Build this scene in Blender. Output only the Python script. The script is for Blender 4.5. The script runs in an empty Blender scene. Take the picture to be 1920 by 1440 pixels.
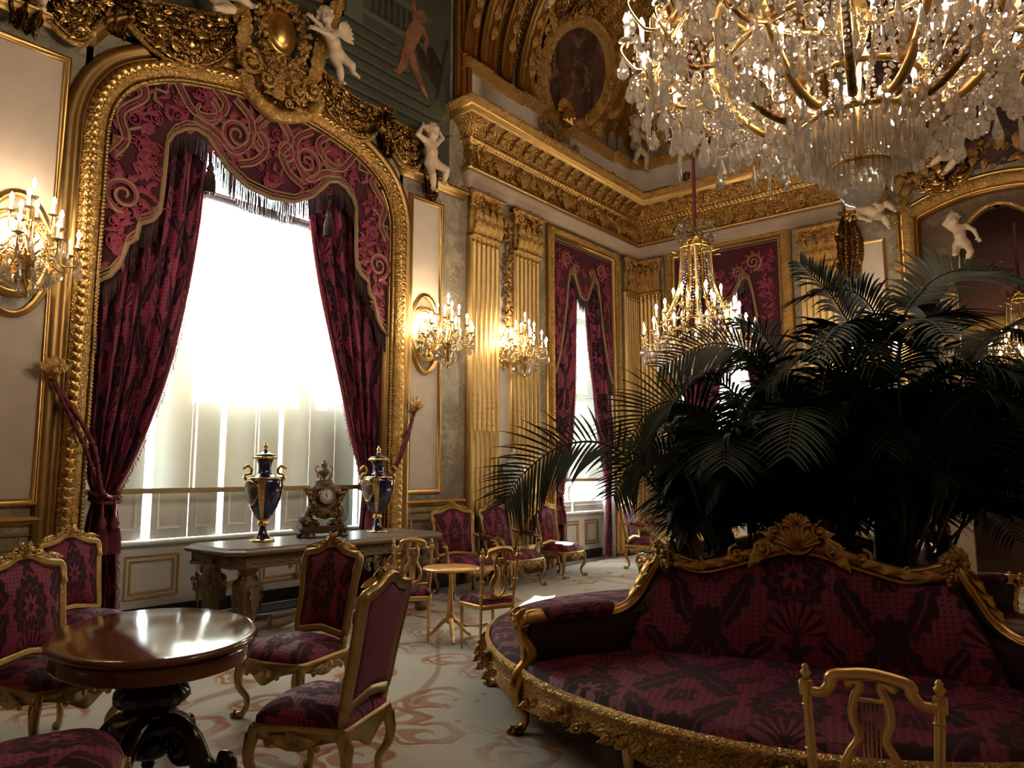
import bpy, math, random
import numpy as np
from mathutils import Vector, Matrix
from mathutils.geometry import tessellate_polygon
PI = math.pi
SC = bpy.context.scene
COL = SC.collection
RND = random.Random(11)

# ------------------------------------------------------------------ mesh building
class MB:
    def __init__(s):
        s.V = []; s.F = []; s.U = []; s.n = 0
    def add(s, v, f, uv=None, M=None):
        v = np.asarray(v, float).reshape(-1, 3)
        if M is not None:
            v = v @ M[:3, :3].T + M[:3, 3]
        s.V.append(v)
        s.U.append(np.zeros((len(v), 2)) if uv is None else np.asarray(uv, float).reshape(-1, 2))
        for q in (f if isinstance(f, list) else [f]):
            if len(q): s.F.append(np.asarray(q, int) + s.n)
        s.n += len(v)
        return s
    def join(s, o, M=None):
        if not o.n: return s
        v = np.concatenate(o.V)
        s.add(v, [q for q in o.F], np.concatenate(o.U), M)
        return s
    def build(s, name, mat, parent=None, smooth=True, label=None, world=True, kind=None):
        me = bpy.data.meshes.new(name)
        if s.n:
            v = np.concatenate(s.V)
            if parent is not None and world and parent.name in MATS4:
                Mi = np.linalg.inv(MATS4[parent.name])
                v = v @ Mi[:3, :3].T + Mi[:3, 3]
            idx = np.concatenate([q.reshape(-1) for q in s.F])
            tot = np.concatenate([np.full(len(q), q.shape[1]) for q in s.F])
            st = np.concatenate([[0], np.cumsum(tot)[:-1]])
            me.vertices.add(len(v)); me.vertices.foreach_set('co', v.astype(np.float32).ravel())
            me.loops.add(len(idx)); me.loops.foreach_set('vertex_index', idx.astype(np.int32))
            me.polygons.add(len(tot)); me.polygons.foreach_set('loop_start', st.astype(np.int32))
            me.polygons.foreach_set('loop_total', tot.astype(np.int32))
            uv = np.concatenate(s.U)[idx]
            me.uv_layers.new(name='UVMap').data.foreach_set('uv', uv.astype(np.float32).ravel())
            me.polygons.foreach_set('use_smooth', np.full(len(tot), bool(smooth)))
            me.update(calc_edges=True); me.validate()
        me.materials.append(mat)
        o = bpy.data.objects.new(name, me); COL.objects.link(o)
        if parent is not None:
            o.parent = parent
            if parent.name in MATS4: MATS4[o.name] = MATS4[parent.name]
        if label: o['label'] = label
        if kind: o['kind'] = kind
        return o

MATS4 = {}
def mat4(loc=(0, 0, 0), rot=(0, 0, 0), sc=(1, 1, 1)):
    if not hasattr(sc, '__len__'): sc = (sc, sc, sc)
    cx, sx = math.cos(rot[0]), math.sin(rot[0]); cy, sy = math.cos(rot[1]), math.sin(rot[1]); cz, sz = math.cos(rot[2]), math.sin(rot[2])
    Rx = np.array([[1, 0, 0], [0, cx, -sx], [0, sx, cx]]); Ry = np.array([[cy, 0, sy], [0, 1, 0], [-sy, 0, cy]]); Rz = np.array([[cz, -sz, 0], [sz, cz, 0], [0, 0, 1]])
    M = np.eye(4); M[:3, :3] = Rz @ Ry @ Rx @ np.diag(sc); M[:3, 3] = loc
    return M
def basis(o, x, y, z):
    M = np.eye(4); M[:3, 0] = x; M[:3, 1] = y; M[:3, 2] = z; M[:3, 3] = o; return M
WX = -7.2; WY = 12.7
LW = basis((WX, 0, 0), (0, 1, 0), (0, 0, 1), (1, 0, 0))      # window wall: (along, height, out)
BW = basis((0, WY, 0), (1, 0, 0), (0, 0, 1), (0, -1, 0))     # end wall
ID = np.eye(4)
def tmat(F, a, b, o=0., rz=0., sc=1., rx=0., ry=0.): return F @ mat4((a, b, o), (rx, ry, rz), sc)

def gridf(m, n, cu=False, cv=False):
    i = np.arange(m if cu else m - 1); j = np.arange(n if cv else n - 1)
    I, J = np.meshgrid(i, j, indexing='ij')
    I2 = (I + 1) % m; J2 = (J + 1) % n
    return np.stack([I * n + J, I2 * n + J, I2 * n + J2, I * n + J2], -1).reshape(-1, 4)
def grid(mb, P, cu=False, cv=False, uv=None, M=None):
    P = np.asarray(P, float); m, n = P.shape[:2]
    if uv is None:
        uu, vv = np.meshgrid(np.linspace(0, 1, m), np.linspace(0, 1, n), indexing='ij'); uv = np.stack([uu, vv], -1)
    mb.add(P, gridf(m, n, cu, cv), uv, M)
def box(mb, c, s, M=None, bev=0.0):
    c = np.array(c, float); h = np.array(s, float) / 2
    if bev <= 0:
        v = np.array([[x, y, z] for x in (-1, 1) for y in (-1, 1) for z in (-1, 1)]) * h + c
        mb.add(v, np.array([[0, 1, 3, 2], [4, 6, 7, 5], [0, 4, 5, 1], [2, 3, 7, 6], [0, 2, 6, 4], [1, 5, 7, 3]]), None, M); return
    b = min(bev, min(h) * .9)
    o = np.array([[h[0] - b, h[1]], [h[0], h[1] - b], [h[0], -h[1] + b], [h[0] - b, -h[1]], [-h[0] + b, -h[1]], [-h[0], -h[1] + b], [-h[0], h[1] - b], [-h[0] + b, h[1]]])
    k = (np.array([h[0], h[1]]) - b) / np.array([h[0], h[1]])
    rings = [np.c_[o * k, np.full(8, -h[2])], np.c_[o, np.full(8, -h[2] + b)], np.c_[o, np.full(8, h[2] - b)], np.c_[o * k, np.full(8, h[2])]]
    P = np.array(rings) + c
    mb.add(P, [gridf(4, 8, False, True), np.array([np.arange(8)]), np.array([np.arange(24, 32)[::-1]])], None, M)
def lathe(mb, prof, n=24, M=None, ang=2 * PI, flute=None, sx=1., sy=1.):
    prof = np.asarray(prof, float); t = np.linspace(0, ang, n + 1)
    R = prof[:, 0][:, None] * np.ones(n + 1)
    if flute: R = R * (1 + flute[0] * np.cos(flute[1] * t)[None, :] * np.array(flute[2] if len(flute) > 2 else np.ones(len(prof)))[:, None])
    P = np.stack([R * np.cos(t) * sx, R * np.sin(t) * sy, prof[:, 1][:, None] * np.ones(n + 1)], -1)
    uu, vv = np.meshgrid(np.linspace(0, 1, len(prof)), np.linspace(0, 1, n + 1), indexing='ij')
    grid(mb, P, uv=np.stack([vv, uu], -1), M=M)
def smoothpts(pts, n):
    p = np.asarray(pts, float)
    if len(p) < 3: return p[0] + (p[-1] - p[0]) * np.linspace(0, 1, n)[:, None]
    q = np.vstack([2 * p[0] - p[1], p, 2 * p[-1] - p[-2]])
    t = np.linspace(0, len(p) - 1 - 1e-6, n); i = t.astype(int); f = (t - i)[:, None]
    a, b, c, d = q[i], q[i + 1], q[i + 2], q[i + 3]
    return .5 * (2 * b + (c - a) * f + (2 * a - 5 * b + 4 * c - d) * f ** 2 + (3 * b - a - 3 * c + d) * f ** 3)
def tube(mb, pts, r, n=8, M=None, flat=1., cap=True, up=(0, 0, 1), twist=0., star=None):
    p = np.asarray(pts, float); m = len(p)
    r = np.broadcast_to(np.asarray(r, float), (m,)) if np.ndim(r) < 2 else r
    d = np.gradient(p, axis=0); d /= np.linalg.norm(d, axis=1)[:, None] + 1e-12
    u = np.array(up, float); N = np.zeros((m, 3))
    for i in range(m):
        w = u - d[i] * (u @ d[i])
        if np.linalg.norm(w) < 1e-4:
            w = np.array([1, 0, 0.]) - d[i] * d[i][0]
            if np.linalg.norm(w) < 1e-4: w = np.array([0, 1, 0.])
        w /= np.linalg.norm(w); N[i] = w; u = w
    B = np.cross(d, N)
    t = np.linspace(0, 2 * PI, n, endpoint=False)[None, :] + (twist * np.linspace(0, 1, m)[:, None] if twist else np.zeros((m, 1)))
    k = np.ones_like(t)
    if star: k = 1 + star[0] * np.cos(star[1] * (t - (twist * np.linspace(0, 1, m)[:, None] if twist else 0)))
    P = p[:, None] + (r[:, None] * k * np.cos(t))[..., None] * N[:, None] * flat + (r[:, None] * k * np.sin(t))[..., None] * B[:, None]
    uu, vv = np.meshgrid(np.linspace(0, 1, m), np.linspace(0, 1, n), indexing='ij')
    f = [gridf(m, n, False, True)]
    if cap: f += [np.array([np.arange(n)[::-1]]), np.array([np.arange(n) + (m - 1) * n])]
    mb.add(P, f, np.stack([uu, vv], -1), M)
def ell(mb, c, r, n=8, M=None):
    a = np.linspace(0, PI, n // 2 + 2); t = np.linspace(0, 2 * PI, n, endpoint=False)
    r = np.broadcast_to(np.asarray(r, float), (3,))
    P = np.stack([np.sin(a)[:, None] * np.cos(t), np.sin(a)[:, None] * np.sin(t), np.cos(a)[:, None] * np.ones(n)], -1) * r + np.array(c, float)
    grid(mb, P, False, True, M=M)
def poly(mb, pts, M=None, d=0.0, uvs=1.0):
    """flat polygon in xy, thickness d along z"""
    p = [Vector((x, y, 0)) for x, y in pts]; tri = np.array(tessellate_polygon([p])); n = len(p)
    v = np.array(pts, float); V = np.c_[v, np.full(n, d)]
    if d == 0: mb.add(V, tri, v * uvs, M); return
    i = np.arange(n); j = (i + 1) % n
    mb.add(np.vstack([V, np.c_[v, np.zeros(n)]]), [tri, tri[:, ::-1] + n, np.stack([i, j, j + n, i + n], -1)], np.vstack([v, v]) * uvs, M)
def dens(path, ds):
    p = np.asarray(path, float); L = np.r_[0, np.cumsum(np.linalg.norm(np.diff(p, axis=0), axis=1))]
    s = np.unique(np.round(np.r_[L, np.arange(0, L[-1], ds)], 5)) if ds else L
    if ds: s = s[np.r_[True, np.diff(s) > ds * .08]]
    return np.stack([np.interp(s, L, p[:, k]) for k in range(2)], -1), s
def mould(mb, path, prof, M=ID, ds=None, relief=None, closed=False, uvs=1.0):
    """profile (off, out) swept along a path in the frame's plane; off>0 = right of travel; relief(s, t) adds along the profile's own normal"""
    p, s = dens(path, ds)
    if closed: p = p[:-1] if np.allclose(p[0], p[-1]) else p; s = s[:len(p)]
    prof = np.asarray(prof, float)
    d = np.diff(p, axis=0, append=p[:1] if closed else p[-1:] * 2 - p[-2:-1])
    d /= np.linalg.norm(d, axis=1)[:, None] + 1e-12
    dp = np.roll(d, 1, axis=0)
    if not closed: dp[0] = d[0]; d[-1] = dp[-1]
    nn = lambda d: np.stack([d[:, 1], -d[:, 0]], -1)
    n = nn(d) + nn(dp); n /= np.linalg.norm(n, axis=1)[:, None] + 1e-9
    cosm = np.clip((n * nn(d)).sum(1), .35, 1); n = n / cosm[:, None]
    off = np.repeat(prof[None, :, 0], len(p), 0); out = np.repeat(prof[None, :, 1], len(p), 0)
    tl = np.r_[0, np.cumsum(np.linalg.norm(np.diff(prof, axis=0), axis=1))]
    if relief is not None:
        g = np.gradient(prof, axis=0); g /= np.linalg.norm(g, axis=1)[:, None] + 1e-9
        h = relief(s[:, None], tl[None, :] / tl[-1])
        off = off + h * -g[None, :, 1] ; out = out + h * g[None, :, 0]
    P = np.concatenate([p[:, None] + n[:, None] * off[..., None], out[..., None]], -1)
    uv = np.stack(np.broadcast_arrays(s[:, None] * uvs, tl[None, :] * uvs), -1)
    grid(mb, P, closed, False, uv, M)
def pdense(prof, n):
    return dens(prof, None)[0] if n is None else (lambda p, L, s: np.stack([np.interp(s, L, p[:, 0]), np.interp(s, L, p[:, 1])], -1))(np.asarray(prof, float), np.r_[0, np.cumsum(np.linalg.norm(np.diff(np.asarray(prof, float), axis=0), axis=1))], np.linspace(0, np.linalg.norm(np.diff(np.asarray(prof, float), axis=0), axis=1).sum(), n))
def hsh(x, y=0.0):
    v = np.sin(x * 127.1 + y * 311.7) * 43758.5453
    return v - np.floor(v)
def vnoise(x, y):
    xi, yi = np.floor(x), np.floor(y); fx, fy = x - xi, y - yi
    fx = fx * fx * (3 - 2 * fx); fy = fy * fy * (3 - 2 * fy)
    return (hsh(xi, yi) * (1 - fx) + hsh(xi + 1, yi) * fx) * (1 - fy) + (hsh(xi, yi + 1) * (1 - fx) + hsh(xi + 1, yi + 1) * fx) * fy
def acanthus(per, amp, k=5.):
    def f(s, t):
        u = (s / per) % 1.0; a = np.abs(u - .5) * 2
        lob = np.abs(np.sin(PI * (k * t + 1.7 * a)))
        env = np.sin(PI * np.clip(t, 0, 1)) ** .6
        return amp * env * (.35 + .65 * lob * (1 - .7 * a) + .5 * (vnoise(s * 9 / per, t * 7) - .5))
    return f
def beads(per, amp, c=.5, w=.35):
    def f(s, t):
        u = ((s / per) % 1.0 - .5) * 2; v = (t - c) / w
        return amp * np.sqrt(np.clip(1 - u * u - v * v, 0, 1))
    return f

# ------------------------------------------------------------------ carved ornament
def leaf(mb, M, L=.2, W=.06, curl=.05, lob=4, bend=0., nu=11, nv=7):
    u = np.linspace(0, 1, nu)[:, None]; v = np.linspace(-1, 1, nv)[None, :]
    w = W * np.sin(PI * np.clip(u, 0.02, .98) ** .75) ** .8 * (1 + .22 * np.cos(lob * 2 * PI * u))
    x = v * w + bend * u * u; y = L * u + 0 * v - .12 * L * (v * v) * (1 - u)
    z = curl * np.sin(PI * u * .95) + W * .35 * (1 - np.abs(v)) * np.sin(PI * u) + curl * .8 * u ** 3 - W * .12 * np.cos(v * PI * 2.5)
    grid(mb, np.stack([x, y, z], -1), M=M)
def spiral(r, turns, n=26, inner=.12, a0=0., sgn=1):
    t = np.linspace(0, 1, n); rr = r * (1 - t * (1 - inner)); a = a0 + sgn * t * turns * 2 * PI
    return np.stack([rr * np.cos(a), rr * np.sin(a), 0 * t], -1)
def cscroll(mb, M, r=.1, th=.02, turns=1.4, sgn=1, seg=6, n=24, flat=1., lift=.6):
    p = spiral(r, turns, n, .1, PI / 2, sgn); p[:, 1] -= r
    p[:, 2] = th * lift * (1 + np.linspace(0, 1.2, n))
    tube(mb, p, th * np.linspace(.45, 1, n) ** .5 * np.linspace(1.1, .7, n), seg, M, flat=flat)
    ell(mb, p[-1], th * 1.3, 6, M)
def sscroll(mb, M, L=.3, r=.06, th=.018, seg=6, n=40):
    a = spiral(r, 1.2, n // 2, .15, -PI / 2, 1)[::-1]; b = spiral(r, 1.2, n // 2, .15, PI / 2, 1)
    a[:, 1] += r; b[:, 1] -= r; a[:, 0] -= L / 2; b[:, 0] += L / 2
    a[:, 1] -= 0; p = smoothpts(np.vstack([a[::3], b[::3]]), n); p[:, 2] = th
    tube(mb, p, th * (.6 + .4 * np.sin(np.linspace(0, PI, n))), seg, M)
def rosette(mb, M, r=.05, n=7):
    for i in range(n):
        a = 2 * PI * i / n
        ell(mb, (0, 0, 0), (r * .36, r * .24, r * .2), 6, M @ mat4((math.cos(a) * r * .62, math.sin(a) * r * .62, r * .12), (0, -.4, a)))
    ell(mb, (0, 0, r * .25), r * .28, 6, M)
def shell(mb, M, r=.12, n=11, dep=.05, a0=-.15, a1=PI + .15):
    u = np.linspace(.12, 1, 9)[:, None]; t = np.linspace(a0, a1, n * 6 + 1)[None, :]
    rib = np.abs(np.sin((t - a0) / (a1 - a0) * n * PI))
    R = r * u * (1 + .07 * rib * u)
    z = dep * (np.sin(u * PI * .75) + .35 * rib * u) + 0 * t
    grid(mb, np.stack([R * np.cos(t), R * np.sin(t), z], -1), M=M)
def spray(mb, F, a0, a1, b0, b1, n, out=.02, sc=.1, seed=1, leafs=.45, scr=.3):
    r = random.Random(seed)
    for i in range(n):
        a = r.uniform(a0, a1); b = r.uniform(b0, b1); k = r.random(); s = sc * r.uniform(.6, 1.25)
        M = tmat(F, a, b, out * r.uniform(.3, 1.2), r.uniform(0, 2 * PI), s, r.uniform(-.3, .3), r.uniform(-.3, .3))
        if k < leafs: leaf(mb, M, 1.3, .38, .3, 3, r.uniform(-.4, .4), 8, 5)
        elif k < leafs + scr: cscroll(mb, M, .5, .12, 1.35, r.choice((-1, 1)), 5, 16)
        else: rosette(mb, M, .5, 5) if r.random() < .5 else ell(mb, (0, 0, .1), (.3, .42, .3), 6, M)

# ------------------------------------------------------------------ implicit bodies (surface nets)
class SDF:
    def __init__(s, lo, hi, h):
        s.lo = np.array(lo, float); s.h = h
        s.n = np.ceil((np.array(hi) - s.lo) / h).astype(int) + 1
        s.D = np.full(s.n, .5)
        s.ax = [s.lo[i] + h * np.arange(s.n[i]) for i in range(3)]
    def _blk(s, lo, hi, k):
        sl = []
        for i in range(3):
            a = int(np.clip((lo[i] - k - s.lo[i]) / s.h - 2, 0, s.n[i] - 1)); b = int(np.clip((hi[i] + k - s.lo[i]) / s.h + 3, a + 1, s.n[i]))
            sl.append(slice(a, b))
        return tuple(sl), np.meshgrid(*[s.ax[i][sl[i]] for i in range(3)], indexing='ij', sparse=True)
    def _min(s, sl, d, k, sub):
        o = s.D[sl]
        if sub:
            h = np.maximum(k - np.abs(-d - o), 0) / k; s.D[sl] = np.maximum(o, -d) + h * h * k * .25
        else:
            h = np.maximum(k - np.abs(d - o), 0) / k; s.D[sl] = np.minimum(o, d) - h * h * k * .25
    def cap(s, a, b, r1, r2=None, k=.03, sub=False):
        a = np.array(a, float); b = np.array(b, float); r2 = r1 if r2 is None else r2; R = max(r1, r2)
        sl, (X, Y, Z) = s._blk(np.minimum(a, b) - R, np.maximum(a, b) + R, max(k, .03) * 1.5)
        ba = b - a; L = ba @ ba + 1e-12
        t = np.clip(((X - a[0]) * ba[0] + (Y - a[1]) * ba[1] + (Z - a[2]) * ba[2]) / L, 0, 1)
        d = np.sqrt((X - a[0] - t * ba[0]) ** 2 + (Y - a[1] - t * ba[1]) ** 2 + (Z - a[2] - t * ba[2]) ** 2) - (r1 + (r2 - r1) * t)
        s._min(sl, d, k, sub)
    def ell(s, c, r, k=.03, R=None, sub=False):
        c = np.array(c, float); r = np.broadcast_to(np.asarray(r, float), (3,)); m = max(r)
        sl, (X, Y, Z) = s._blk(c - m, c + m, max(k, .03) * 1.5)
        P = [X - c[0] + 0 * Y + 0 * Z, Y - c[1] + 0 * X + 0 * Z, Z - c[2] + 0 * X + 0 * Y]
        if R is not None: P = [R[0, i] * P[0] + R[1, i] * P[1] + R[2, i] * P[2] for i in range(3)]
        q = np.sqrt(sum((P[i] / r[i]) ** 2 for i in range(3))) + 1e-9; g = np.sqrt(sum((P[i] / r[i] ** 2) ** 2 for i in range(3))) + 1e-9
        s._min(sl, q * (q - 1) / g, k, sub)
    def mesh(s, mb, M=None):
        D = s.D; ins = D < 0; n = D.shape
        c = sum(ins[i:n[0] - 1 + i, j:n[1] - 1 + j, k:n[2] - 1 + k].astype(np.int8) for i in (0, 1) for j in (0, 1) for k in (0, 1))
        act = (c > 0) & (c < 8); ids = np.full(act.shape, -1); A = np.argwhere(act); ids[tuple(A.T)] = np.arange(len(A))
        acc = np.zeros((len(A), 3)); cnt = np.zeros(len(A))
        cor = [(i, j, k) for i in (0, 1) for j in (0, 1) for k in (0, 1)]
        for a in cor:
            for b in cor:
                if sum(abs(x - y) for x, y in zip(a, b)) == 1 and a < b:
                    va = D[tuple((A + a).T)]; vb = D[tuple((A + b).T)]; m = (va < 0) != (vb < 0)
                    t = np.where(m, va / (va - vb + 1e-12), 0)
                    acc += np.where(m[:, None], np.array(a) + t[:, None] * (np.array(b) - np.array(a)), 0); cnt += m
        V = s.lo + (A + acc / np.maximum(cnt, 1)[:, None]) * s.h
        F = []
        for ax in range(3):
            o = [np.array(v) for v in ((1, 0, 0), (0, 1, 0), (0, 0, 1))]; e = o[ax]; u, w = o[(ax + 1) % 3], o[(ax + 2) % 3]
            sh = np.array(n) - e; I = np.argwhere(ins[:sh[0], :sh[1], :sh[2]] != ins[e[0]:, e[1]:, e[2]:])
            I = I[(I[:, (ax + 1) % 3] > 0) & (I[:, (ax + 2) % 3] > 0) & (I[:, (ax + 1) % 3] < n[(ax + 1) % 3] - 1) & (I[:, (ax + 2) % 3] < n[(ax + 2) % 3] - 1)]
            q = np.stack([ids[tuple((I - u - w).T)], ids[tuple((I - w).T)], ids[tuple(I.T)], ids[tuple((I - u).T)]], -1)
            fl = ins[tuple(I.T)]; q[~fl] = q[~fl][:, ::-1]; F.append(q)
        F = np.concatenate(F); F = F[(F >= 0).all(1)]
        mb.add(V, F, None, M)

# ------------------------------------------------------------------ things
def thing(name, label, cat, loc=(0, 0, 0), rotz=0., group=None):
    o = bpy.data.objects.new(name, None); COL.objects.link(o); o.empty_display_size = .1
    o.location = loc; o.rotation_euler = (0, 0, rotz); o['label'] = label; o['category'] = cat
    if group: o['group'] = group
    MATS4[o.name] = mat4(loc, (0, 0, rotz))
    return o
def tag(o, label, cat, group=None):
    o['label'] = label; o['category'] = cat
    if group: o['group'] = group
    return o
def struct(name, mb, mat, parent=None, smooth=False):
    o = mb.build(name, mat, parent, smooth)
    if parent is None: o['kind'] = 'structure'
    return o
def dup(root, loc, rotz, label, group=None, sc=None):
    r = root.copy(); COL.objects.link(r); r.location = loc; r.rotation_euler = (0, 0, rotz); r['label'] = label
    if sc: r.scale = sc
    if group: r['group'] = group
    for ch in list(root.children):
        c = ch.copy(); COL.objects.link(c); c.parent = r
        for g in list(ch.children):
            d = g.copy(); COL.objects.link(d); d.parent = c
    return r

# ------------------------------------------------------------------ node expressions
class X:
    nt = None
    def __init__(s, v): s.v = v
    def _m(op, *a, clamp=False):
        n = X.nt.nodes.new('ShaderNodeMath'); n.operation = op; n.use_clamp = clamp
        for i, k in enumerate(a):
            k = k.v if isinstance(k, X) else k
            if isinstance(k, (int, float)): n.inputs[i].default_value = k
            else: X.nt.links.new(k, n.inputs[i])
        return X(n.outputs[0])
    def __add__(s, o): return X._m('ADD', s, o)
    __radd__ = __add__
    def __sub__(s, o): return X._m('SUBTRACT', s, o)
    def __rsub__(s, o): return X._m('SUBTRACT', o, s)
    def __mul__(s, o): return X._m('MULTIPLY', s, o)
    __rmul__ = __mul__
    def __truediv__(s, o): return X._m('DIVIDE', s, o)
    def __rtruediv__(s, o): return X._m('DIVIDE', o, s)
    def __pow__(s, o): return X._m('POWER', s, o)
    def __neg__(s): return X._m('MULTIPLY', s, -1.)
    def __abs__(s): return X._m('ABSOLUTE', s)
def xs(a): return X._m('SINE', a)
def xc(a): return X._m('COSINE', a)
def xfr(a): return X._m('FRACT', a)
def xmin(a, b): return X._m('MINIMUM', a, b)
def xmax(a, b): return X._m('MAXIMUM', a, b)
def xat(a, b): return X._m('ARCTAN2', a, b)
def xsq(a): return X._m('SQRT', a)
def xlt(a, e, w=.02): return X._m('MULTIPLY_ADD', e - a, 1. / w, .5, clamp=True)       # 1 where a < e, soft edge
def xlen(a, b): return xsq(a * a + b * b)
class Mat:
    def __init__(s, name):
        s.m = bpy.data.materials.new(name); s.m.use_nodes = True; s.nt = s.m.node_tree; s.nt.nodes.clear()
        s.out = s.nt.nodes.new('ShaderNodeOutputMaterial'); X.nt = s.nt
    def n(s, t, **kw):
        x = s.nt.nodes.new(t)
        for k, v in kw.items():
            if hasattr(x, k) and k not in ('Scale',): setattr(x, k, v)
            else: x.inputs[k].default_value = v
        return x
    def ln(s, a, b): s.nt.links.new(a.v if isinstance(a, X) else a, b)
    def uv(s):
        t = s.n('ShaderNodeTexCoord'); p = s.n('ShaderNodeSeparateXYZ'); s.ln(t.outputs['UV'], p.inputs[0]); return X(p.outputs[0]), X(p.outputs[1]), t.outputs['UV']
    def obj(s, what='Object'):
        t = s.n('ShaderNodeTexCoord'); p = s.n('ShaderNodeSeparateXYZ'); s.ln(t.outputs[what], p.inputs[0]); return X(p.outputs[0]), X(p.outputs[1]), X(p.outputs[2]), t.outputs[what]
    def vec(s, a, b, c=0.):
        q = s.n('ShaderNodeCombineXYZ')
        for i, k in enumerate((a, b, c)):
            if isinstance(k, X): s.ln(k, q.inputs[i])
            else: q.inputs[i].default_value = k
        return q.outputs[0]
    def noise(s, v, sc, det=3., rough=.5, dist=0.):
        x = s.n('ShaderNodeTexNoise'); x.inputs['Scale'].default_value = sc; x.inputs['Detail'].default_value = det; x.inputs['Roughness'].default_value = rough; x.inputs['Distortion'].default_value = dist
        if v is not None: s.ln(v, x.inputs['Vector'])
        return X(x.outputs[0])
    def vor(s, v, sc, feat='F1', rnd=1.):
        x = s.n('ShaderNodeTexVoronoi'); x.feature = feat; x.inputs['Scale'].default_value = sc; x.inputs['Randomness'].default_value = rnd
        if v is not None: s.ln(v, x.inputs['Vector'])
        return X(x.outputs['Distance'])
    def mix(s, f, a, b):
        x = s.n('ShaderNodeMix', data_type='RGBA')
        for k, i in ((f, 0), (a, 6), (b, 7)):
            if isinstance(k, X): s.ln(k, x.inputs[i])
            elif isinstance(k, (int, float)): x.inputs[i].default_value = k
            elif isinstance(k, tuple): x.inputs[i].default_value = (*k, 1)
            else: s.ln(k, x.inputs[i])
        return x.outputs[2]
    def bump(s, h, strength=.5, dist=.02):
        b = s.n('ShaderNodeBump'); b.inputs['Strength'].default_value = strength; b.inputs['Distance'].default_value = dist; s.ln(h, b.inputs['Height']); return b.outputs[0]
    def pbr(s, col, rough=.5, metal=0., normal=None, **kw):
        p = s.n('ShaderNodeBsdfPrincipled')
        for k, v in (('Base Color', col), ('Roughness', rough), ('Metallic', metal)) + tuple((k.replace('_', ' '), v) for k, v in kw.items()):
            i = p.inputs[k]
            if isinstance(v, X): s.ln(v, i)
            elif isinstance(v, tuple): i.default_value = (*v, 1) if len(v) == 3 else v
            elif isinstance(v, (int, float)): i.default_value = v
            else: s.ln(v, i)
        if normal is not None: s.ln(normal, p.inputs['Normal'])
        s.ln(p.outputs[0], s.out.inputs[0]); return s.m
# ------------------------------------------------------------------ materials
def m_gold(name, col=(.72, .43, .12), rough=.34, carve=0., scale=30., dirt=0.):
    m = Mat(name); a, b, c, o = m.obj()
    n1 = m.noise(o, scale * .6, 4, .6)
    wear = m.noise(o, 7, 3)
    nrm = None
    if carve:
        w = m.n('ShaderNodeVectorMath', operation='MULTIPLY_ADD'); k = m.n('ShaderNodeTexNoise'); k.inputs['Scale'].default_value = scale * .35; m.ln(o, k.inputs['Vector'])
        m.ln(k.outputs['Color'], w.inputs[0]); w.inputs[1].default_value = (.09, .09, .09); m.ln(o, w.inputs[2])
        v = m.vor(w.outputs[0], scale, 'F1')
        nrm = m.bump(v * .7 + n1 * .4, carve, .03)
    else:
        nrm = None
    cc = m.mix(wear, tuple(k * .72 for k in col), tuple(min(1, k * 1.12) for k in col))
    return m.pbr(cc, m._r(rough, n1), 1., nrm)
Mat._r = lambda m, r, n: n * .2 + (r - .1)
GOLD = m_gold('gilding', (.64, .39, .13), .34)
GOLDC = m_gold('carved_gilding', (.66, .41, .14), .34, .75, 60)
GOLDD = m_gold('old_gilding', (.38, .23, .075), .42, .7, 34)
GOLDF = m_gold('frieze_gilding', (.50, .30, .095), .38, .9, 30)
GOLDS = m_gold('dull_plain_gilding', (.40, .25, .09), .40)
GOLDW = m_gold('pale_gilt_wood', (.50, .34, .14), .42, .12, 60)
GOLDL = m_gold('light_gilt_wood', (.80, .52, .20), .40)
ORMOLU = m_gold('ormolu', (.86, .58, .20), .22)
BRONZE = m_gold('dark_bronze', (.25, .14, .05), .4, .3, 40)
BROC = m_gold('gilt_brocade', (.22, .12, .038), .28, 1., 26)

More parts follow.
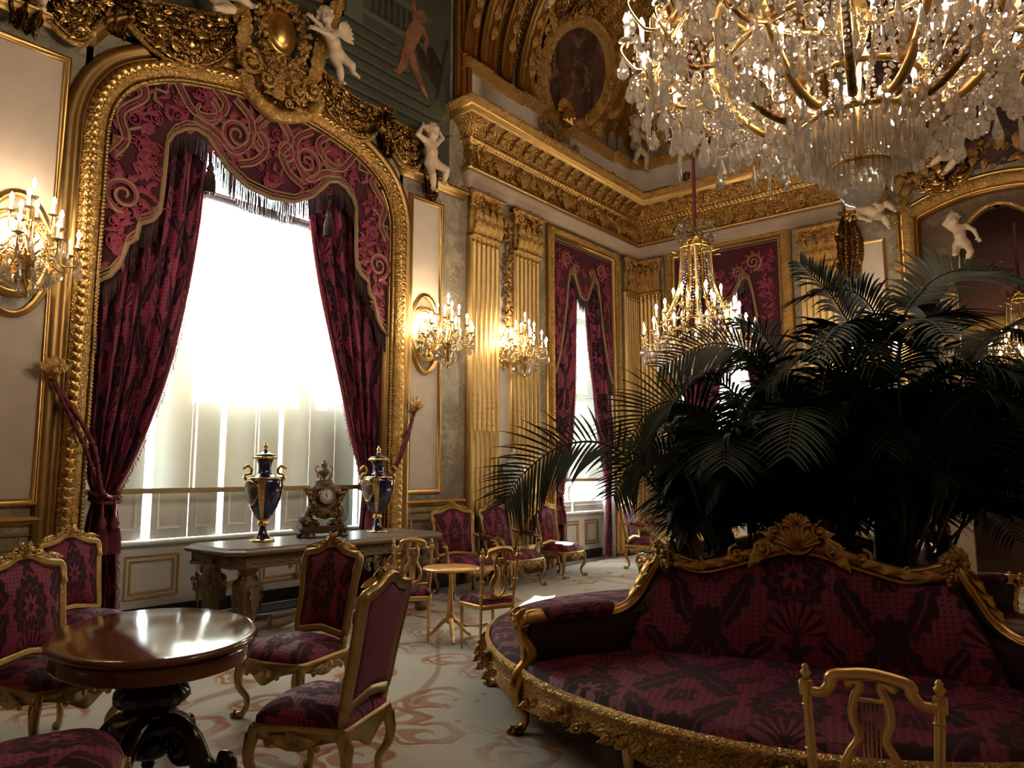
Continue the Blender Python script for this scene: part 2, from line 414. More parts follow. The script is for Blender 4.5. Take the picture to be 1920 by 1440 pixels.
def damask_mask(m, u, v, o):
    n = m.noise(o, 4.0, 3)
    x = abs(xfr(u) - .5) * 2. + (n - .5) * .12; y = xfr(v) + (n - .5) * .07
    def med(cx, cy, R, k, a, sy=1.25):
        dx = x - cx; dy = (y - cy) * sy
        r = xlen(dx, dy); g = xat(dx, dy)
        return r, g, r / (xc(g * k) * a + 1.) / R
    def lf(cx, cy, cs, sn, w, l, ser=.14):
        dx = x - cx; dy = (y - cy) * 1.2; a = (dx * cs + dy * sn); b = (dx * -sn + dy * cs)
        q = xlen(a / w, b / l) + xs(b * 38. + abs(a) * 16.) * ser
        return xlt(q, 1, .12), xlt(abs(a - xs(b * 8.) * .015), .012, .012) * xlt(q, .8, .1)
    r, g, q = med(0, .45, .36, 14, .08); A = xlt(q, 1, .06)
    _, _, q2 = med(0, .45, .13, 8, .35); ros = xlt(q2, 1, .15); _, _, q3 = med(0, .45, .05, 6, .25); rc = xlt(q3, 1, .2)
    _, _, qr = med(0, .45, .24, 10, .12); rg = xlt(abs(qr - 1.), .05, .05)
    _, _, q4 = med(0, .86, .13, 5, .45); top = xlt(q4, 1, .15)
    r5 = xlen(x, y * 1.3); g5 = xat(x, y + .03); fan = xlt(abs(r5 - .2), .13, .05) * xlt(xc(g5 * 17.), .1, .4); fanb = xlt(r5 + xc(g5 * 17.) * .015, .34, .03)
    e1, v1 = lf(.66, .22, .8, .6, .12, .29); e2, v2 = lf(.70, .70, .8, -.6, .15, .33); e3, v3 = lf(.40, .88, .55, .83, .07, .2); e4, v4 = lf(.93, .45, 1., 0., .07, .16, .2)
    _, _, q6 = med(1., .98, .20, 10, .14); _, _, q7 = med(1., .02, .20, 10, .14); s6 = xmax(xlt(q6, 1, .1), xlt(q7, 1, .1))
    dots = xlt(m.vor(m.vec(u * 26., v * 26.), 1., 'F1', .1), .26, .1) * .7
    dark = xmax(xmax(xmax(A, top), xmax(e1, e2)), xmax(xmax(fanb, s6), xmax(xmax(e3, e4), dots)))
    light = xmax(xmax(xmax(ros - rc, rg * .6), fan), xmax(xmax(v1, v2), xmax(v3, v4)) * .7)
    return xmax(1. - dark, light)
def m_damask(name, su, sv, lightc=(.23, .014, .054), darkc=(.036, .003, .013), swap=False, sheen=.06):
    m = Mat(name); u, v, uvs = m.uv()
    if swap: u, v = v, u
    k = damask_mask(m, u * su, v * sv, uvs)
    fine = m.noise(uvs, 300, 2)
    col = m.mix(k, darkc, lightc)
    return m.pbr(col, k * -.25 + .85, 0., m.bump(fine, .12, .004), Sheen_Weight=sheen, Sheen_Tint=(.8, .2, .3), Sheen_Roughness=.4)
DAMASK = m_damask('crimson_damask_upholstery', 1., .85)
DAMSEAT = m_damask('crimson_damask_seat', 1., .9)
DAMSOFA = m_damask('crimson_damask_sofa', 1.05, 1.15, (.20, .010, .048), (.028, .002, .010), sheen=.03)
DAMCURT = m_damask('crimson_damask_curtain', 1.15, .95, (.27, .030, .074), (.024, .003, .013), sheen=.04)
def m_plain(name, col, rough=.8, bs=0., bsc=60, sheen=0.):
    m = Mat(name); a, b, c, o = m.obj(); n = m.noise(o, bsc, 4); w = m.noise(o, 5, 3)
    return m.pbr(m.mix(w, tuple(k * .82 for k in col), tuple(min(1, k * 1.1) for k in col)), rough, 0., m.bump(n, bs, .01) if bs else None, Sheen_Weight=sheen, Sheen_Tint=(.9, .3, .4))
VELVET = m_plain('plain_crimson_velvet', (.13, .008, .030), .85, .1, 200, .25)
MAROON = m_plain('dark_maroon_velvet', (.060, .007, .014), .9, .1, 200, .08)
CRIMAPP = m_plain('crimson_applique', (.21, .018, .042), .6, .15, 120, .15)
STRAP = m_plain('old_gold_braid', (.27, .16, .075), .6, .4, 300)
FRINGE = m_plain('dark_silk_fringe', (.050, .020, .018), .6, .3, 300)
ROPE = m_plain('crimson_rope', (.19, .03, .04), .7, .2, 200)
CREAM = m_plain('cream_panel_paint', (.60, .49, .38), .55, .04, 40)
PINKST = m_plain('pinkish_stone_paint', (.38, .27, .19), .6, .05, 40)
WHITEP = m_plain('white_painted_wood', (.74, .74, .70), .45, .03, 30)
MARBLEW = m_plain('ivory_stucco', (.62, .46, .31), .5, .08, 40)
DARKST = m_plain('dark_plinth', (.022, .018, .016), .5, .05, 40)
BLACKW = m_plain('ebonised_wood', (.014, .009, .008), .18)
WAX = m_plain('candle_sleeve', (.80, .68, .48), .5)
SOIL = m_plain('potting_soil', (.03, .02, .015), .95, .5, 40)
BULBOFF = m_plain('frosted_bulb', (.9, .75, .5), .3)
SILVER = m_gold('zinc', (.4, .4, .42), .4)
def m_marble(name, base, vein, patch, sc=1.6):
    m = Mat(name); a, b, c, o = m.obj()
    w = m.n('ShaderNodeVectorMath', operation='MULTIPLY_ADD'); k = m.n('ShaderNodeTexNoise'); k.inputs['Scale'].default_value = sc * 1.5; k.inputs['Detail'].default_value = 5; m.ln(o, k.inputs['Vector'])
    m.ln(k.outputs['Color'], w.inputs[0]); w.inputs[1].default_value = (.35, .35, .35); m.ln(o, w.inputs[2])
    v = m.vor(w.outputs[0], sc * 3.6, 'DISTANCE_TO_EDGE'); v2 = m.vor(w.outputs[0], sc * 9, 'DISTANCE_TO_EDGE'); p = m.noise(w.outputs[0], sc * 1.6, 5); q = m.noise(w.outputs[0], sc * 3., 6, .65, .8)
    f = xmax(xlt(v, .015, .05) * .7 * xlt(.45, p, .2), xmax(xlt(abs(q - .5), .012, .035), xlt(abs(p - .52), .008, .02)))
    c1 = m.mix(xlt(p, .5, .25), base, patch)
    return m.pbr(m.mix(f * .8, c1, vein), .28, 0.)
MARBLE = m_marble('green_grey_marble', (.44, .36, .25), (.11, .10, .07), (.24, .20, .14))
MARBTOP = m_marble('console_marble', (.26, .25, .23), (.12, .10, .09), (.18, .17, .16), 3)
def m_wood(name, c1, c2, rough=.2, sc=6., bs=.02):
    m = Mat(name); a, b, c, o = m.obj()
    n = m.noise(m.vec(a * 1.2, b * 9., c * 9.), sc, 5, .6, 1.5)
    return m.pbr(m.mix(n, c1, c2), rough, 0., m.bump(n, bs, .01))
MAHOG = m_wood('polished_mahogany', (.085, .024, .010), (.21, .075, .028), .10)
CARVW = m_wood('carved_walnut', (.10, .055, .025), (.24, .14, .07), .45, 5, .1)
WALN2 = m_wood('dark_clock_wood', (.05, .028, .015), (.12, .07, .035), .35)
CLOCKST = m_plain('aged_clock_marble', (.13, .095, .055), .45, .5, 45)
def m_simple(name, col, rough=.5, metal=0., **kw):
    m = Mat(name); return m.pbr(col, rough, metal, None, **kw)
COBALT = m_simple('cobalt_porcelain', (.008, .010, .055), .06, 0., Coat_Weight=1.)
ENAMEL = m_simple('clock_enamel', (.75, .72, .62), .3)
INK = m_simple('black_enamel', (.01, .01, .01), .4)
GREY = m_simple('grey_roller_tube', (.30, .30, .32), .35)
HEMBAR = m_simple('tan_hem_bar', (.42, .30, .14), .6)
def m_porcelain():
    m = Mat('floral_porcelain'); a, b, c, o = m.obj(); v = m.vor(o, 11); n = m.noise(o, 14, 3)
    c1 = m.mix(xlt(v, .30, .08) * xlt(n, .55, .1), (.62, .60, .54), (.25, .07, .05)); c1 = m.mix(xlt(abs(v - .38), .05, .04) * xlt(.45, n, .1), c1, (.10, .16, .10))
    return m.pbr(c1, .15)
PORC = m_porcelain()
def m_paint(name, cols, sc, seed=0.):
    m = Mat(name); a, b, c, o = m.obj(); n = m.noise(m.vec(a + seed, b, c), sc, 5, .6, .6); n2 = m.noise(m.vec(a, b + seed + 7., c), sc * 1.7, 4, .6, 1.)
    col = m.mix(xlt(n, .5, .14), cols[0], cols[1]); col = m.mix(xlt(n2, .42, .08), col, cols[2])
    return m.pbr(col, .45, 0., m.bump(n, .1, .02))
OVALP = m_paint('dark_oval_painting', [(.085, .035, .025), (.030, .014, .012), (.16, .085, .060)], 2.2)
DARKP = m_paint('dark_lunette_painting', [(.010, .008, .010), (.020, .014, .016), (.030, .022, .020)], 1.2)
SKYP = m_paint('painted_wall_grey_green', [(.058, .060, .042), (.075, .076, .053), (.050, .050, .036)], .8)
STEPD = m_simple('painted_shadow_green', (.022, .022, .017), .6)
STEPL = m_simple('painted_step_edge', (.095, .095, .068), .6)
FLESHP = m_paint('painted_flesh', [(.25, .11, .055), (.16, .06, .03), (.32, .16, .085)], 3)
BROWNP = m_paint('painted_brown_drapery', [(.035, .020, .012), (.02, .012, .008), (.07, .04, .02)], 3)
TAPES = m_paint('spandrel_brown_gold', [(.11, .06, .025), (.075, .042, .018), (.16, .09, .035)], 5)
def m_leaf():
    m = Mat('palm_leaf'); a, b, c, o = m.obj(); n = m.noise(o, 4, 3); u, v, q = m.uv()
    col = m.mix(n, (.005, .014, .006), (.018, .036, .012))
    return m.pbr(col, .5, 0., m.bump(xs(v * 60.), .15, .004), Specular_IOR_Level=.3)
LEAF = m_leaf()
STEM = m_plain('palm_stem', (.020, .035, .012), .5)
def m_carpet():
    m = Mat('aubusson_carpet'); a, b, c, o = m.obj()
    k = m.n('ShaderNodeTexNoise'); k.inputs['Scale'].default_value = 1.1; k.inputs['Detail'].default_value = 3; m.ln(o, k.inputs['Vector'])
    w = m.n('ShaderNodeVectorMath', operation='MULTIPLY_ADD'); m.ln(k.outputs['Color'], w.inputs[0]); w.inputs[1].default_value = (.55, .55, 0); m.ln(o, w.inputs[2])
    v = m.n('ShaderNodeTexVoronoi'); v.voronoi_dimensions = '2D'; v.inputs['Scale'].default_value = 1.55; v.inputs['Randomness'].default_value = .8; m.ln(w.outputs[0], v.inputs['Vector'])
    d = X(v.outputs['Distance']); pz = m.n('ShaderNodeSeparateXYZ'); m.ln(v.outputs['Position'], pz.inputs[0]); wz = m.n('ShaderNodeSeparateXYZ'); m.ln(w.outputs[0], wz.inputs[0])
    g = xat(X(wz.outputs[0]) - X(pz.outputs[0]) , X(wz.outputs[1]) - X(pz.outputs[1]))
    sp = xs(g * 1. + d * 26.); lob = xs(g * 6. + d * 9.)
    big = m.noise(o, .55, 2)
    leafy = xlt(.25, sp, .35) * xlt(d, .40 + 0., .05) * xlt(.07, d, .03)
    ring = xlt(abs(d - .30 - lob * .025), .035, .02)
    curve = xlt(abs(m.noise(o, .42, 1) - .5), .008, .006)
    small = xlt(m.vor(o, 7), .16, .06) * xlt(.58, m.noise(o, 1.6, 2), .06)
    f1 = xmax(leafy * .8, ring) * xlt(.47, big, .10)
    pile = m.noise(o, 260, 2); soft = m.noise(o, 2.2, 4)
    col = m.mix(soft, (.54, .47, .38), (.70, .62, .51)); col = m.mix(f1 * .95, col, (.42, .165, .07)); col = m.mix(curve * .6, col, (.30, .15, .09)); col = m.mix(small * .6, col, (.26, .17, .11))
    rim = xlt(abs(d - .40), .014, .01) * xlt(.47, big, .10); col = m.mix(rim * .6, col, (.62, .52, .36))
    return m.pbr(col, .95, 0., m.bump(pile, .25, .004))
CARPET = m_carpet()
def m_crystal():
    m = Mat('cut_crystal'); g = m.n('ShaderNodeBsdfGlass', Color=(1, .96, .90, 1), Roughness=.0, IOR=1.52); t = m.n('ShaderNodeBsdfTransparent', Color=(1, .97, .92, 1)); x = m.n('ShaderNodeMixShader'); y = m.n('ShaderNodeMixShader'); h = m.n('ShaderNodeBsdfGlossy', Color=(1, .98, .95, 1), Roughness=.08)
    x.inputs[0].default_value = .24; m.ln(g.outputs[0], x.inputs[1]); m.ln(t.outputs[0], x.inputs[2]); y.inputs[0].default_value = .16; m.ln(x.outputs[0], y.inputs[1]); m.ln(h.outputs[0], y.inputs[2]); z = m.n('ShaderNodeMixShader'); z.inputs[0].default_value = .15; t2 = m.n('ShaderNodeBsdfTranslucent', Color=(.98, .90, .82, 1)); m.ln(y.outputs[0], z.inputs[1]); m.ln(t2.outputs[0], z.inputs[2]); m.ln(z.outputs[0], m.out.inputs[0]); return m.m
CRYSTAL = m_crystal()
def m_blind(name='roller_blind_cloth', tc=(.80, .74, .60), tr=.30):
    m = Mat(name); d = m.n('ShaderNodeBsdfTranslucent', Color=(*tc, 1)); f = m.n('ShaderNodeBsdfDiffuse', Color=(.66, .58, .42, 1)); t = m.n('ShaderNodeBsdfTransparent', Color=(1, .97, .88, 1))
    x = m.n('ShaderNodeMixShader'); x.inputs[0].default_value = .5; m.ln(d.outputs[0], x.inputs[1]); m.ln(f.outputs[0], x.inputs[2])
    y = m.n('ShaderNodeMixShader'); y.inputs[0].default_value = tr; m.ln(x.outputs[0], y.inputs[1]); m.ln(t.outputs[0], y.inputs[2]); m.ln(y.outputs[0], m.out.inputs[0]); return m.m
BLIND = m_blind()
BLIND2 = m_blind('dense_blind_cloth', (.17, .155, .125), 0.)
def m_pane():
    m = Mat('window_glass'); g = m.n('ShaderNodeBsdfGlossy', Color=(1, 1, 1, 1), Roughness=.02); t = m.n('ShaderNodeBsdfTransparent', Color=(.94, .97, .97, 1)); x = m.n('ShaderNodeMixShader'); x.inputs[0].default_value = .93
    m.ln(g.outputs[0], x.inputs[1]); m.ln(t.outputs[0], x.inputs[2]); m.ln(x.outputs[0], m.out.inputs[0]); return m.m
PANE = m_pane()
def m_emit(name, col, st):
    m = Mat(name); e = m.n('ShaderNodeEmission', Color=(*col, 1), Strength=st); m.ln(e.outputs[0], m.out.inputs[0]); return m.m
BULB = m_emit('lit_candle_bulb', (1., .80, .56), 170.)
BULBC = m_emit('lit_chandelier_bulb', (1., .80, .60), 380.)
# ------------------------------------------------------------------ room shell
ZC = 10.7; XR = 5.0; YF = -3.7; YC = 4.44
m = MB(); box(m, ((XR - 9) / 2, (YF + 17) / 2, -.06), (XR + 9, 17 - YF, .1)); struct('floor', m, m_plain('parquet_floor', (.16, .10, .06), .4))
m = MB(); box(m, ((XR - 7.14) / 2, (YF + 12.62) / 2, -.005), (XR + 7.1, 12.6 - YF, .01))
o = m.build('carpet', CARPET, None, False); tag(o, 'cream carpet with salmon scrolls covering the whole floor', 'carpet')
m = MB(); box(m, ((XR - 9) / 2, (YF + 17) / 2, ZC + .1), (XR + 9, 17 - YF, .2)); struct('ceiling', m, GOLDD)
m = MB(); box(m, (XR + .1, (YF + 17) / 2, ZC / 2), (.2, 17 - YF, ZC)); struct('wall_right', m, m_plain('ochre_wall_right', (.30, .20, .10), .5))
m = MB(); box(m, ((XR - 9) / 2, YF - .1, ZC / 2), (XR + 9, .2, ZC)); struct('wall_front', m, m_plain('ochre_wall_front', (.26, .17, .09), .5))

ARC = [(1.95, 4.55), (1.94, 4.85), (1.87, 5.12), (1.73, 5.36), (1.52, 5.54), (1.25, 5.68), (.95, 5.77), (.6, 5.84), (.3, 5.87), (0, 5.88)]
def archpath(dx=0., z0=0., n=46):
    h = smoothpts([(1.95 + dx, 4.0)] + [(a + dx * a / 1.95, z + dx * (1 - (a / 1.95) ** 4)) for a, z in ARC], n)[2:]
    L = [(YC - a, z) for a, z in h]; R = [(YC + a, z) for a, z in h[::-1][1:]]
    return np.array([(YC - 1.95 - dx, z0)] + L + R + [(YC + 1.95 + dx, z0)])
def wallface(F, segs, name, mat, d=.5):
    m = MB()
    for s in segs:
        if len(s) == 4 and not hasattr(s[0], '__len__'): box(m, ((s[0] + s[1]) / 2, (s[2] + s[3]) / 2, -d / 2), (s[1] - s[0], s[3] - s[2], d), F)
        else: poly(m, s, F @ mat4((0, 0, -d)), d)
    return struct(name, m, mat)
AP = archpath(-.02)
wallface(LW, [(YF, YC - 1.93, 0, 4.0), (YC + 1.93, 9.82, 0, 4.0), (11.77, WY, 0, 5.57), (9.82, 11.77, 5.57, ZC), (YC + 1.93, 9.82, 4.0, 5.57), (11.77, WY, 5.57, ZC), (YC + 1.93, 9.82, 5.57, ZC),
    [(YC - 1.93, 4.0)] + [tuple(p) for p in AP[1:-1]] + [(YC + 1.93, 4.0), (YC + 1.93, ZC), (YC - 1.93, ZC)], (YF, YC - 1.93, 4.0, ZC)], 'wall_left', MARBLE)
XA = -1.1; AR = 1.18
def barch(r=1.18, k=0., n=40, z0=0.):
    h = [(XA - r, z0), (XA - r, 5.6 - .12 * (1.18 - r))]
    t = np.linspace(0, 1, n)
    c = [(XA - r + 2 * r * q, 5.6 - .12 * (1.18 - r) + (.30 + .0 * k) * math.sin(PI * q) ** .8) for q in t]
    return np.array(h[:1] + c + [(XA + r, z0)])
BA = barch(1.05)
wallface(BW, [(-7.2, -6.33, 0, ZC), (-4.31, XA - 1.05, 0, 5.67), (-6.33, -4.31, 5.67, ZC), (-4.31, XA - 1.05, 5.67, ZC), (XA + 1.05, XR, 0, ZC),
    [tuple(p) for p in BA[1:-1]] + [(XA + 1.05, ZC), (XA - 1.05, ZC)]], 'wall_back', MARBLE)

# plinth, dado and chair rail on both walls
def runs(F, spans, fn):
    for s in spans: fn(F, *s)
LSP = [(.2, YC - 2.1), (YC + 2.1, 7.66), (9.38, 9.64), (11.98, 12.68)]
BSP = [(-7.18, -6.58), (-4.1, -3.96), (-3.28, -2.42)]
m = MB(); g = MB()
for F, S in ((LW, LSP), (BW, BSP)):
    for a, b in S:
        mould(m, [(a, 0), (b, 0)], [(-.25, 0), (-.25, .05), (-.22, .06), (0, .06)], F)
        mould(g, [(a, 1.14), (b, 1.14)], [(-.03, 0), (-.03, .05), (.0, .07), (.015, .05), (.03, .045), (.05, .0)], F)
        mould(g, [(a, 1.02), (b, 1.02)], [(-.012, 0), (-.012, .02), (.012, .02), (.012, 0)], F)
        if b - a > .3:
            q = .1; mould(g, [(a + q, .36), (a + q, .92), (b - q, .92), (b - q, .36), (a + q, .36)], [(0, 0), (.01, .025), (.03, .02), (.04, 0)], F)
struct('baseboard_left', m, DARKST); struct('trim_1', g, GOLD)

# arched window surround: plain outer band, leafy torus, inner beads
P1 = archpath(0, .06)
m = MB(); mould(m, P1, pdense([(-.03, .02), (-.02, .06), (.0, .08), (.03, .11), (.075, .125), (.12, .10), (.145, .06)], 18), LW, .016, acanthus(.085, .022, 3.)); struct('trim_2', m, GOLDC, None, True)
m = MB(); mould(m, P1, [(-.20, 0), (-.20, .035), (-.17, .06), (-.12, .06), (-.10, .04), (-.06, .04), (-.05, .06), (-.03, .05), (-.03, .0)], LW, .05)
mould(m, P1, pdense([(.145, .06), (.15, .08), (.175, .08), (.18, .03)], 7), LW, .012, beads(.036, .012)); mould(m, P1, [(.18, .03), (.2, .02), (.2, -.16)], LW, .05); struct('trim_3', m, GOLDS, None, True)
def leafrow(mb, F, path, step, off, o, L, W, curl=.02):
    p, s = dens(path, .01); n = int(s[-1] / step)
    for i in range(n):
        k = min(int(np.searchsorted(s, i * step)), len(p) - 2); d = p[k + 1] - p[k]; d = d / (np.linalg.norm(d) + 1e-9); nr = np.array([d[1], -d[0]]); a = math.atan2(-d[0], d[1])
        for q, (oo, rz) in enumerate(((-.030, .75), (.030, -.75), (.0, 0.))):
            c = p[k] + nr * (off + oo) + d * (0 if q < 2 else step * .5); leaf(mb, tmat(F, c[0], c[1], o + (.012 if q == 2 else .0), a - rz, 1., .15), L, W, curl, 3, 0, 7, 5)
m = MB(); leafrow(m, LW, P1, .085, .03, .095, .11, .030); struct('trim_61', m, GOLD, None, True)
# outer cornice that steps over the arch
oc = [(.2, 5.62), (YC - 1.98, 5.62)] + [(YC + a, z) for a, z in smoothpts([(-1.85, 5.82), (-1.6, 5.98), (-1.2, 6.12), (-.6, 6.22), (0, 6.25), (.6, 6.22), (1.2, 6.12), (1.6, 5.98), (1.85, 5.82)], 30)] + [(YC + 1.98, 5.62), (7.62, 5.62)]
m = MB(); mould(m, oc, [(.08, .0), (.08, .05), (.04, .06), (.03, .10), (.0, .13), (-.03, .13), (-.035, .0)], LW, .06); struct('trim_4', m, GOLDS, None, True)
m = MB(); mould(m, oc, pdense([(-.035, .10), (-.05, .13), (-.09, .12), (-.10, .0)], 10), LW, .014, beads(.085, .022, .5, .5)); struct('trim_5', m, GOLDC, None, True)

# wall panels either side of the arch
def panel_strip(a, b, n1):
    c = (a + b) / 2; cr = MB(); gd = MB(); rx, ry = (b - a) / 2 + .02, .37; zc = 3.42
    th = np.linspace(0, 2 * PI, 49)
    poly(cr, [(c + rx * .80 * math.cos(t), zc + ry * .84 * math.sin(t)) for t in th[:-1]], LW @ mat4((0, 0, .0)), .012)
    arc = lambda s, k: [(c + (rx + .02) * math.cos(t), zc + s * (ry + .20) * math.sin(t)) for t in np.linspace(k, PI - k, 17)]
    up = [(x, z) for x, z in arc(1, .55)]; dn = [(x, z) for x, z in arc(-1, .55)]
    U = [(up[0][0], 5.28), (up[-1][0], 5.28)] + up[::-1]; D = [(dn[0][0], 1.32), (dn[-1][0], 1.32)] + dn[::-1]
    for q in (U, D):
        poly(cr, q, LW, .01)
        Q = np.array(q + q[:1]);
        if q is U: Q = Q[::-1]
        pr = [(.0, 0), (0, .02), (-.012, .045), (-.03, .03), (-.035, .05), (-.055, .045), (-.07, .0)]
        mould(gd, Q if q is D else Q, [(-x, z) for x, z in pr] if False else pr, LW, None, None, True)
    mould(gd, [(c + rx * .82 * math.cos(-t), zc + ry * .86 * math.sin(-t)) for t in th], [(.0, .01), (-.01, .04), (-.035, .05), (-.045, .03), (-.06, .045), (-.075, 0)], LW, None, None, True)
    struct('trim_%d' % n1, cr, CREAM); struct('trim_%d' % (n1 + 1), gd, GOLD, None, True)
    return c
CP2 = panel_strip(6.60, 7.13, 6); CP1 = panel_strip(1.74, 2.27, 8)

# entablature run over both walls, mitred at the room corner
EP = [(WX, 7.62), (-7.06, 7.62), (-7.06, 12.56), (-3.22, 12.56), (-3.22, WY)]
EP2 = [(WX, 9.5), (-7.14, 9.5), (-7.14, 12.6), (-3.22, 12.6)]
def ent(n, prof, mat, ds=None, rel=None, nd=None, path=EP):
    m = MB(); mould(m, path, pdense(prof, nd), ID, ds, rel); return struct('trim_%d' % n, m, mat, None, True)
ent(10, [(-.12, 5.76), (.0, 5.76), (.0, 5.84), (.02, 5.85), (.02, 5.92), (.04, 5.93), (.04, 5.99), (-.1, 5.99)], PINKST)
ent(11, [(.04, 5.99), (.07, 6.0), (.08, 6.03), (.06, 6.06), (.0, 6.06)], GOLD, .02, beads(.05, .012), 9)
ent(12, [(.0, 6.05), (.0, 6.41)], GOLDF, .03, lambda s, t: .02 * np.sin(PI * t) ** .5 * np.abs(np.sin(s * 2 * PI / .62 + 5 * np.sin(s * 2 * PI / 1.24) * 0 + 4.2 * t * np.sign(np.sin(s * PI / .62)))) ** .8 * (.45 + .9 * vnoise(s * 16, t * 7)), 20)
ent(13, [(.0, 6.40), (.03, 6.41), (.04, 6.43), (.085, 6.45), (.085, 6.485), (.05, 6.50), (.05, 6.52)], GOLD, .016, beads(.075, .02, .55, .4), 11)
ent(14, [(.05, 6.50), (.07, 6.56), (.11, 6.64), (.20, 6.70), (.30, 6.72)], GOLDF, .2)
ent(15, [(.29, 6.70), (.31, 6.71), (.31, 6.75), (.33, 6.76), (.34, 6.79), (.36, 6.80)], GOLD)
ent(16, [(.36, 6.79), (.37, 6.82), (.42, 6.87), (.43, 6.91), (.40, 6.93), (-.1, 6.93)], GOLDC, .018, lambda s, t: .02 * np.abs(np.sin(s * PI / .09)) * np.sin(PI * np.clip(t * 2.2, 0, 1)), 16)
m = MB()
for F, a, b in ((LW, 7.72, 12.4), (BW, -6.95, -3.3)):
    o_ = .145; k = int((b - a) / .58)
    for i in range(k):
        x = a + (i + .5) * (b - a) / k; s_ = 1 if i % 2 else -1
        cscroll(m, tmat(F, x - .10, 6.34, o_), .105, .020, 1.7, s_, 6, 26); cscroll(m, tmat(F, x + .16, 6.12, o_, PI), .10, .018, 1.6, s_, 6, 24); rosette(m, tmat(F, x - .10, 6.235, o_), .055, 7); rosette(m, tmat(F, x + .16, 6.22, o_), .04, 6)
        for q in range(9): leaf(m, tmat(F, x + RND.uniform(-.26, .26), 6.23 + RND.uniform(-.12, .12), o_, RND.uniform(0, 6.28)), RND.uniform(.10, .18), .035, .03, 3, RND.uniform(-.05, .05), 8, 5)
        for q in range(4): leaf(m, tmat(F, x + .28, 6.08, o_, (q - 1.5) * .35), .28, .04, .03, 4, 0, 9, 5)
struct('trim_60', m, GOLDC, None, True)
m = MB(); w = MB()
def modil(F, a, b):
    k = int((b - a) / .30)
    for i in range(k):
        x = a + (i + .5) * (b - a) / k; M = F @ mat4((x, 6.62, .24))
        mould(m, [(x - .05, 0), (x + .05, 0)], [(-6.54, .18), (-6.545, .25), (-6.58, .30), (-6.62, .30), (-6.655, .34), (-6.69, .44), (-6.70, .44)], F @ np.diag([1, 1, 1, 1.]))
        ell(m, (0, -.03, .05), (.06, .035, .05), 6, M); leaf(m, M @ mat4((0, -.02, .09), (-.9, 0, 0)), .14, .05, .03, 3, 0, 7, 5)
        cscroll(m, M @ mat4((-.14, 0, -.05)), .05, .016, 1.2, 1, 5, 12); rosette(m, M @ mat4((.15, .0, -.06), (.5, 0, 0)), .04, 5)
        box(w, (x, 6.70, .435), (.10, .03, .012), F)
modil(LW, 7.75, 12.25); modil(BW, -6.75, -3.25)
struct('trim_17', m, GOLDC, None, True); struct('trim_18', w, CREAM)
# attic
AT = [(WX, 7.62), (-7.10, 7.62), (-7.10, 7.95), (-7.14, 7.95), (-7.14, 8.95), (-7.10, 8.95), (-7.10, 9.45), (-7.16, 9.45), (-7.16, 11.85), (-7.08, 11.85), (-7.08, 12.35), (-6.85, 12.58), (-6.35, 12.58), (-6.35, 12.64), (-3.22, 12.64)]
ent(19, [(.0, 6.93), (.0, 7.56)], CREAM, None, None, None, AT)
ent(20, [(.03, 6.93), (.03, 7.05), (.055, 7.06), (.05, 7.10), (.0, 7.12)], BRONZE, .03, beads(.06, .012), 8, AT)
ent(21, [(.0, 7.55), (.03, 7.56), (.04, 7.60), (.10, 7.64), (.10, 7.68), (.13, 7.69), (.14, 7.72), (-.1, 7.73)], GOLDC, .02, beads(.07, .016), 12, AT)
# coved vault with ribs
cov = lambda r0, r1, n=20: [(2.6 - r * math.cos(t) - .02, 7.72 + r * math.sin(t)) for r in [2.6 - r0] for t in np.linspace(0, PI / 2, n)]
ent(22, cov(-.05, 0, 22), GOLDF, .06, lambda s, t: .05 * vnoise(s * 7, t * 26) + .03 * np.abs(np.sin(s * 9)), None, [(WX + .08, 7.5), (WX + .08, WY - .1), (-3.22, WY - .1)])
m = MB(); w = MB()
for F, o0, ys in ((LW, .06, (7.58, 7.98, 8.42, 8.92)), (BW, .06, (-5.6, -5.2, -3.4))):
    for i, y in enumerate(ys):
        p = [np.array([y, z, 2.6 - r + o0 + .0]) for z, r in [(7.74 + 2.5 * math.sin(t), 2.5 * math.cos(t)) for t in np.linspace(0, 1.5, 26)]]
        wd = .10 if i % 2 == 0 else .15
        for dx in (-wd, wd):
            tube(m, [q + np.array([dx, 0, 0]) for q in p], .045, 7, F)
        tube(m, [q + np.array([0, -.0, -.03]) for q in p], .05 + wd * .6, 6, F, flat=.5)
        for k in range(3, 24, 2): leaf(w, F @ mat4(p[k] + np.array([0, 0, .05]), (.2, 0, 0)), .22, .07, .04, 3, 0, 8, 5)
struct('trim_23', m, GOLD, None, True); struct('trim_24', w, GOLDC, None, True)
# big rib that ends the painted lunette
m = MB(); g = MB()
for dx in (-.12, .0, .12): tube(m, [(7.50 + dx, z, .10) for z in np.linspace(6.95, ZC, 12)], .05, 8, LW)
for i in range(14): rosette(g, LW @ mat4((7.40, 7.0 + i * .26, .12)), .05, 6)
struct('trim_25', m, GOLD, None, True); struct('trim_26', g, GOLDC, None, True)

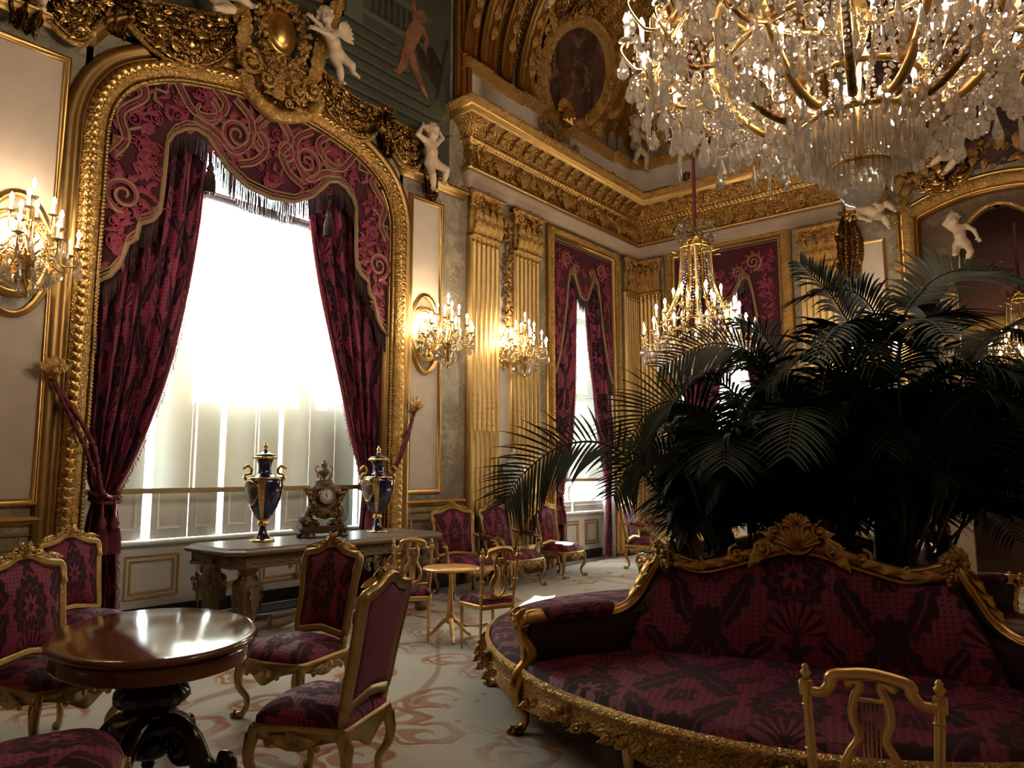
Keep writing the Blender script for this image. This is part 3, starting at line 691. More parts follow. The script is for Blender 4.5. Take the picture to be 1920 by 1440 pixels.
# fluted pilasters with capitals
def pilaster(F, c, w, n1, z0=.42, out=.12, fold=False):
    h = w / 2; sh = MB(); cap = MB()
    nf = 6; x = np.linspace(-h, h, nf * 8 + 1); t = (x + h) / w * nf; e = np.abs((t % 1) - .5) * 2
    dep = out - .03 * np.sqrt(np.clip(1 - (e / .72) ** 2, 0, 1)) * (np.abs(x) < h * .93)
    rd = out + .022 * np.sqrt(np.clip(1 - (e / .72) ** 2, 0, 1)) * (np.abs(x) < h * .93)
    col = lambda d, z: np.c_[np.r_[c - h, c + x, c + h], np.full(len(x) + 2, z), np.r_[0, d, 0]]
    grid(sh, [col(rd, z0), col(rd, 2.12), col(dep, 2.16), col(dep, 4.98), col(dep * 0 + out, 5.0), col(dep * 0 + out, 5.03)], M=F)
    for i in range(nf):
        xx = c - h + (i + .5) * w / nf
        ell(sh, (xx, 4.93, out - .01), (w / nf * .3, .05, .03), 6, F)
        for k in range(6): rosette(cap, tmat(F, xx, 2.22 + k * .085, out + .005), .022, 4)
    box(sh, (c, z0 - .06, out / 2), (w + .06, .14, out + .06), F); box(sh, (c, .2, out / 2), (w + .10, .34, out + .05), F)
    mould(cap, [(c - h - .02, 5.03), (c + h + .02, 5.03)], [(-.03, 0), (-.03, out + .03), (.0, out + .05), (.03, out + .03), (.03, 0)], F)
    box(cap, (c, 5.34, out / 2), (w * .92, .62, out), F)
    for row, (z, nl, L) in enumerate(((5.06, 5, .26), (5.16, 4, .34))):
        for i in range(nl):
            xx = c - h + (i + .5) * w / nl; leaf(cap, tmat(F, xx, z, out + .005), L, w / nl * .55, .07, 4, 0, 10, 7)
    for s in (-1, 1):
        cscroll(cap, tmat(F, c + s * (h - .04), 5.62, out + .03), .095, .024, 1.5, s, 6, 22)
        cscroll(cap, tmat(F, c + s * (h - .2), 5.60, out + .02), .06, .018, 1.5, -s, 6, 18)
        lathe(cap, [(.0, -.0), (.045, .0), (.03, .06), (.035, .14), (.06, .2), (.07, .24), (0, .24)], 10, F @ mat4((c + s * (h + .0), 5.46, out + .02), (-PI / 2, 0, 0)))
    spray(cap, F, c - h * .8, c + h * .8, 5.3, 5.6, 16, out + .03, .07, int(c * 10) + 3)
    shell(cap, tmat(F, c, 5.60, out + .03), .09, 7, .04); ell(cap, (c, 5.72, out + .05), (.03, .03, .03), 8, F)
    mould(cap, [(c - h - .05, 5.70), (c + h + .05, 5.70)], [(-.02, 0), (-.02, out + .05), (.03, out + .09), (.06, out + .09), (.06, 0)], F)
    struct('trim_%d' % n1, sh, GOLDW, None, True); struct('trim_%d' % (n1 + 1), cap, GOLDC, None, True)
pilaster(LW, 8.005, .63, 27); pilaster(LW, 9.025, .63, 29); pilaster(BW, -3.625, .63, 31); pilaster(LW, 12.40, .52, 33, out=.10); pilaster(BW, -6.88, .52, 35, out=.10)
m = MB(); box(m, (8.515, 3.2, .02), (.38, 4.1, .04), LW); box(m, (-2.81, 3.3, .02), (.40, 4.0, .04), BW); struct('trim_37', m, CREAM)
m = MB()
for F, a, b in ((LW, 8.325, 8.705), (BW, -3.01, -2.61)):
    mould(m, [(a, 1.25), (a, 5.3), (b, 5.3), (b, 1.25), (a, 1.25)], [(0, .04), (.01, .06), (.03, .05), (.04, .04)], F, None, None, True)
mould(m, [(9.36, 1.2), (9.36, 5.7)], [(-.02, 0), (-.02, .05), (.06, .05), (.06, 0)], LW)
mould(m, [(-2.42, 1.2), (-2.42, 5.6)], [(-.02, 0), (-.02, .05), (.06, .05), (.06, 0)], BW)
struct('trim_38', m, GOLD)

# rectangular window surrounds
def rect_frame(F, a0, a1, z1, n1, w=.17):
    p = [(a0, .06), (a0, z1), (a1, z1), (a1, .06)]; m = MB(); g = MB()
    mould(m, p, pdense([(-w + .03, .03), (-w + .05, .07), (-.09, .10), (-.05, .08), (-.04, .04)], 14), F, .016, acanthus(.13, .02, 2.5))
    mould(g, p, [(-w, 0), (-w, .04), (-w + .03, .05), (-w + .03, .0)], F); mould(g, p, [(-.045, .03), (-.03, .07), (-.01, .05), (.0, .03), (.0, -.45)], F)
    leafrow(m, F, p, .10, -.09, .075, .12, .032)
    struct('trim_%d' % n1, m, GOLDC, None, True); struct('trim_%d' % (n1 + 1), g, GOLD, None, True)
rect_frame(LW, 9.82, 11.77, 5.57, 39); rect_frame(BW, -6.33, -4.31, 5.67, 41, .22)

# end-wall arch, its spandrel and the room beyond
m = MB(); mould(m, barch(1.18, 0, 40, .06), pdense([(-.06, .02), (-.03, .10), (.03, .12), (.09, .08), (.12, .02)], 14), BW, .02, acanthus(.15, .02, 2.)); struct('trim_43', m, GOLDC, None, True)
m = MB(); mould(m, barch(1.18, 0, 40, .06), [(-.12, 0), (-.12, .05), (-.06, .06), (-.06, .0)], BW); mould(m, barch(1.18, 0, 40, .06), [(.115, .03), (.13, .06), (.16, .05), (.17, -.1), (.17, -.16)], BW)
for s in (-1, 1):
    pass
struct('trim_44', m, GOLD, None, True)
m = MB()
ia = [(XA + .62 * math.cos(t), 4.40 + 1.15 * math.sin(t)) for t in np.linspace(PI, 0, 30)]
poly(m, [(XA - 1.1, 4.3), (XA - 1.1, 5.62)] + [tuple(p) for p in barch(1.09)[2:-2]] + [(XA + 1.1, 5.6), (XA + 1.1, 4.3)] + ia[::-1], BW @ mat4((0, 0, -.30)), .14); struct('wall_spandrel', m, TAPES)
m = MB(); mould(m, [(XA - .62, 2.0)] + ia + [(XA + .62, 2.0)], [(-.05, -.16), (-.045, -.12), (-.02, -.10), (.0, -.12), (.0, -.3)], BW)
for s in (-1, 1):
    a, b = sorted((XA + s * 1.08, XA + s * .60)); mould(m, [(a, 4.30), (b, 4.30)], [(0, -.2), (-.02, -.06), (.02, -.04), (.05, -.08), (.06, -.12)], BW); mould(m, [(a, 3.92), (b, 3.92)], [(-.02, -.2), (-.03, -.06), (.0, -.05), (.04, -.09), (.05, -.2)], BW)
    mould(m, [(a, 3.62), (b, 3.62)], [(-.18, -.2), (-.17, -.10), (.0, -.10), (.02, -.06), (.05, -.06), (.05, -.2)], BW, .03, None)
struct('trim_45', m, GOLDC, None, True)
m = MB()
for s in (-1, 1): box(m, (XA + s * .85, 2.15, -.24), (.50, 4.3, .14), BW)
struct('wall_niche_piers', m, PINKST)
m = MB(); box(m, (XA, 3.2, -3.2), (5.4, 6.6, .1), BW); box(m, (XA - 2.6, 3.2, -1.75), (.1, 6.6, 3), BW); box(m, (XA + 2.6, 3.2, -1.75), (.1, 6.6, 3), BW); box(m, (XA, 6.45, -1.75), (5.4, .1, 3), BW); struct('wall_beyond', m, m_plain('red_room_beyond', (.12, .05, .03), .7))
m = MB(); mould(m, [(XA - 2.5, 4.2), (XA + 2.5, 4.2)], [(-.2, -3.1), (-.15, -3.0), (0, -3.0), (.1, -2.9), (.15, -3.1)], BW, .05, acanthus(.2, .03)); struct('trim_46', m, GOLDC, None, True)

# windows
def window(n, F, a0, a1, z0, z1, posts, trans, depth, shut):
    r = bpy.data.objects.new('window_%d' % n, None); COL.objects.link(r); r['kind'] = 'structure'
    f = MB(); o = -depth
    for x in [a0, a1] + posts: box(f, (x, (z0 + z1) / 2, o), (.09 if x not in (a0, a1) else .12, z1 - z0, .09), F, .01)
    for z in [z0, z1] + trans: box(f, ((a0 + a1) / 2, z, o), (a1 - a0, .10, .08), F, .01)
    xs_ = sorted([a0, a1] + posts)
    for xa, xb in zip(xs_[:-1], xs_[1:]):
        for zz in trans + [z1]:
            pass
    f.build('window_frame', WHITEP, r, False)
    p = MB(); box(p, ((a0 + a1) / 2, (z0 + z1) / 2, o - .03), (a1 - a0, z1 - z0, .006), F); p.build('pane', PANE, r, False)
    for i, (sa, sb, sz0, sz1) in enumerate(shut):
        s = MB(); box(s, ((sa + sb) / 2, (sz0 + sz1) / 2, o + .10), (sb - sa, sz1 - sz0, .03), F, .004)
        q = .07
        for u0, u1 in ((sz0 + .1, sz0 + (sz1 - sz0) * .46), (sz0 + (sz1 - sz0) * .50, sz1 - .1)):
            mould(s, [(sa + q, u0), (sa + q, u1), (sb - q, u1), (sb - q, u0), (sa + q, u0)], [(0, o + .115), (.008, o + .128), (.02, o + .122), (.028, o + .115)], F, None, None, True)
        s.build('shutter', WHITEP, r, False)
    return r
wb = [2.50, 3.30, 4.42, 5.22, 6.36]
shut = []
TOPS = {4.03: 2.43, 4.43: 2.43, 4.81: 2.43, 5.57: 2.45, 5.96: 2.45}
for a, b in ((2.50, 2.92), (2.94, 3.53), (3.62, 4.02), (4.03, 4.36), (4.43, 4.80), (4.81, 5.12), (5.18, 5.56), (5.57, 5.95), (5.96, 6.28), (6.35, 6.62)): shut.append((a, b, .84, TOPS.get(a, 3.12)))
window(1, LW, 2.40, 6.66, .80, 5.6, [3.40, 4.40, 5.16, 6.0], [3.18, 4.45], .82, shut)
window(2, LW, 9.75, 11.86, .80, 5.5, [10.80], [1.02, 1.45, 3.0, 4.4], .40, [(9.78, 10.78, .84, 1.02), (10.82, 11.84, .84, 1.02)])  # low solid panels added here to narrow the sun slot under the blind
window(3, BW, -6.45, -4.19, .80, 5.6, [-5.32], [2.2, 3.6], .62, [])
# embrasures: sill shelf, dado with gilt panels, dark skirting, reveals
def embrasure(F, a0, a1, d, zt, n1, npan):
    w = MB(); g = MB(); k = MB(); dk = MB()
    box(w, ((a0 + a1) / 2, .40, -d + .02), (a1 - a0, .80, .06), F); box(w, ((a0 + a1) / 2, .81, -d + .02), (a1 - a0 + .0, .045, .20), F, .012)
    for x in (a0 - .03, a1 + .03): box(w, (x, zt / 2, -d / 2 - .05), (.06, zt, d + .1), F)
    box(w, ((a0 + a1) / 2, zt + .03, -d / 2), (a1 - a0, .06, d), F)
    st = (a1 - a0) / npan
    for i in range(npan):
        x0, x1 = a0 + i * st + .10, a0 + (i + 1) * st - .10
        for q in (0, .05): mould(g, [(x0 + q, .24 + q), (x0 + q, .68 - q), (x1 - q, .68 - q), (x1 - q, .24 + q), (x0 + q, .24 + q)], [(0, -d + .05), (.004, -d + .066), (.02, -d + .062), (.024, -d + .05)], F, None, None, True)
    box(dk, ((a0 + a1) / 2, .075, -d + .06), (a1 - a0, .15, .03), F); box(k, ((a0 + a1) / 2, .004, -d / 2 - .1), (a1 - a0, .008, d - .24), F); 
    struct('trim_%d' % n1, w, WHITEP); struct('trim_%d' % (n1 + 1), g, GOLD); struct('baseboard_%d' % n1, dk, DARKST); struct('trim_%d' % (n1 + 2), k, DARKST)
embrasure(LW, 2.51, 6.37, .76, 5.75, 47, 5); embrasure(LW, 9.83, 11.76, .36, 5.55, 51, 3); embrasure(BW, -6.32, -4.32, .56, 5.65, 55, 3)
m = MB(); box(m, (4.44, .012, -.62), (3.8, .012, .05), LW, .004); struct('trim_59', m, SILVER)

# darker painted lunette over the end-wall arch
m = MB(); poly(m, [(-2.6, 6.1), (.4, 6.1), (.6, 7.4), (.6, 10.5), (-3.1, 10.5), (-3.1, 6.95), (-2.6, 6.95)], BW, .02); o = m.build('lunette_mural', OVALP, None, False); tag(o, 'dark brown mural above the end-wall arch, mostly hidden by the great chandelier', 'painting')
# ------------------------------------------------------------------ curtains, valances, blinds
def drape(mb, F, rows, nf, amp, o0=-.16, ns=150, nz=70, ph=0., wid=3.0):
    r = np.array(sorted(rows, key=lambda q: -q[0]), float); zz = smoothpts(r, nz); s = np.linspace(0, 1, ns)
    z = zz[:, 0][:, None]; aL = zz[:, 1][:, None]; aR = zz[:, 2][:, None]
    a = aL + (aR - aL) * (s[None, :] + .012 * np.sin(2 * PI * nf * s[None, :] * 2))
    w = np.clip((aR - aL) / (r[:, 2] - r[:, 1]).max(), .2, 1)
    o = o0 + amp * (.55 + .45 * w) * (np.sin(2 * PI * nf * s[None, :] + ph + .6 * np.sin(z * 1.3)) + .35 * np.sin(2 * PI * nf * 2.3 * s[None, :] + z * .9)) + .03 * np.sin(s[None, :] * 5 + z)
    uv = np.stack(np.broadcast_arrays(s[None, :] * wid, z), -1)
    grid(mb, np.stack(np.broadcast_arrays(a, z, o), -1), uv=uv, M=F)
    return a, z * np.ones_like(a), o
def curtain(F, rows, nf, amp, label, side, o0=-.16, ph=0., group=None, wid=3.0):
    m = MB(); a, z, o = drape(m, F, rows, nf, amp, o0, ph=ph, wid=wid)
    base = F @ np.array([(rows[-1][1] + rows[-1][2]) / 2, 0, o0, 1])
    t = thing('curtain', label, 'curtain', tuple(base[:3]), 0, group)
    m.build('cloth', DAMCURT, t)
    e = MB(); k = -1 if side > 0 else 0
    P = np.stack([a[:, k], z[:, k], o[:, k] + .01], -1); tube(e, P, .018, 6, F)
    r = random.Random(int(abs(base[1]) * 100))
    for i in range(0, len(P) - 1, 1):
        for j in range(4):
            q = P[i] + (P[i + 1] - P[i]) * j / 4; tube(e, [q, q + np.array([side * r.uniform(.02, .045), -.01, .01]), q + np.array([side * r.uniform(.02, .05), -r.uniform(.03, .06), .0])], .0035, 3, F, cap=False)
    e.build('edging', CRIMAPP, t)
    return t
cl = [(5.3, 2.60, 3.80), (4.8, 2.60, 3.74), (4.16, 2.61, 3.68), (3.33, 2.62, 3.57), (2.54, 2.63, 3.43), (1.88, 2.66, 3.24), (1.50, 2.74, 3.09), (1.30, 2.80, 3.00), (1.10, 2.76, 3.03), (.6, 2.72, 3.08), (.02, 2.70, 3.10)]
cr = [(5.3, 5.00, 6.30), (4.8, 5.06, 6.30), (3.91, 5.23, 6.29), (3.01, 5.46, 6.28), (2.1, 5.70, 6.25), (1.6, 5.88, 6.20), (1.34, 5.96, 6.15), (1.1, 5.95, 6.18), (.6, 5.92, 6.22), (.02, 5.90, 6.24)]
CUR1 = curtain(LW, cl, 6.5, .050, 'crimson damask curtain tied back on the left of the big arched window', 1)
CUR2 = curtain(LW, cr, 6, .050, 'crimson damask curtain tied back on the right of the arched window, behind a vase', -1, ph=1.)
nl = [(5.2, 9.84, 10.72), (4.0, 9.84, 10.66), (3.0, 9.84, 10.58), (2.0, 9.85, 10.42), (1.4, 9.88, 10.22), (1.1, 9.90, 10.16), (.5, 9.87, 10.2), (.02, 9.86, 10.22)]
nr = [(5.2, 10.95, 11.75), (4.0, 11.05, 11.75), (3.0, 11.18, 11.75), (2.0, 11.34, 11.75), (1.4, 11.5, 11.73), (1.1, 11.53, 11.72), (.5, 11.5, 11.74), (.02, 11.48, 11.75)]
curtain(LW, nl, 4, .045, 'long crimson damask curtain on the left of the narrow window near the corner', 1, o0=-.075, wid=1.4)
curtain(LW, nr, 4, .045, 'long crimson damask curtain on the right of the narrow window near the corner', -1, o0=-.075, ph=.7, wid=1.4)
bl = [(5.3, -6.30, -5.30), (4.0, -6.30, -5.42), (3.0, -6.30, -5.6), (2.0, -6.29, -5.85), (1.4, -6.27, -6.0), (1.1, -6.26, -6.04), (.5, -6.28, -6.0), (.02, -6.28, -5.98)]
br = [(5.3, -5.20, -4.34), (4.0, -5.1, -4.34), (3.0, -4.95, -4.34), (2.0, -4.72, -4.35), (1.4, -4.6, -4.36), (1.1, -4.58, -4.37), (.5, -4.6, -4.36), (.02, -4.62, -4.36)]
curtain(BW, bl, 4, .045, 'crimson curtain on the left of the end-wall window, behind the palms', 1, wid=1.5)
curtain(BW, br, 4, .045, 'crimson curtain on the right of the end-wall window, behind the palms', -1, ph=.7, wid=1.5)

def tassel(mb, M, L=.34, r=.05, n=22):
    lathe(mb, [(.0, 0), (r * .35, -.005), (r * .5, -.03), (r * .85, -.07), (r * .55, -.10), (r * .8, -.12)], 12, M)
    for i in range(n):
        a = 2 * PI * i / n; tube(mb, [(r * .7 * math.cos(a), r * .7 * math.sin(a), -.11), (r * 1.05 * math.cos(a), r * 1.05 * math.sin(a), -L * .6), (r * 1.1 * math.cos(a), r * 1.1 * math.sin(a), -L)], r * .14, 4, M)
VUP = basis((0, 0, 0), (1, 0, 0), (0, 0, -1), (0, 1, 0))     # local z up inside a wall frame
def valance(F, c, hw, lo, hi, label, tas, detail=1., fr=.27, lobes=(), o=.0):
    """lo: [(d, z)] half profile from the centre out; hi: function(d) -> z"""
    dd = np.array([q[0] for q in lo]); zl = np.array([q[1] for q in lo])
    d = np.unique(np.round(np.r_[np.linspace(0, hw, int(90 * detail)), dd[dd <= hw], dd[dd <= hw] + .004], 4)); d = d[d <= hw]
    zlo = np.interp(d, dd, zl); D = np.r_[-d[::-1], d[1:]]; ZL = np.r_[zlo[::-1], zlo[1:]]
    ZH = np.array([hi(abs(x)) for x in D]); ZH = np.maximum(ZH, ZL + .02)
    ww = .012 * np.sin(D * 9); t = np.linspace(0, 1, 12)[None, :]
    base = F @ np.array([c, ZH.max(), o, 1]); th = thing('valance', label, 'valance', tuple(base[:3]))
    m = MB()
    for oo in (o, o - .025): grid(m, np.stack(np.broadcast_arrays(c + D[:, None], ZL[:, None] + (ZH - ZL)[:, None] * t, oo + ww[:, None] * (1 - t)), -1), M=F)
    m.build('pelmet_cloth', MAROON, th)
    b = MB(); E = np.stack([c + D, ZL + .0, o + ww + .012], -1)
    pp = dens(np.stack([D, ZL], -1), .02)[0]; EE = np.stack([c + pp[:, 0], pp[:, 1], np.full(len(pp), o + .014)], -1)
    tube(b, EE, .022 * detail ** .3, 6, F, flat=1., up=(0, 0, 1)); tube(b, EE + np.array([0, .045, .0]), .012, 5, F); tube(b, EE + np.array([0, .085, .002]), .012, 5, F)
    top = np.stack([c + D, ZH - .05, np.full(len(D), o + .014)], -1); tube(b, top, .018, 5, F); tube(b, top - np.array([0, .045, 0]), .008, 5, F)
    for s in (-1, 1):
        tube(b, [(c + s * (hw - .05), zlo[-1] + .05, o + .014), (c + s * (hw - .05), hi(hw) - .05, o + .014)], .018, 5, F)
    qs = {-1: MB(), 1: MB()}; r = random.Random(int(c * 31))
    for (ld, lz, lr, kind) in lobes:
        for s in ((-1, 1) if ld else (1,)):
            M = tmat(F, c + s * ld, lz, o + .015); q = qs[s]
            if kind == 's':
                p = spiral(lr, 1.9, 44, .12, -PI / 2, s); tube(b, p, .020 * np.linspace(1.2, .7, 44), 5, M, flat=1.)
                tube(q, p * .84 + np.array([0, .0, 0]), .016 * np.linspace(1.3, .5, 44), 5, M)
                for k in range(9): leaf(q, M @ mat4((lr * .8 * math.cos(k * .7), lr * .8 * math.sin(k * .7), .004), (0, 0, k * .7 - PI / 2 + .9 * s)), lr * .7, lr * .2, .006, 3, .02 * s, 7, 5)
            elif kind == 'z':
                pts = np.array([(-.12, .16), (-.02, .10), (-.02, .0), (.10, .0), (.10, -.12), (.02, -.16)]) * lr * [s, 1]
                tube(b, np.c_[pts, np.zeros(6)], .022, 4, M); tube(q, np.c_[pts + .0, np.full(6, .012)], .009, 4, M)
            elif kind == 'c':
                p = spiral(lr, .8, 26, .5, PI * .5 + s * .4, s)
                for w_ in (.84, 1., 1.16): tube(b if w_ != 1. else q, p * w_ + [0, 0, .006], .0145, 5, M)
            elif kind == 'w':
                pts = np.array(lr, float) - [ld, lz]; pp_ = smoothpts(np.c_[pts[:, 0] * s, pts[:, 1], np.zeros(len(pts))], 40); tg_ = np.gradient(pp_, axis=0); tg_ /= np.linalg.norm(tg_, axis=1)[:, None]; nn_ = np.stack([-tg_[:, 1], tg_[:, 0], tg_[:, 2] * 0], -1)
                for w_ in (-.034, 0, .034): tube(b if w_ else q, pp_ + nn_ * w_ + [0, 0, .006], .0155, 5, M)
            else:
                n = int(lr * 85)
                for k in range(n):
                    a = r.uniform(-.8, .8); x, y = r.uniform(-lr, lr) * .55 * (1 if kind == 'f' else .5), r.uniform(-lr, lr)
                    Mk = M @ mat4((x, y, 0), (0, 0, a + s * math.atan2(x, abs(y) + .1) + r.choice((0, 0, 2.2, -2.2))))
                    if k % 3 == 0: cscroll(q, Mk, r.uniform(.05, .085), .012, 1.5, r.choice((-1, 1)), 5, 16, lift=.15)
                    else: leaf(q, Mk, r.uniform(.08, .15), .026, .006, 3, r.uniform(-.07, .07), 7, 5)
    b.build('gold_braid', STRAP, th, label='old gold braid'); [qq.build('scroll_applique', CRIMAPP, th, label='bright crimson scrollwork') for qq in qs.values()]
    f = MB(); step = .013
    for x in np.arange(-hw, hw, step):
        z0 = np.interp(abs(x), d, zlo); L = fr * r.uniform(.9, 1.08); k = r.uniform(-.006, .006)
        tube(f, [(c + x, z0, o - .01), (c + x + k, z0 - L * .5, o - .012), (c + x + 1.6 * k, z0 - L, o - .01 + r.uniform(-.01, .01))], [.0058, .0062, .004], 4, F)
    f.build('fringe', FRINGE, th, kind='stuff')
    for (x, z, L) in tas:
        tm = MB(); tube(tm, [(0, 0, .12), (0, 0, 0)], .012, 6, tmat(F, x, z, o + .03) @ VUP); tassel(tm, tmat(F, x, z, o + .03) @ VUP, L); tm.build('tassel', FRINGE, th)
    return th
ap = archpath(-.04, 0.)
hiA = lambda x: float(np.interp(YC + x, ap[1:-1, 0], ap[1:-1, 1]))
valance(LW, YC, 1.88, [(0, 4.64), (.3, 4.68), (.55, 4.82), (.68, 4.97), (.78, 5.08), (.90, 5.12), (1.02, 5.08), (1.14, 4.98), (1.20, 4.86), (1.22, 4.30), (1.24, 4.12), (1.30, 4.02), (1.42, 3.95), (1.44, 3.80), (1.52, 3.72), (1.58, 3.50), (1.66, 3.38), (1.78, 3.30), (1.9, 3.30)], hiA,
    'embroidered dark crimson valance with fringe across the top of the big arched window', [(3.70, 4.80, .34), (5.22, 4.72, .34), (2.64, 3.02, .4)], 1.6,
    lobes=[(1.0, 5.3, [(1.72, 4.55), (1.6, 4.75), (1.66, 5.0), (1.45, 5.25), (1.5, 5.42), (1.3, 5.5)], 'w'), (1.0, 5.3, [(1.15, 5.55), (.95, 5.30), (.72, 5.32), (.6, 5.5), (.75, 5.66)], 'w'), (.5, 5.3, [(.95, 5.22), (.7, 5.16), (.48, 5.02), (.3, 5.2), (.3, 5.45), (.5, 5.62)], 'w'), (0.3, 5.1, [(-.2, 5.42), (.0, 5.62), (.22, 5.42), (.1, 5.2), (.22, 5.0), (.42, 4.9)], 'w'), (.9, 5.58, .30, 'f'), (.6, 5.18, .28, 'f'), (1.66, 5.05, .22, 'f'), (1.72, 4.5, .2, 'g'), (1.35, 4.4, .3, 'g'), (1.58, 4.20, .19, 's'), (.45, 5.22, .20, 's'), (.82, 5.35, .16, 'c'), (1.60, 4.75, 1.1, 'z'), (1.25, 5.38, 1.0, 'z'), (0, 5.00, .26, 'f'), (.22, 5.55, .26, 'f'), (.75, 5.56, .2, 'f'), (1.1, 5.25, .22, 'f'), (1.42, 4.75, .35, 'g'), (1.62, 3.75, .26, 'g'), (1.45, 5.2, .22, 'f'), (.5, 4.95, .14, 'f'), (.15, 5.25, .13, 's')])
nlo = [(0, 4.62), (.12, 4.66), (.22, 4.85), (.30, 5.0), (.38, 5.05), (.46, 4.98), (.52, 4.7), (.58, 4.3), (.64, 4.0), (.72, 3.7), (.80, 3.4), (.9, 3.2), (1., 3.2)]
valance(LW, 10.795, 1.01, nlo, lambda x: 5.60, 'narrow fringed crimson valance on the window left of the corner', [(11.2, 4.55, .3)], 1., .24, lobes=[(.55, 5.25, .14, 's'), (.25, 5.15, .10, 's'), (0, 4.95, .2, 'f'), (.75, 4.6, .4, 'g'), (.8, 3.8, .3, 'g'), (.72, 5.2, .2, 'f')], o=.01)
valance(BW, -5.32, 1.06, nlo, lambda x: 5.71, 'fringed crimson valance on the end-wall window behind the small chandelier', [], 1., .24, lobes=[(.55, 5.30, .16, 's'), (.25, 5.15, .12, 's'), (0, 4.95, .2, 'f'), (.78, 4.6, .4, 'g'), (.82, 3.8, .3, 'g'), (.78, 5.25, .22, 'f')], o=.03)

def blind(F, a0, a1, z0, z1, o, label, mat=None):
    b = F @ np.array([(a0 + a1) / 2, z1, o, 1]); t = thing('roller_blind', label, 'window blind', tuple(b[:3]))
    m = MB(); grid(m, np.array([[(a0, z0, o), (a1, z0, o)], [(a0, z1, o), (a1, z1, o)]]), M=F); m.build('blind_cloth', mat or BLIND, t, False)
    m = MB(); tube(m, [(a0 - .02, z1 + .05, o), (a1 + .02, z1 + .05, o)], .055, 14, F); tube(m, [(a0 - .02, z1 + .07, o + .07), (a1 + .02, z1 + .07, o + .07)], .014, 6, F); m.build('roller_tube', GREY, t)
    m = MB(); box(m, ((a0 + a1) / 2, z0 + .02, o), (a1 - a0, .055, .014), F, .004); m.build('hem_bar', HEMBAR, t, False)
blind(LW, 2.53, 6.35, 1.33, 4.60, -.50, 'wide translucent roller blind lowered in the big arched window')
blind(LW, 9.86, 11.73, 1.38, 5.3, -.20, 'roller blind lowered in the narrow window left of the corner', BLIND2)
blind(BW, -6.28, -4.36, 1.30, 5.3, -.36, 'roller blind in the end-wall window, seen in gaps between palm leaves')

def tieback(F, hook, knot, hl, tl, side):
    hk = thing('tieback_hook', hl, 'curtain hook', tuple((F @ np.array([*hook, .0, 1]))[:3])); m = MB()
    rosette(m, tmat(F, hook[0], hook[1], .02), .07, 7); tube(m, [(hook[0], hook[1], 0), (hook[0], hook[1] + .01, .12), (hook[0] + .0, hook[1] + .05, .17)], .018, 8, F)
    for k in range(5): leaf(m, tmat(F, hook[0], hook[1] + .05, .10, (k - 2) * .55), .16, .04, .04, 3, 0, 8, 5)
    ell(m, (hook[0], hook[1] + .06, .17), .028, 8, F); m.build('hook_bracket', GOLDC, hk)
    t = thing('curtain_tieback', tl, 'curtain tieback', tuple((F @ np.array([*knot, 0, 1]))[:3])); m = MB()
    for k in (-1, 1):
        p = smoothpts([(hook[0], hook[1] - .0, .10 + .0), (hook[0] + (knot[0] - hook[0]) * .5 + k * .03, (hook[1] + knot[1]) / 2 - .04 + k * .02, .19), (knot[0] - side * .12, knot[1] + .06, .08 + .02 * k), (knot[0] + side * .06, knot[1] - .02, -.05)], 30)
        tube(m, p, .021, 9, F, twist=40., star=(.22, 3))
    m2 = smoothpts([(knot[0] - .13, knot[1] + .03, -.13), (knot[0] - .10, knot[1], -.04), (knot[0], knot[1] - .015, -.02), (knot[0] + .10, knot[1] - .0, -.05), (knot[0] + .12, knot[1] + .03, -.14)], 24); tube(m, m2, .024, 9, F, twist=26., star=(.2, 3)); tube(m, m2 + np.array([0, -.045, 0]), .022, 9, F, twist=26., star=(.2, 3))
    m.build('twisted_cord', ROPE, t)
    for dx in (-.06, .05):
        q = MB(); tube(q, [(knot[0] + dx, knot[1], -.02), (knot[0] + dx, knot[1] - .2, -.0)], .014, 6, F); tassel(q, tmat(F, knot[0] + dx, knot[1] - .18, .0) @ VUP, .34, .055); q.build('tassel', ROPE, t)
tieback(LW, (2.33, 2.36), (2.92, 1.32), 'gilt foliate hook on the marble left of the arched window', 'twisted crimson cord tying the curtain beside the left wall panel', 1)
tieback(LW, (6.62, 2.33), (6.05, 1.36), 'gilt hook on the marble right of the arched window', 'crimson cord running down to the curtain behind the right blue vase', -1)
tieback(LW, (9.72, 2.0), (10.05, 1.2), 'small gilt hook left of the narrow window', 'crimson cord on the left curtain of the narrow window', 1)
# ------------------------------------------------------------------ painted lunette, medallion, cartouche, swags, cherubs
ptop = [(YC + a, z + .05) for a, z in smoothpts([(-2.9, 5.68), (-1.98, 5.68), (-1.85, 5.88), (-1.6, 6.04), (-1.2, 6.18), (-.6, 6.27), (0, 6.3), (.6, 6.27), (1.2, 6.18), (1.6, 6.04), (1.85, 5.88), (1.98, 5.70), (2.86, 5.70)], 40)]
LP = thing('lunette_painting', 'dark mural of green stairs and a dancing figure above the arched window', 'painting', (WX, YC, 6.3))
m = MB(); poly(m, ptop + [(7.30, 10.6), (1.54, 10.6)], LW @ mat4((0, 0, .004)), .016); m.build('painted_ground', SKYP, LP, False)
m = MB(); e = MB()
for i in range(7):
    z = 6.38 + i * .155; b = 7.26 - i * .20 if i < 6 else 6.2
    poly(m, [(4.9, z), (b, z), (b + .10, z + .085), (b - .02, z + .03), (4.9, z + .03)], LW @ mat4((0, 0, .02)), .004)
    box(e, ((4.9 + b) / 2, z + .055, .022), (b - 4.9, .02, .004), LW)
for k in range(9): poly(m, [(5.78 + k * .11, 7.62), (5.82 + k * .11, 7.72), (5.79 + k * .11, 7.95), (5.86 + k * .11, 7.95), (5.84 + k * .11, 7.72), (5.87 + k * .11, 7.62)], LW @ mat4((0, 0, .02)), .004)
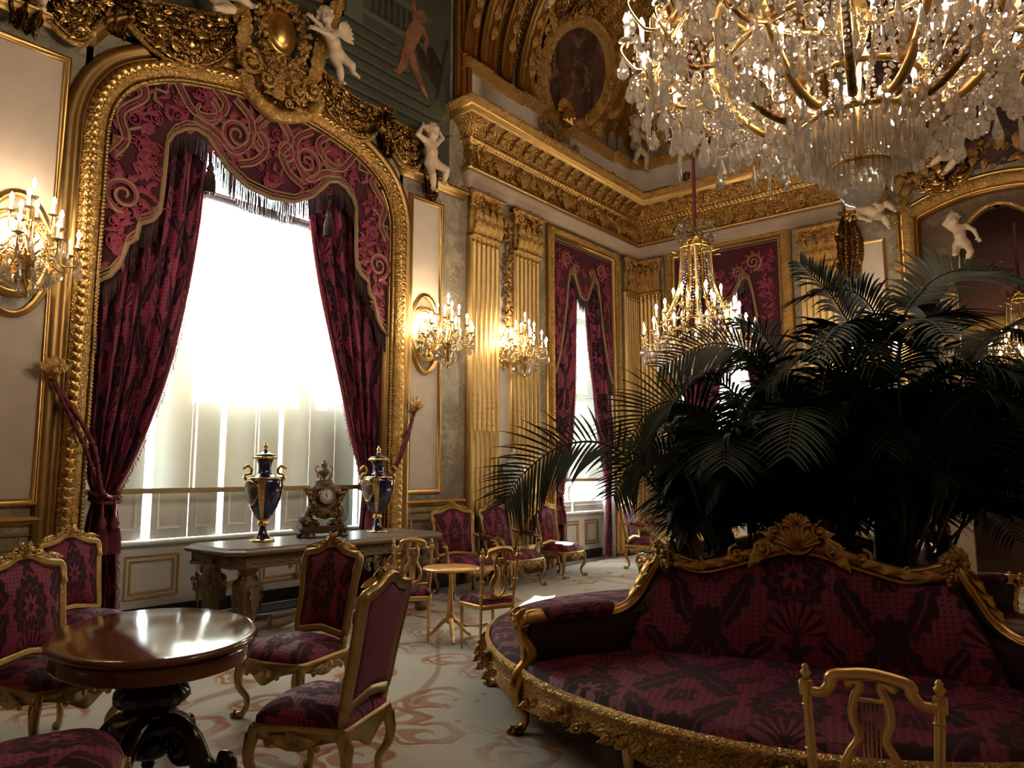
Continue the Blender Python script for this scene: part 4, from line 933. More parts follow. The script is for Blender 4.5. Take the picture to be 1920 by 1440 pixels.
box(e, (6.15, 8.02, .022), (1.5, .08, .006), LW); box(e, (6.15, 7.56, .022), (1.5, .07, .006), LW); box(e, (5.52, 7.8, .024), (.26, .9, .006), LW)
poly(m, [(4.5, 7.2), (5.36, 7.3), (5.36, 9), (4.5, 9)], LW @ mat4((0, 0, .02)), .004); poly(m, [(7.0, 6.9), (7.05, 6.9), (7.26, 7.9), (7.2, 7.9)], LW @ mat4((0, 0, .02)), .004)
m.build('painted_shadow', STEPD, LP, False); e.build('painted_step_light', STEPL, LP, False)
def limb(mb, pts, rs, o):
    p = np.array(pts, float); d = np.gradient(p, axis=0); d /= np.linalg.norm(d, axis=1)[:, None]; n = np.stack([-d[:, 1], d[:, 0]], -1); r = np.array(rs)[:, None]
    poly(mb, np.vstack([p + n * r, (p - n * r)[::-1]]), LW @ mat4((0, 0, o)), .005)
f = MB()
limb(f, [(6.45, 7.30), (6.50, 7.55), (6.60, 7.75), (6.66, 7.90)], [.09, .11, .12, .07], .026); limb(f, [(6.45, 7.36), (6.36, 7.10), (6.26, 6.95), (6.20, 6.98)], [.09, .06, .04, .03], .027); limb(f, [(6.50, 7.34), (6.62, 7.1), (6.75, 6.92), (6.84, 6.8)], [.09, .06, .045, .03], .027)
limb(f, [(6.62, 7.80), (6.54, 8.05), (6.50, 8.35)], [.06, .045, .03], .028); limb(f, [(6.70, 7.84), (6.82, 7.7), (6.76, 7.5)], [.05, .04, .03], .028)
poly(f, [(6.70 + .085 * math.cos(t), 8.0 + .10 * math.sin(t)) for t in np.linspace(0, 2 * PI, 16)[:-1]], LW @ mat4((0, 0, .026)), .005)
f2 = MB(); limb(f2, [(4.98, 7.7), (5.02, 7.5), (5.0, 7.34), (4.9, 7.32)], [.07, .06, .04, .03], .026)
poly(f, [(6.47 + .10 * math.cos(t), 7.33 + .09 * math.sin(t)) for t in np.linspace(0, 2 * PI, 16)[:-1]], LW @ mat4((0, 0, .029)), .004); f.build('painted_figure', FLESHP, LP, False); f2.build('painted_leg', FLESHP, LP, False)
f = MB(); limb(f, [(6.62, 7.55), (6.80, 7.3), (6.98, 7.15), (7.0, 7.4), (6.86, 7.6)], [.05, .10, .14, .12, .06], .024); f.build('painted_drapery', BROWNP, LP, False)

def relief_body(name, mat, label, cat, group, M, build, lo, hi, h=.009, extra=None):
    s = SDF(lo, hi, h); build(s); m = MB(); s.mesh(m, M)
    t = thing(name, label, cat, tuple(M[:3, 3]), 0, group); m.build('body' if extra else name, mat, t)
    return t
def cherub(F, J, label, sc=1., o=.0, face=(0, -.1, 1), wing=False, group='ivory cherub statues', hair=True, tilt=0.):
    g = lambda k: np.array(J[k] if len(J[k]) == 3 else (*J[k], .0), float) + np.array([0, 0, o])
    pts = np.array([g(k) for k in J]); lo = pts.min(0) - .2 * sc; hi = pts.max(0) + .2 * sc
    s = SDF(lo, hi, .010 * max(sc, .75)); q = sc
    pel, che, hd = g('pel'), g('che'), g('head'); nk = che + (hd - che) * .5
    s.ell(pel, (.105 * q, .10 * q, .095 * q), .06 * q); s.ell((pel + che) / 2 + np.array([0, 0, .02 * q]), (.10 * q, .105 * q, .10 * q), .06 * q); s.ell(che, (.105 * q, .10 * q, .085 * q), .06 * q)
    s.cap(nk - (hd - che) * .1, hd, .05 * q, .055 * q, .03 * q); q = sc * 1.22
    # head with brow, nose, cheeks, chin, ears, curls
    f = np.array(face, float); f /= np.linalg.norm(f); up = hd - che; up /= np.linalg.norm(up); up = up - f * (up @ f); up /= np.linalg.norm(up); rt = np.cross(up, f)
    H = lambda a, b, c: hd + q * (a * rt + b * up + c * f)
    R = np.stack([rt, up, f], 0)
    s.ell(H(0, .02, -.01), (.088 * q, .10 * q, .098 * q), .02 * q, R.T)
    s.ell(H(0, -.035, .035), (.066 * q, .058 * q, .06 * q), .03 * q, R.T)
    for e in (-1, 1):
        s.ell(H(e * .036, -.03, .062), .034 * q, .02 * q); s.ell(H(e * .035, .012, .092), (.017 * q,) * 3, .012 * q, None, True); s.ell(H(e * .035, .012, .080), .015 * q, .006 * q)
        s.ell(H(e * .088, -.005, .0), (.014 * q, .026 * q, .020 * q), .01 * q, R.T)
    s.cap(H(0, .02, .085), H(0, -.014, .104), .010 * q, .015 * q, .014 * q); s.ell(H(0, -.072, .062), .026 * q, .02 * q)
    s.cap(H(-.02, -.044, .098), H(.02, -.044, .098), .006 * q, .006 * q, .006 * q, True)
    if hair:
        r = random.Random(int(hd[0] * 97))
        for i in range(30):
            th = r.uniform(0, 2 * PI); ph = r.uniform(.0, 1.75); v = np.array([math.sin(ph) * math.cos(th), math.cos(ph) * .95 + .1, math.sin(ph) * math.sin(th) - .15])
            if v[2] > .30 and v[1] < .70: continue
            s.ell(H(*(v * .096)), .026 * q, .010 * q)
    q = sc
    for S in 'LR':
        a, b, c = g('s' + S), g('e' + S), g('w' + S)
        s.cap(che + (a - che) * .5, a, .06 * q, .05 * q, .04 * q); s.cap(a, b, .048 * q, .038 * q, .02 * q); s.cap(b, c, .040 * q, .026 * q, .015 * q)
        d = (c - b) / (np.linalg.norm(c - b) + 1e-6); n = np.cross(d, (0, 0, 1.)); n = n / (np.linalg.norm(n) + 1e-6) if np.linalg.norm(n) > .1 else np.array([1., 0, 0])
        pm = c + d * .035 * q; s.cap(c, pm, .026 * q, .030 * q, .012 * q)
        for i, (k, L) in enumerate(((-1.3, .05), (-.45, .06), (.4, .058), (1.2, .045))):
            b0 = pm + n * k * .020 * q + d * .012 * q; s.cap(b0, b0 + d * L * q * .6 + np.array([0, 0, -.006 * q]), .0115 * q, .010 * q, .005 * q); s.cap(b0 + d * L * q * .6 + np.array([0, 0, -.006 * q]), b0 + d * L * q * .85 + np.array([0, 0, -.026 * q]), .010 * q, .0085 * q, .005 * q)
        s.cap(c + n * .02 * q, c + n * .052 * q + d * .03 * q, .012 * q, .009 * q, .006 * q)
        h, k, an = g('h' + S), g('k' + S), g('a' + S); t = g('t' + S) if 't' + S in J else an + (an - k) * .15 + np.array([.0, -.02, .07]) * q
        s.cap(pel + (h - pel) * .6, h, .085 * q, .08 * q, .05 * q); s.cap(h, k, .078 * q, .054 * q, .02 * q); s.cap(k, k + (an - k) * .4, .052 * q, .054 * q, .02 * q); s.cap(k + (an - k) * .4, an, .054 * q, .032 * q, .015 * q)
        s.cap(an, t, .034 * q, .024 * q, .015 * q); s.ell(an - (t - an) * .25, .03 * q, .02 * q)
        for i in range(5):
            e = np.cross(t - an, (0, 0, 1.)) if abs((t - an)[2]) < .9 * np.linalg.norm(t - an) else np.array([1., 0, 0]); e = e / (np.linalg.norm(e) + 1e-6); s.ell(t + e * (i - 2) * .011 * q + (t - an) * .12, .0105 * q, .006 * q)
    m = MB(); s.mesh(m, F); base = F @ np.array([*pel, 1.])
    T = thing('cherub_statue', label, 'statue', tuple(base[:3]), 0, group); m.build('cherub_body', MARBLEW, T)
    if wing:
        w = MB(); wx, wz = J['wing'][:2]
        for k in range(6):
            leaf(w, tmat(F, wx, wz, .38 + k * .008, -1.45 + k * .28 + tilt), .22 - .012 * k, .05, .03, 0, .0, 9, 5)
        tube(w, [(wx - .10, wz - .05, .38), (wx, wz, .385)], [.03, .045], 8, F); ell(w, (wx, wz, .385), (.05, .05, .03), 8, F); w.build('wing', MARBLEW, T)
    return T
cherub(LW, dict(head=(4.80, 6.86, .42), che=(4.88, 6.68, .40), pel=(5.00, 6.52, .38), sL=(4.97, 6.72, .40), eL=(4.80, 6.60, .50), wL=(4.64, 6.60, .48), sR=(4.79, 6.68, .40), eR=(4.70, 6.68, .46), wR=(4.60, 6.72, .46), hL=(5.06, 6.50, .38), kL=(5.17, 6.40, .46), aL=(5.26, 6.40, .36), tL=(5.34, 6.36, .38), hR=(4.97, 6.46, .38), kR=(5.04, 6.32, .40), aR=(5.10, 6.20, .36), wing=(5.02, 6.78)), 'winged ivory cherub leaning on the gilt cartouche above the arched window', .80, 0., (-.35, -.35, .8), True, tilt=-.4)
cherub(LW, dict(head=(6.57, 6.10, .40), che=(6.57, 5.92, .38), pel=(6.61, 5.73, .36), sL=(6.46, 5.96, .38), eL=(6.32, 5.98, .40), wL=(6.42, 6.13, .38), sR=(6.68, 5.98, .38), eR=(6.79, 6.10, .38), wR=(6.70, 6.22, .36), hL=(6.57, 5.68, .36), kL=(6.60, 5.51, .40), aL=(6.66, 5.35, .36), hR=(6.67, 5.70, .37), kR=(6.78, 5.62, .48), aR=(6.80, 5.46, .42)), 'ivory cherub with raised arms at the right end of the arched cornice', .84, 0., (.05, -.45, .85))
cherub(LW, dict(head=(3.05, 6.62, .36), che=(3.22, 6.56, .36), pel=(3.46, 6.48, .36), sL=(3.2, 6.66, .36), eL=(3.34, 6.78, .40), wL=(3.5, 6.8, .44), sR=(3.22, 6.45, .36), eR=(3.1, 6.34, .4), wR=(3.0, 6.28, .44), hL=(3.52, 6.50, .36), kL=(3.70, 6.50, .46), aL=(3.86, 6.50, .42), hR=(3.50, 6.42, .36), kR=(3.62, 6.32, .46), aR=(3.44, 6.24, .46)), 'reclining ivory cherub whose legs show left of the gilt cartouche', .84, 0., (.1, -.4, .85))
cherub(LW, dict(head=(1.86, 6.28, .40), che=(1.86, 6.09, .38), pel=(1.87, 5.90, .36), sL=(1.97, 6.14, .38), eL=(2.08, 6.2, .40), wL=(1.98, 6.32, .38), sR=(1.75, 6.14, .38), eR=(1.64, 6.2, .38), wR=(1.72, 6.34, .36), hL=(1.92, 5.86, .36), kL=(1.95, 5.68, .42), aL=(1.95, 5.51, .38), hR=(1.81, 5.86, .37), kR=(1.77, 5.68, .42), aR=(1.76, 5.50, .38)), 'ivory cherub at the top left edge with only its feet in view', .84, 0., (0, -.45, .85))
cherub(LW, dict(head=(8.6, 9.55, .95), che=(8.62, 9.36, .92), pel=(8.66, 9.14, .9), sL=(8.74, 9.40, .92), eL=(8.86, 9.3, .95), wL=(8.96, 9.4, .95), sR=(8.50, 9.40, .92), eR=(8.38, 9.3, .92), wR=(8.3, 9.42, .95), hL=(8.74, 9.12, .9), kL=(8.90, 9.08, 1.0), aL=(9.06, 9.14, .98), hR=(8.60, 9.08, .92), kR=(8.60, 8.90, .98), aR=(8.52, 8.74, .9)), 'ivory cherub on the vault above the dark oval picture', 1., 0., (0, -.45, .85))
cherub(LW, dict(head=(12.18, 8.42, .36), che=(12.2, 8.22, .34), pel=(12.24, 8.0, .32), sL=(12.34, 8.26, .34), eL=(12.48, 8.16, .42), wL=(12.42, 8.02, .5), sR=(12.06, 8.26, .34), eR=(11.92, 8.18, .38), wR=(11.84, 8.06, .44), hL=(12.32, 7.96, .32), kL=(12.42, 7.78, .46), aL=(12.42, 7.52, .44), hR=(12.18, 7.94, .32), kR=(12.06, 7.78, .50), aR=(11.98, 7.52, .44)), 'ivory cherub seated on the attic cornice in the room corner', 1., 0., (.3, -.3, .85))
cherub(BW, dict(head=(-2.98, 5.86, .36), che=(-2.84, 5.76, .34), pel=(-2.68, 5.66, .32), sL=(-2.80, 5.84, .36), eL=(-2.70, 5.80, .48), wL=(-2.60, 5.72, .50), sR=(-2.90, 5.68, .36), eR=(-2.86, 5.58, .46), wR=(-2.76, 5.52, .48), hL=(-2.62, 5.68, .32), kL=(-2.47, 5.72, .44), aL=(-2.36, 5.60, .42), hR=(-2.64, 5.60, .32), kR=(-2.52, 5.50, .44), aR=(-2.46, 5.36, .38)), 'ivory cherub lying on the cornice left of the gilt arch, below the crystal ball', .9, 0., (-.1, -.4, .85))
cherub(BW, dict(head=(-1.44, 6.72, .42), che=(-1.46, 6.52, .38), pel=(-1.50, 6.32, .34), sL=(-1.34, 6.56, .38), eL=(-1.22, 6.46, .42), wL=(-1.12, 6.54, .46), sR=(-1.58, 6.56, .38), eR=(-1.70, 6.46, .42), wR=(-1.80, 6.38, .46), hL=(-1.44, 6.28, .34), kL=(-1.52, 6.14, .48), aL=(-1.66, 6.02, .42), hR=(-1.56, 6.28, .34), kR=(-1.70, 6.24, .50), aR=(-1.84, 6.18, .44)), 'ivory cherub seated over the gilt arch, legs dangling', .95, 0., (-.1, -.4, .85))
cherub(BW, dict(head=(-1.66, 5.42, -.10), che=(-1.60, 5.26, -.12), pel=(-1.58, 5.06, -.13), sL=(-1.50, 5.30, -.12), eL=(-1.40, 5.20, -.08), wL=(-1.36, 5.08, -.08), sR=(-1.70, 5.30, -.12), eR=(-1.78, 5.38, -.08), wR=(-1.70, 5.50, -.08), hL=(-1.52, 5.02, -.13), kL=(-1.46, 4.88, -.06), aL=(-1.52, 4.74, -.10), hR=(-1.64, 5.02, -.13), kR=(-1.66, 4.86, -.06), aR=(-1.62, 4.70, -.10)), 'ivory cherub carved in the spandrel inside the gilt arch', .82, 0., (-.2, -.2, .9))

# gilded cloth swags
def swag(F, A, B, sag, w0, w1, out, label, nf=5, group='gilt brocade swags over the arched window', tail=None):
    m = MB(); n, k = 60, 54; t = np.linspace(0, 1, n)[:, None]; s = np.linspace(0, 1, k)[None, :]
    A = np.array(A, float); B = np.array(B, float)
    cx = A[0] + (B[0] - A[0]) * t; up = A[1] + (B[1] - A[1]) * t - sag[0] * np.sin(PI * t) ** .9; dn = A[1] - w0 * (1 - t) ** 2 * 0 + (B[1] - A[1]) * t - (sag[1]) * np.sin(PI * t) ** .75 - .06
    z = up + (dn - up) * s; env = np.sin(PI * np.clip(t, .03, .97)) ** .5
    o = .03 + out * env * np.sin(PI * (.12 + .8 * s)) + .055 * env * np.abs(np.sin(nf * PI * s + 1.2 * t)) ** 1.3 + .022 * np.sin(nf * 4.4 * s + 9 * t)
    x = cx + .05 * np.sin(6 * s + t * 3) * env
    P = np.stack(np.broadcast_arrays(x, z, o), -1); grid(m, P, M=F); grid(m, P - np.array([0, 0, .02]), M=F)
    b = F @ np.array([(A[0] + B[0]) / 2, min(A[1], B[1]), .05, 1.]); T = thing('drapery_swag', label, 'drapery swag', tuple(b[:3]), 0, group); m.build('brocade_cloth', BROC, T)
    e = MB()
    for q in (0, -1): tube(e, P[:, q] + np.array([0, 0, .01]), .028, 7, F)
    tube(e, P[:, -5] + np.array([0, .0, .02]), .014, 5, F); e.build('gilt_border', GOLDC, T)
    c = MB(); r = random.Random(int(b[1] * 77))
    for i in range(30):
        u, v = r.randint(8, n - 9), r.randint(4, k - 5); p = P[u, v]; Mk = tmat(F, p[0], p[1], p[2] + .008, r.uniform(0, 6))
        (leaf(c, Mk, r.uniform(.06, .13), .028, .012, 3, r.uniform(-.03, .03), 6, 5) if r.random() < .7 else cscroll(c, Mk, .04, .009, 1.3, 1, 5, 12))
    c.build('gilt_pattern', GOLD, T)
    if tail:
        d = MB(); tt = np.linspace(0, 1, 24)[:, None]; ss = np.linspace(-1, 1, 26)[None, :]
        wd = .06 + tail[1] * np.sin(PI * np.clip(tt, 0, .8) / 1.0); zz = B[1] - tail[0] * tt + .05 * np.cos(ss * 9) * tt
        grid(d, np.stack(np.broadcast_arrays(B[0] + tail[2] * tt + ss * wd, zz, .10 + .05 * np.cos(ss * 8 + tt * 2) + 0 * tt), -1), M=F); grid(d, np.stack(np.broadcast_arrays(B[0] + tail[2] * tt + ss * wd, zz, .06 + .05 * np.cos(ss * 8 + tt * 2) + 0 * tt), -1), M=F)
        for i in range(3): tube(d, [(B[0] - .1 + i * .1, B[1] + .02, .14), (B[0], B[1] - .03, .2), (B[0] + .1 - i * .06, B[1] - .12, .15)], .035, 7, F)
        d.build('hanging_tail', BROC, T)
    return T
swag(LW, (4.75, 6.50), (6.02, 6.26), (.12, .62), .3, .2, .16, 'long gilt brocade swag running right from the cartouche', tail=(.55, .10, .05))
swag(LW, (6.02, 6.24), (6.82, 6.32), (.10, .62), .3, .2, .15, 'shorter gilt brocade swag behind the cherub with raised arms', tail=(.95, .12, .06))
swag(LW, (4.10, 6.60), (2.66, 6.12), (.02, .62), .3, .2, .18, 'broad gilt brocade swag left of the cartouche', tail=(.36, .09, .0))
swag(LW, (2.62, 6.10), (1.96, 5.92), (.02, .50), .3, .2, .15, 'short gilt brocade swag in the top left corner', tail=(.5, .10, -.05))
swag(BW, (-2.10, 6.16), (-1.30, 6.36), (.05, .42), .3, .2, .14, 'gilt brocade swag under the cherub over the end-wall arch', group='gilt brocade swags on the end wall')
swag(BW, (-2.95, 5.92), (-3.15, 5.80), (.02, .10), .3, .2, .12, 'long gilt drapery tail hanging beside the end-wall pilaster', group='gilt brocade swags on the end wall', tail=(1.15, .17, -.0))

# gilt cartouche
T = thing('cartouche', 'gilt shell and scroll cartouche crowning the arched window', 'cartouche', (WX + .2, 4.38, 6.2))
m = MB(); lathe(m, [(0, .16), (.14, .15), (.20, .10), (.26, .06), (.30, .08), (.33, .04), (.33, 0)], 28, tmat(LW, 4.38, 6.55, .14) @ np.diag([.62, .85, .8, 1])); m.build('shield_boss', GOLD, T)
m = MB()
for i in range(26):
    t = 2 * PI * i / 26; M = tmat(LW, 4.38 + .29 * math.cos(t), 6.52 + .38 * math.sin(t), .20, t)
    for k in range(7): ell(m, (RND.uniform(-.08, .08), RND.uniform(-.05, .05), RND.uniform(0, .07)), RND.uniform(.020, .034), 6, M)
    if i % 2: leaf(m, M, .13, .04, .03, 3, 0, 7, 5)
m.build('flower_wreath', GOLDC, T)
for s in (-1, 1):
    m = MB()
    for k in range(5): leaf(m, tmat(LW, 4.38 + s * (.46 + .03 * k), 6.15 + .22 * k, .12, -s * (.2 + .16 * k)), .46, .09, .10, 4, -s * .12, 12, 7)
    cscroll(m, tmat(LW, 4.38 + s * .40, 6.14, .22), .15, .035, 1.6, s, 8, 30); cscroll(m, tmat(LW, 4.38 + s * .2, 5.98, .24), .11, .028, 1.5, s, 8, 26); sscroll(m, tmat(LW, 4.38 + s * .42, 5.94, .14, s * .8), .3, .06, .026, 7)
    m.build('acanthus_scroll', GOLDC, T)
m = MB(); box(m, (4.36, 5.86, .20), (.16, .26, .06), tmat(LW, 0, 0, 0), .02); spray(m, LW, 4.08, 4.72, 5.68, 6.08, 46, .2, .09, 5); m.build('trophy_ornament', GOLDC, T)
m = MB(); zz = lambda a: float(np.interp(YC + a, archpath()[1:-1, 0], archpath()[1:-1, 1]))
poly(m, [(3.95, 5.90), (4.05, 6.2), (4.75, 6.2), (4.95, 5.9), (4.78, 5.72), (4.55, 5.62), (4.38, 5.58), (4.2, 5.64), (4.05, 5.75)], LW, .14); m.build('back_board', GOLDF, T)
m = MB(); mould(m, [(3.95, 5.92), (4.02, 5.76), (4.2, 5.63), (4.38, 5.57), (4.56, 5.61), (4.78, 5.71), (4.97, 5.92)], pdense([(-.07, .10), (-.05, .17), (0, .19), (.05, .15), (.06, .05)], 10), LW, .02, acanthus(.1, .025, 2.)); m.build('fluted_lip', GOLDC, T)
# garland between the pilasters, with the oval picture above
def garland(F, a, z0, z1, label, w=.085, seed=2, o=.09, group=None):
    T = thing('hanging_garland', label, 'garland', tuple((F @ np.array([a, z0, o, 1.]))[:3]), 0, group); m = MB(); r = random.Random(seed); n = int((z0 - z1) / .028)
    for i in range(n):
        z = z0 - i * .028; k = w * (.55 + .45 * abs(math.sin(i * .28)))
        for q in range(3):
            M = tmat(F, a + r.uniform(-k, k), z, o + r.uniform(-.02, .05), r.uniform(0, 6), 1, r.uniform(-.6, .6), r.uniform(-.6, .6))
            (leaf(m, M, .10, .026, .02, 2, r.uniform(-.03, .03), 6, 5) if q < 2 else rosette(m, M, .030, 5))
    m.build('flower_drop', GOLDD, T); return T
garland(LW, 8.515, 5.5, 3.72, 'gilt flower garland hanging between the two fluted pilasters')
MD = basis((-6.90, 10.22, 8.58), (0, 1, 0), (.42, 0, .907), (.907, 0, -.42))
T = thing('oval_painting', 'dark oval picture in a gilt frame on the vault', 'painting', tuple(MD[:3, 3]))
th = np.linspace(0, 2 * PI, 61); m = MB(); poly(m, [(.80 * math.cos(t), .76 * math.sin(t)) for t in th[:-1]], MD, .03); m.build('canvas', OVALP, T, False)
m = MB(); mould(m, [(.80 * math.cos(-t), .76 * math.sin(-t)) for t in th], pdense([(.02, .03), (.0, .08), (-.05, .11), (-.13, .10), (-.17, .13), (-.22, .09), (-.24, 0)], 16), MD, .02, acanthus(.18, .03, 2.5), True); m.build('gilt_frame', GOLDC, T)
m = MB(); r = random.Random(4)
for i in range(90):
    t = r.uniform(0, 2 * PI); k = r.uniform(1.0, 1.38); M = MD @ mat4((.95 * k * math.cos(t), .90 * k * math.sin(t), r.uniform(.0, .08)), (r.uniform(-.3, .3), r.uniform(-.3, .3), t + r.uniform(-2, 2)))
    q = r.random(); (leaf(m, M, r.uniform(.2, .34), .075, .06, 4, r.uniform(-.08, .08), 9, 6) if q < .5 else cscroll(m, M, r.uniform(.07, .13), .028, 1.4, r.choice((-1, 1)), 6, 18) if q < .8 else rosette(m, M, .07, 6))
m.build('leaf_surround', GOLDC, T)
T = thing('mask_ornament', 'gilt female mask with a fruit garland below the oval picture', 'ornament', (-7.0, 9.9, 7.6)); s = SDF((-.2, -.25, -.12), (.2, .25, .2), .012)
s.ell((0, 0, 0), (.12, .16, .12), .03); s.cap((0, .03, .11), (0, -.03, .14), .015, .024, .02); s.ell((0, -.11, .07), .045, .03)
for e in (-1, 1): s.ell((e * .05, -.04, .09), .04, .03); s.ell((e * .048, .035, .118), .022, .015, None, True); s.cap((e * .06, .14, .02), (e * .13, -.05, 0), .05, .04, .03)
m = MB(); s.mesh(m, tmat(LW, 9.92, 7.62, .32)); m.build('mask_face', GOLD, T)
m = MB(); shell(m, tmat(LW, 9.92, 7.72, .22), .26, 9, .08); spray(m, LW, 9.55, 10.3, 7.30, 7.55, 26, .2, .13, 8); spray(m, LW, 9.68, 10.16, 6.98, 7.35, 26, .16, .12, 9); spray(m, LW, 9.30, 9.65, 7.25, 7.5, 10, .14, .1, 10); spray(m, LW, 10.2, 10.6, 7.1, 7.4, 12, .14, .1, 12); m.build('fruit_garland', GOLDC, T)
# leaf work around the end-wall arch and corner
T = thing('arch_foliage', 'gilt foliage and trophy carving heaped over the end-wall arch', 'ornament', (-1.4, WY - .1, 6.1)); m = MB()
spray(m, BW, -2.5, .2, 6.02, 6.5, 110, .14, .15, 21, .55, .25); spray(m, BW, -2.55, -2.25, 3.4, 5.6, 34, .07, .10, 22, .5, .4); spray(m, BW, -2.7, -2.2, 5.6, 6.05, 26, .12, .14, 23); m.build('carved_foliage', GOLDC, T)
T = thing('diamond_rosette', 'gilt diamond rosette behind the sconce between the pilasters', 'ornament', (WX + .05, 8.515, 3.42))
def diam(T, y, z, o=.05, sc=1.):
    m = MB()
    for i in range(20):
        t = 2 * PI * i / 20; r = (.12 + .16 * abs(math.sin(t)) ** 3 + .03 * abs(math.cos(t))) * sc; leaf(m, tmat(LW, y, z, o, t - PI / 2), r * 1.15, .035 * sc, .02, 2, 0, 8, 5)
    lathe(m, [(0, .08), (.04, .07), (.05, .03), (.07, .03), (.07, 0)], 14, tmat(LW, y, z, o)); m.build('sunburst', ORMOLU, T)
diam(T, 8.515, 3.42)
T = thing('sunburst_rosette', 'gilt sunburst rosette inside the oval panel right of the arched window', 'ornament', (WX + .02, CP2, 3.42)); diam(T, CP2, 3.42, .02, .8)
for T0, a, zz in ((LW, 9.42, 7.22), (LW, 11.75, 7.22), (BW, -6.0, 7.22)):
    T = thing('rosette_boss', {9.42: 'dark bronze rosette on the attic panel left of the fruit garland', 11.75: 'dark bronze rosette on the attic panel beside the corner cherub', -6.0: 'dark bronze rosette on the end-wall attic by the corner'}[a], 'rosette', tuple((T0 @ np.array([a, zz, .06, 1.]))[:3])); m = MB(); rosette(m, tmat(T0, a, zz, .07), .11, 8); m.build('petal_ring', BRONZE, T)
# ------------------------------------------------------------------ seat furniture
def ring(half, n=64):
    """closed outline from a right half given bottom to top"""
    h = smoothpts(half, n // 2); L = h[::-1][1:-1] * [-1, 1]
    return np.vstack([h, L])
def dome(mb, O, c, F, h=.03, k=8, z0=0., side=0., us=1., e=2.2, uo=(0, 0)):
    """cushion over outline O (xy), apex height h above z0, wall of height side"""
    O = np.asarray(O); R = np.linspace(1, 0, k) ** .8; P = []
    if side: P.append(np.c_[O, np.full(len(O), z0 - side)])
    for r in R:
        P.append(np.c_[c + (O - c) * (r if r < 1 else 1), np.full(len(O), z0 + h * (1 - r ** e) ** .75)])
    P = np.array(P); uv = np.stack([P[..., 0] * us + .5 + uo[0], P[..., 1] * us + uo[1]], -1)
    if side: uv[0] += (P[0, :, :2] - c) * side * us
    grid(mb, P, False, True, uv, F)
def cabriole(mb, p, d, h=.36, r=.034, n=16, foot=.035):
    d = np.array(d, float); t = np.linspace(0, 1, n)
    k = .036 * np.sin(PI * np.clip(t * 1.55, 0, 1)) - .026 * np.sin(PI * np.clip((t - .5) * 2, 0, 1)) + foot * np.clip((t - .82) / .18, 0, 1) ** 2
    P = np.c_[p[0] + d[0] * k, p[1] + d[1] * k, h * (1 - t)]
    R = r * (1.25 - .75 * t ** .7 + .35 * np.clip((t - .86) / .14, 0, 1)); P[-1, 2] = .016; P[-2, 2] = max(P[-2, 2], .022)
    tube(mb, P, R, 8)
    M = mat4((p[0] + d[0] * .05, p[1] + d[1] * .05, h * .92), (-PI / 2 + .12, 0, math.atan2(d[1], d[0]) + PI / 2)); leaf(mb, M, h * .38, r * .8, -.012, 3, 0, 8, 5)
    cscroll(mb, mat4((p[0] + d[0] * (.02 + foot), p[1] + d[1] * (.02 + foot), .045), (PI / 2, 0, math.atan2(d[1], d[0]))), .026, .013, 1.2, 1, 6, 14)
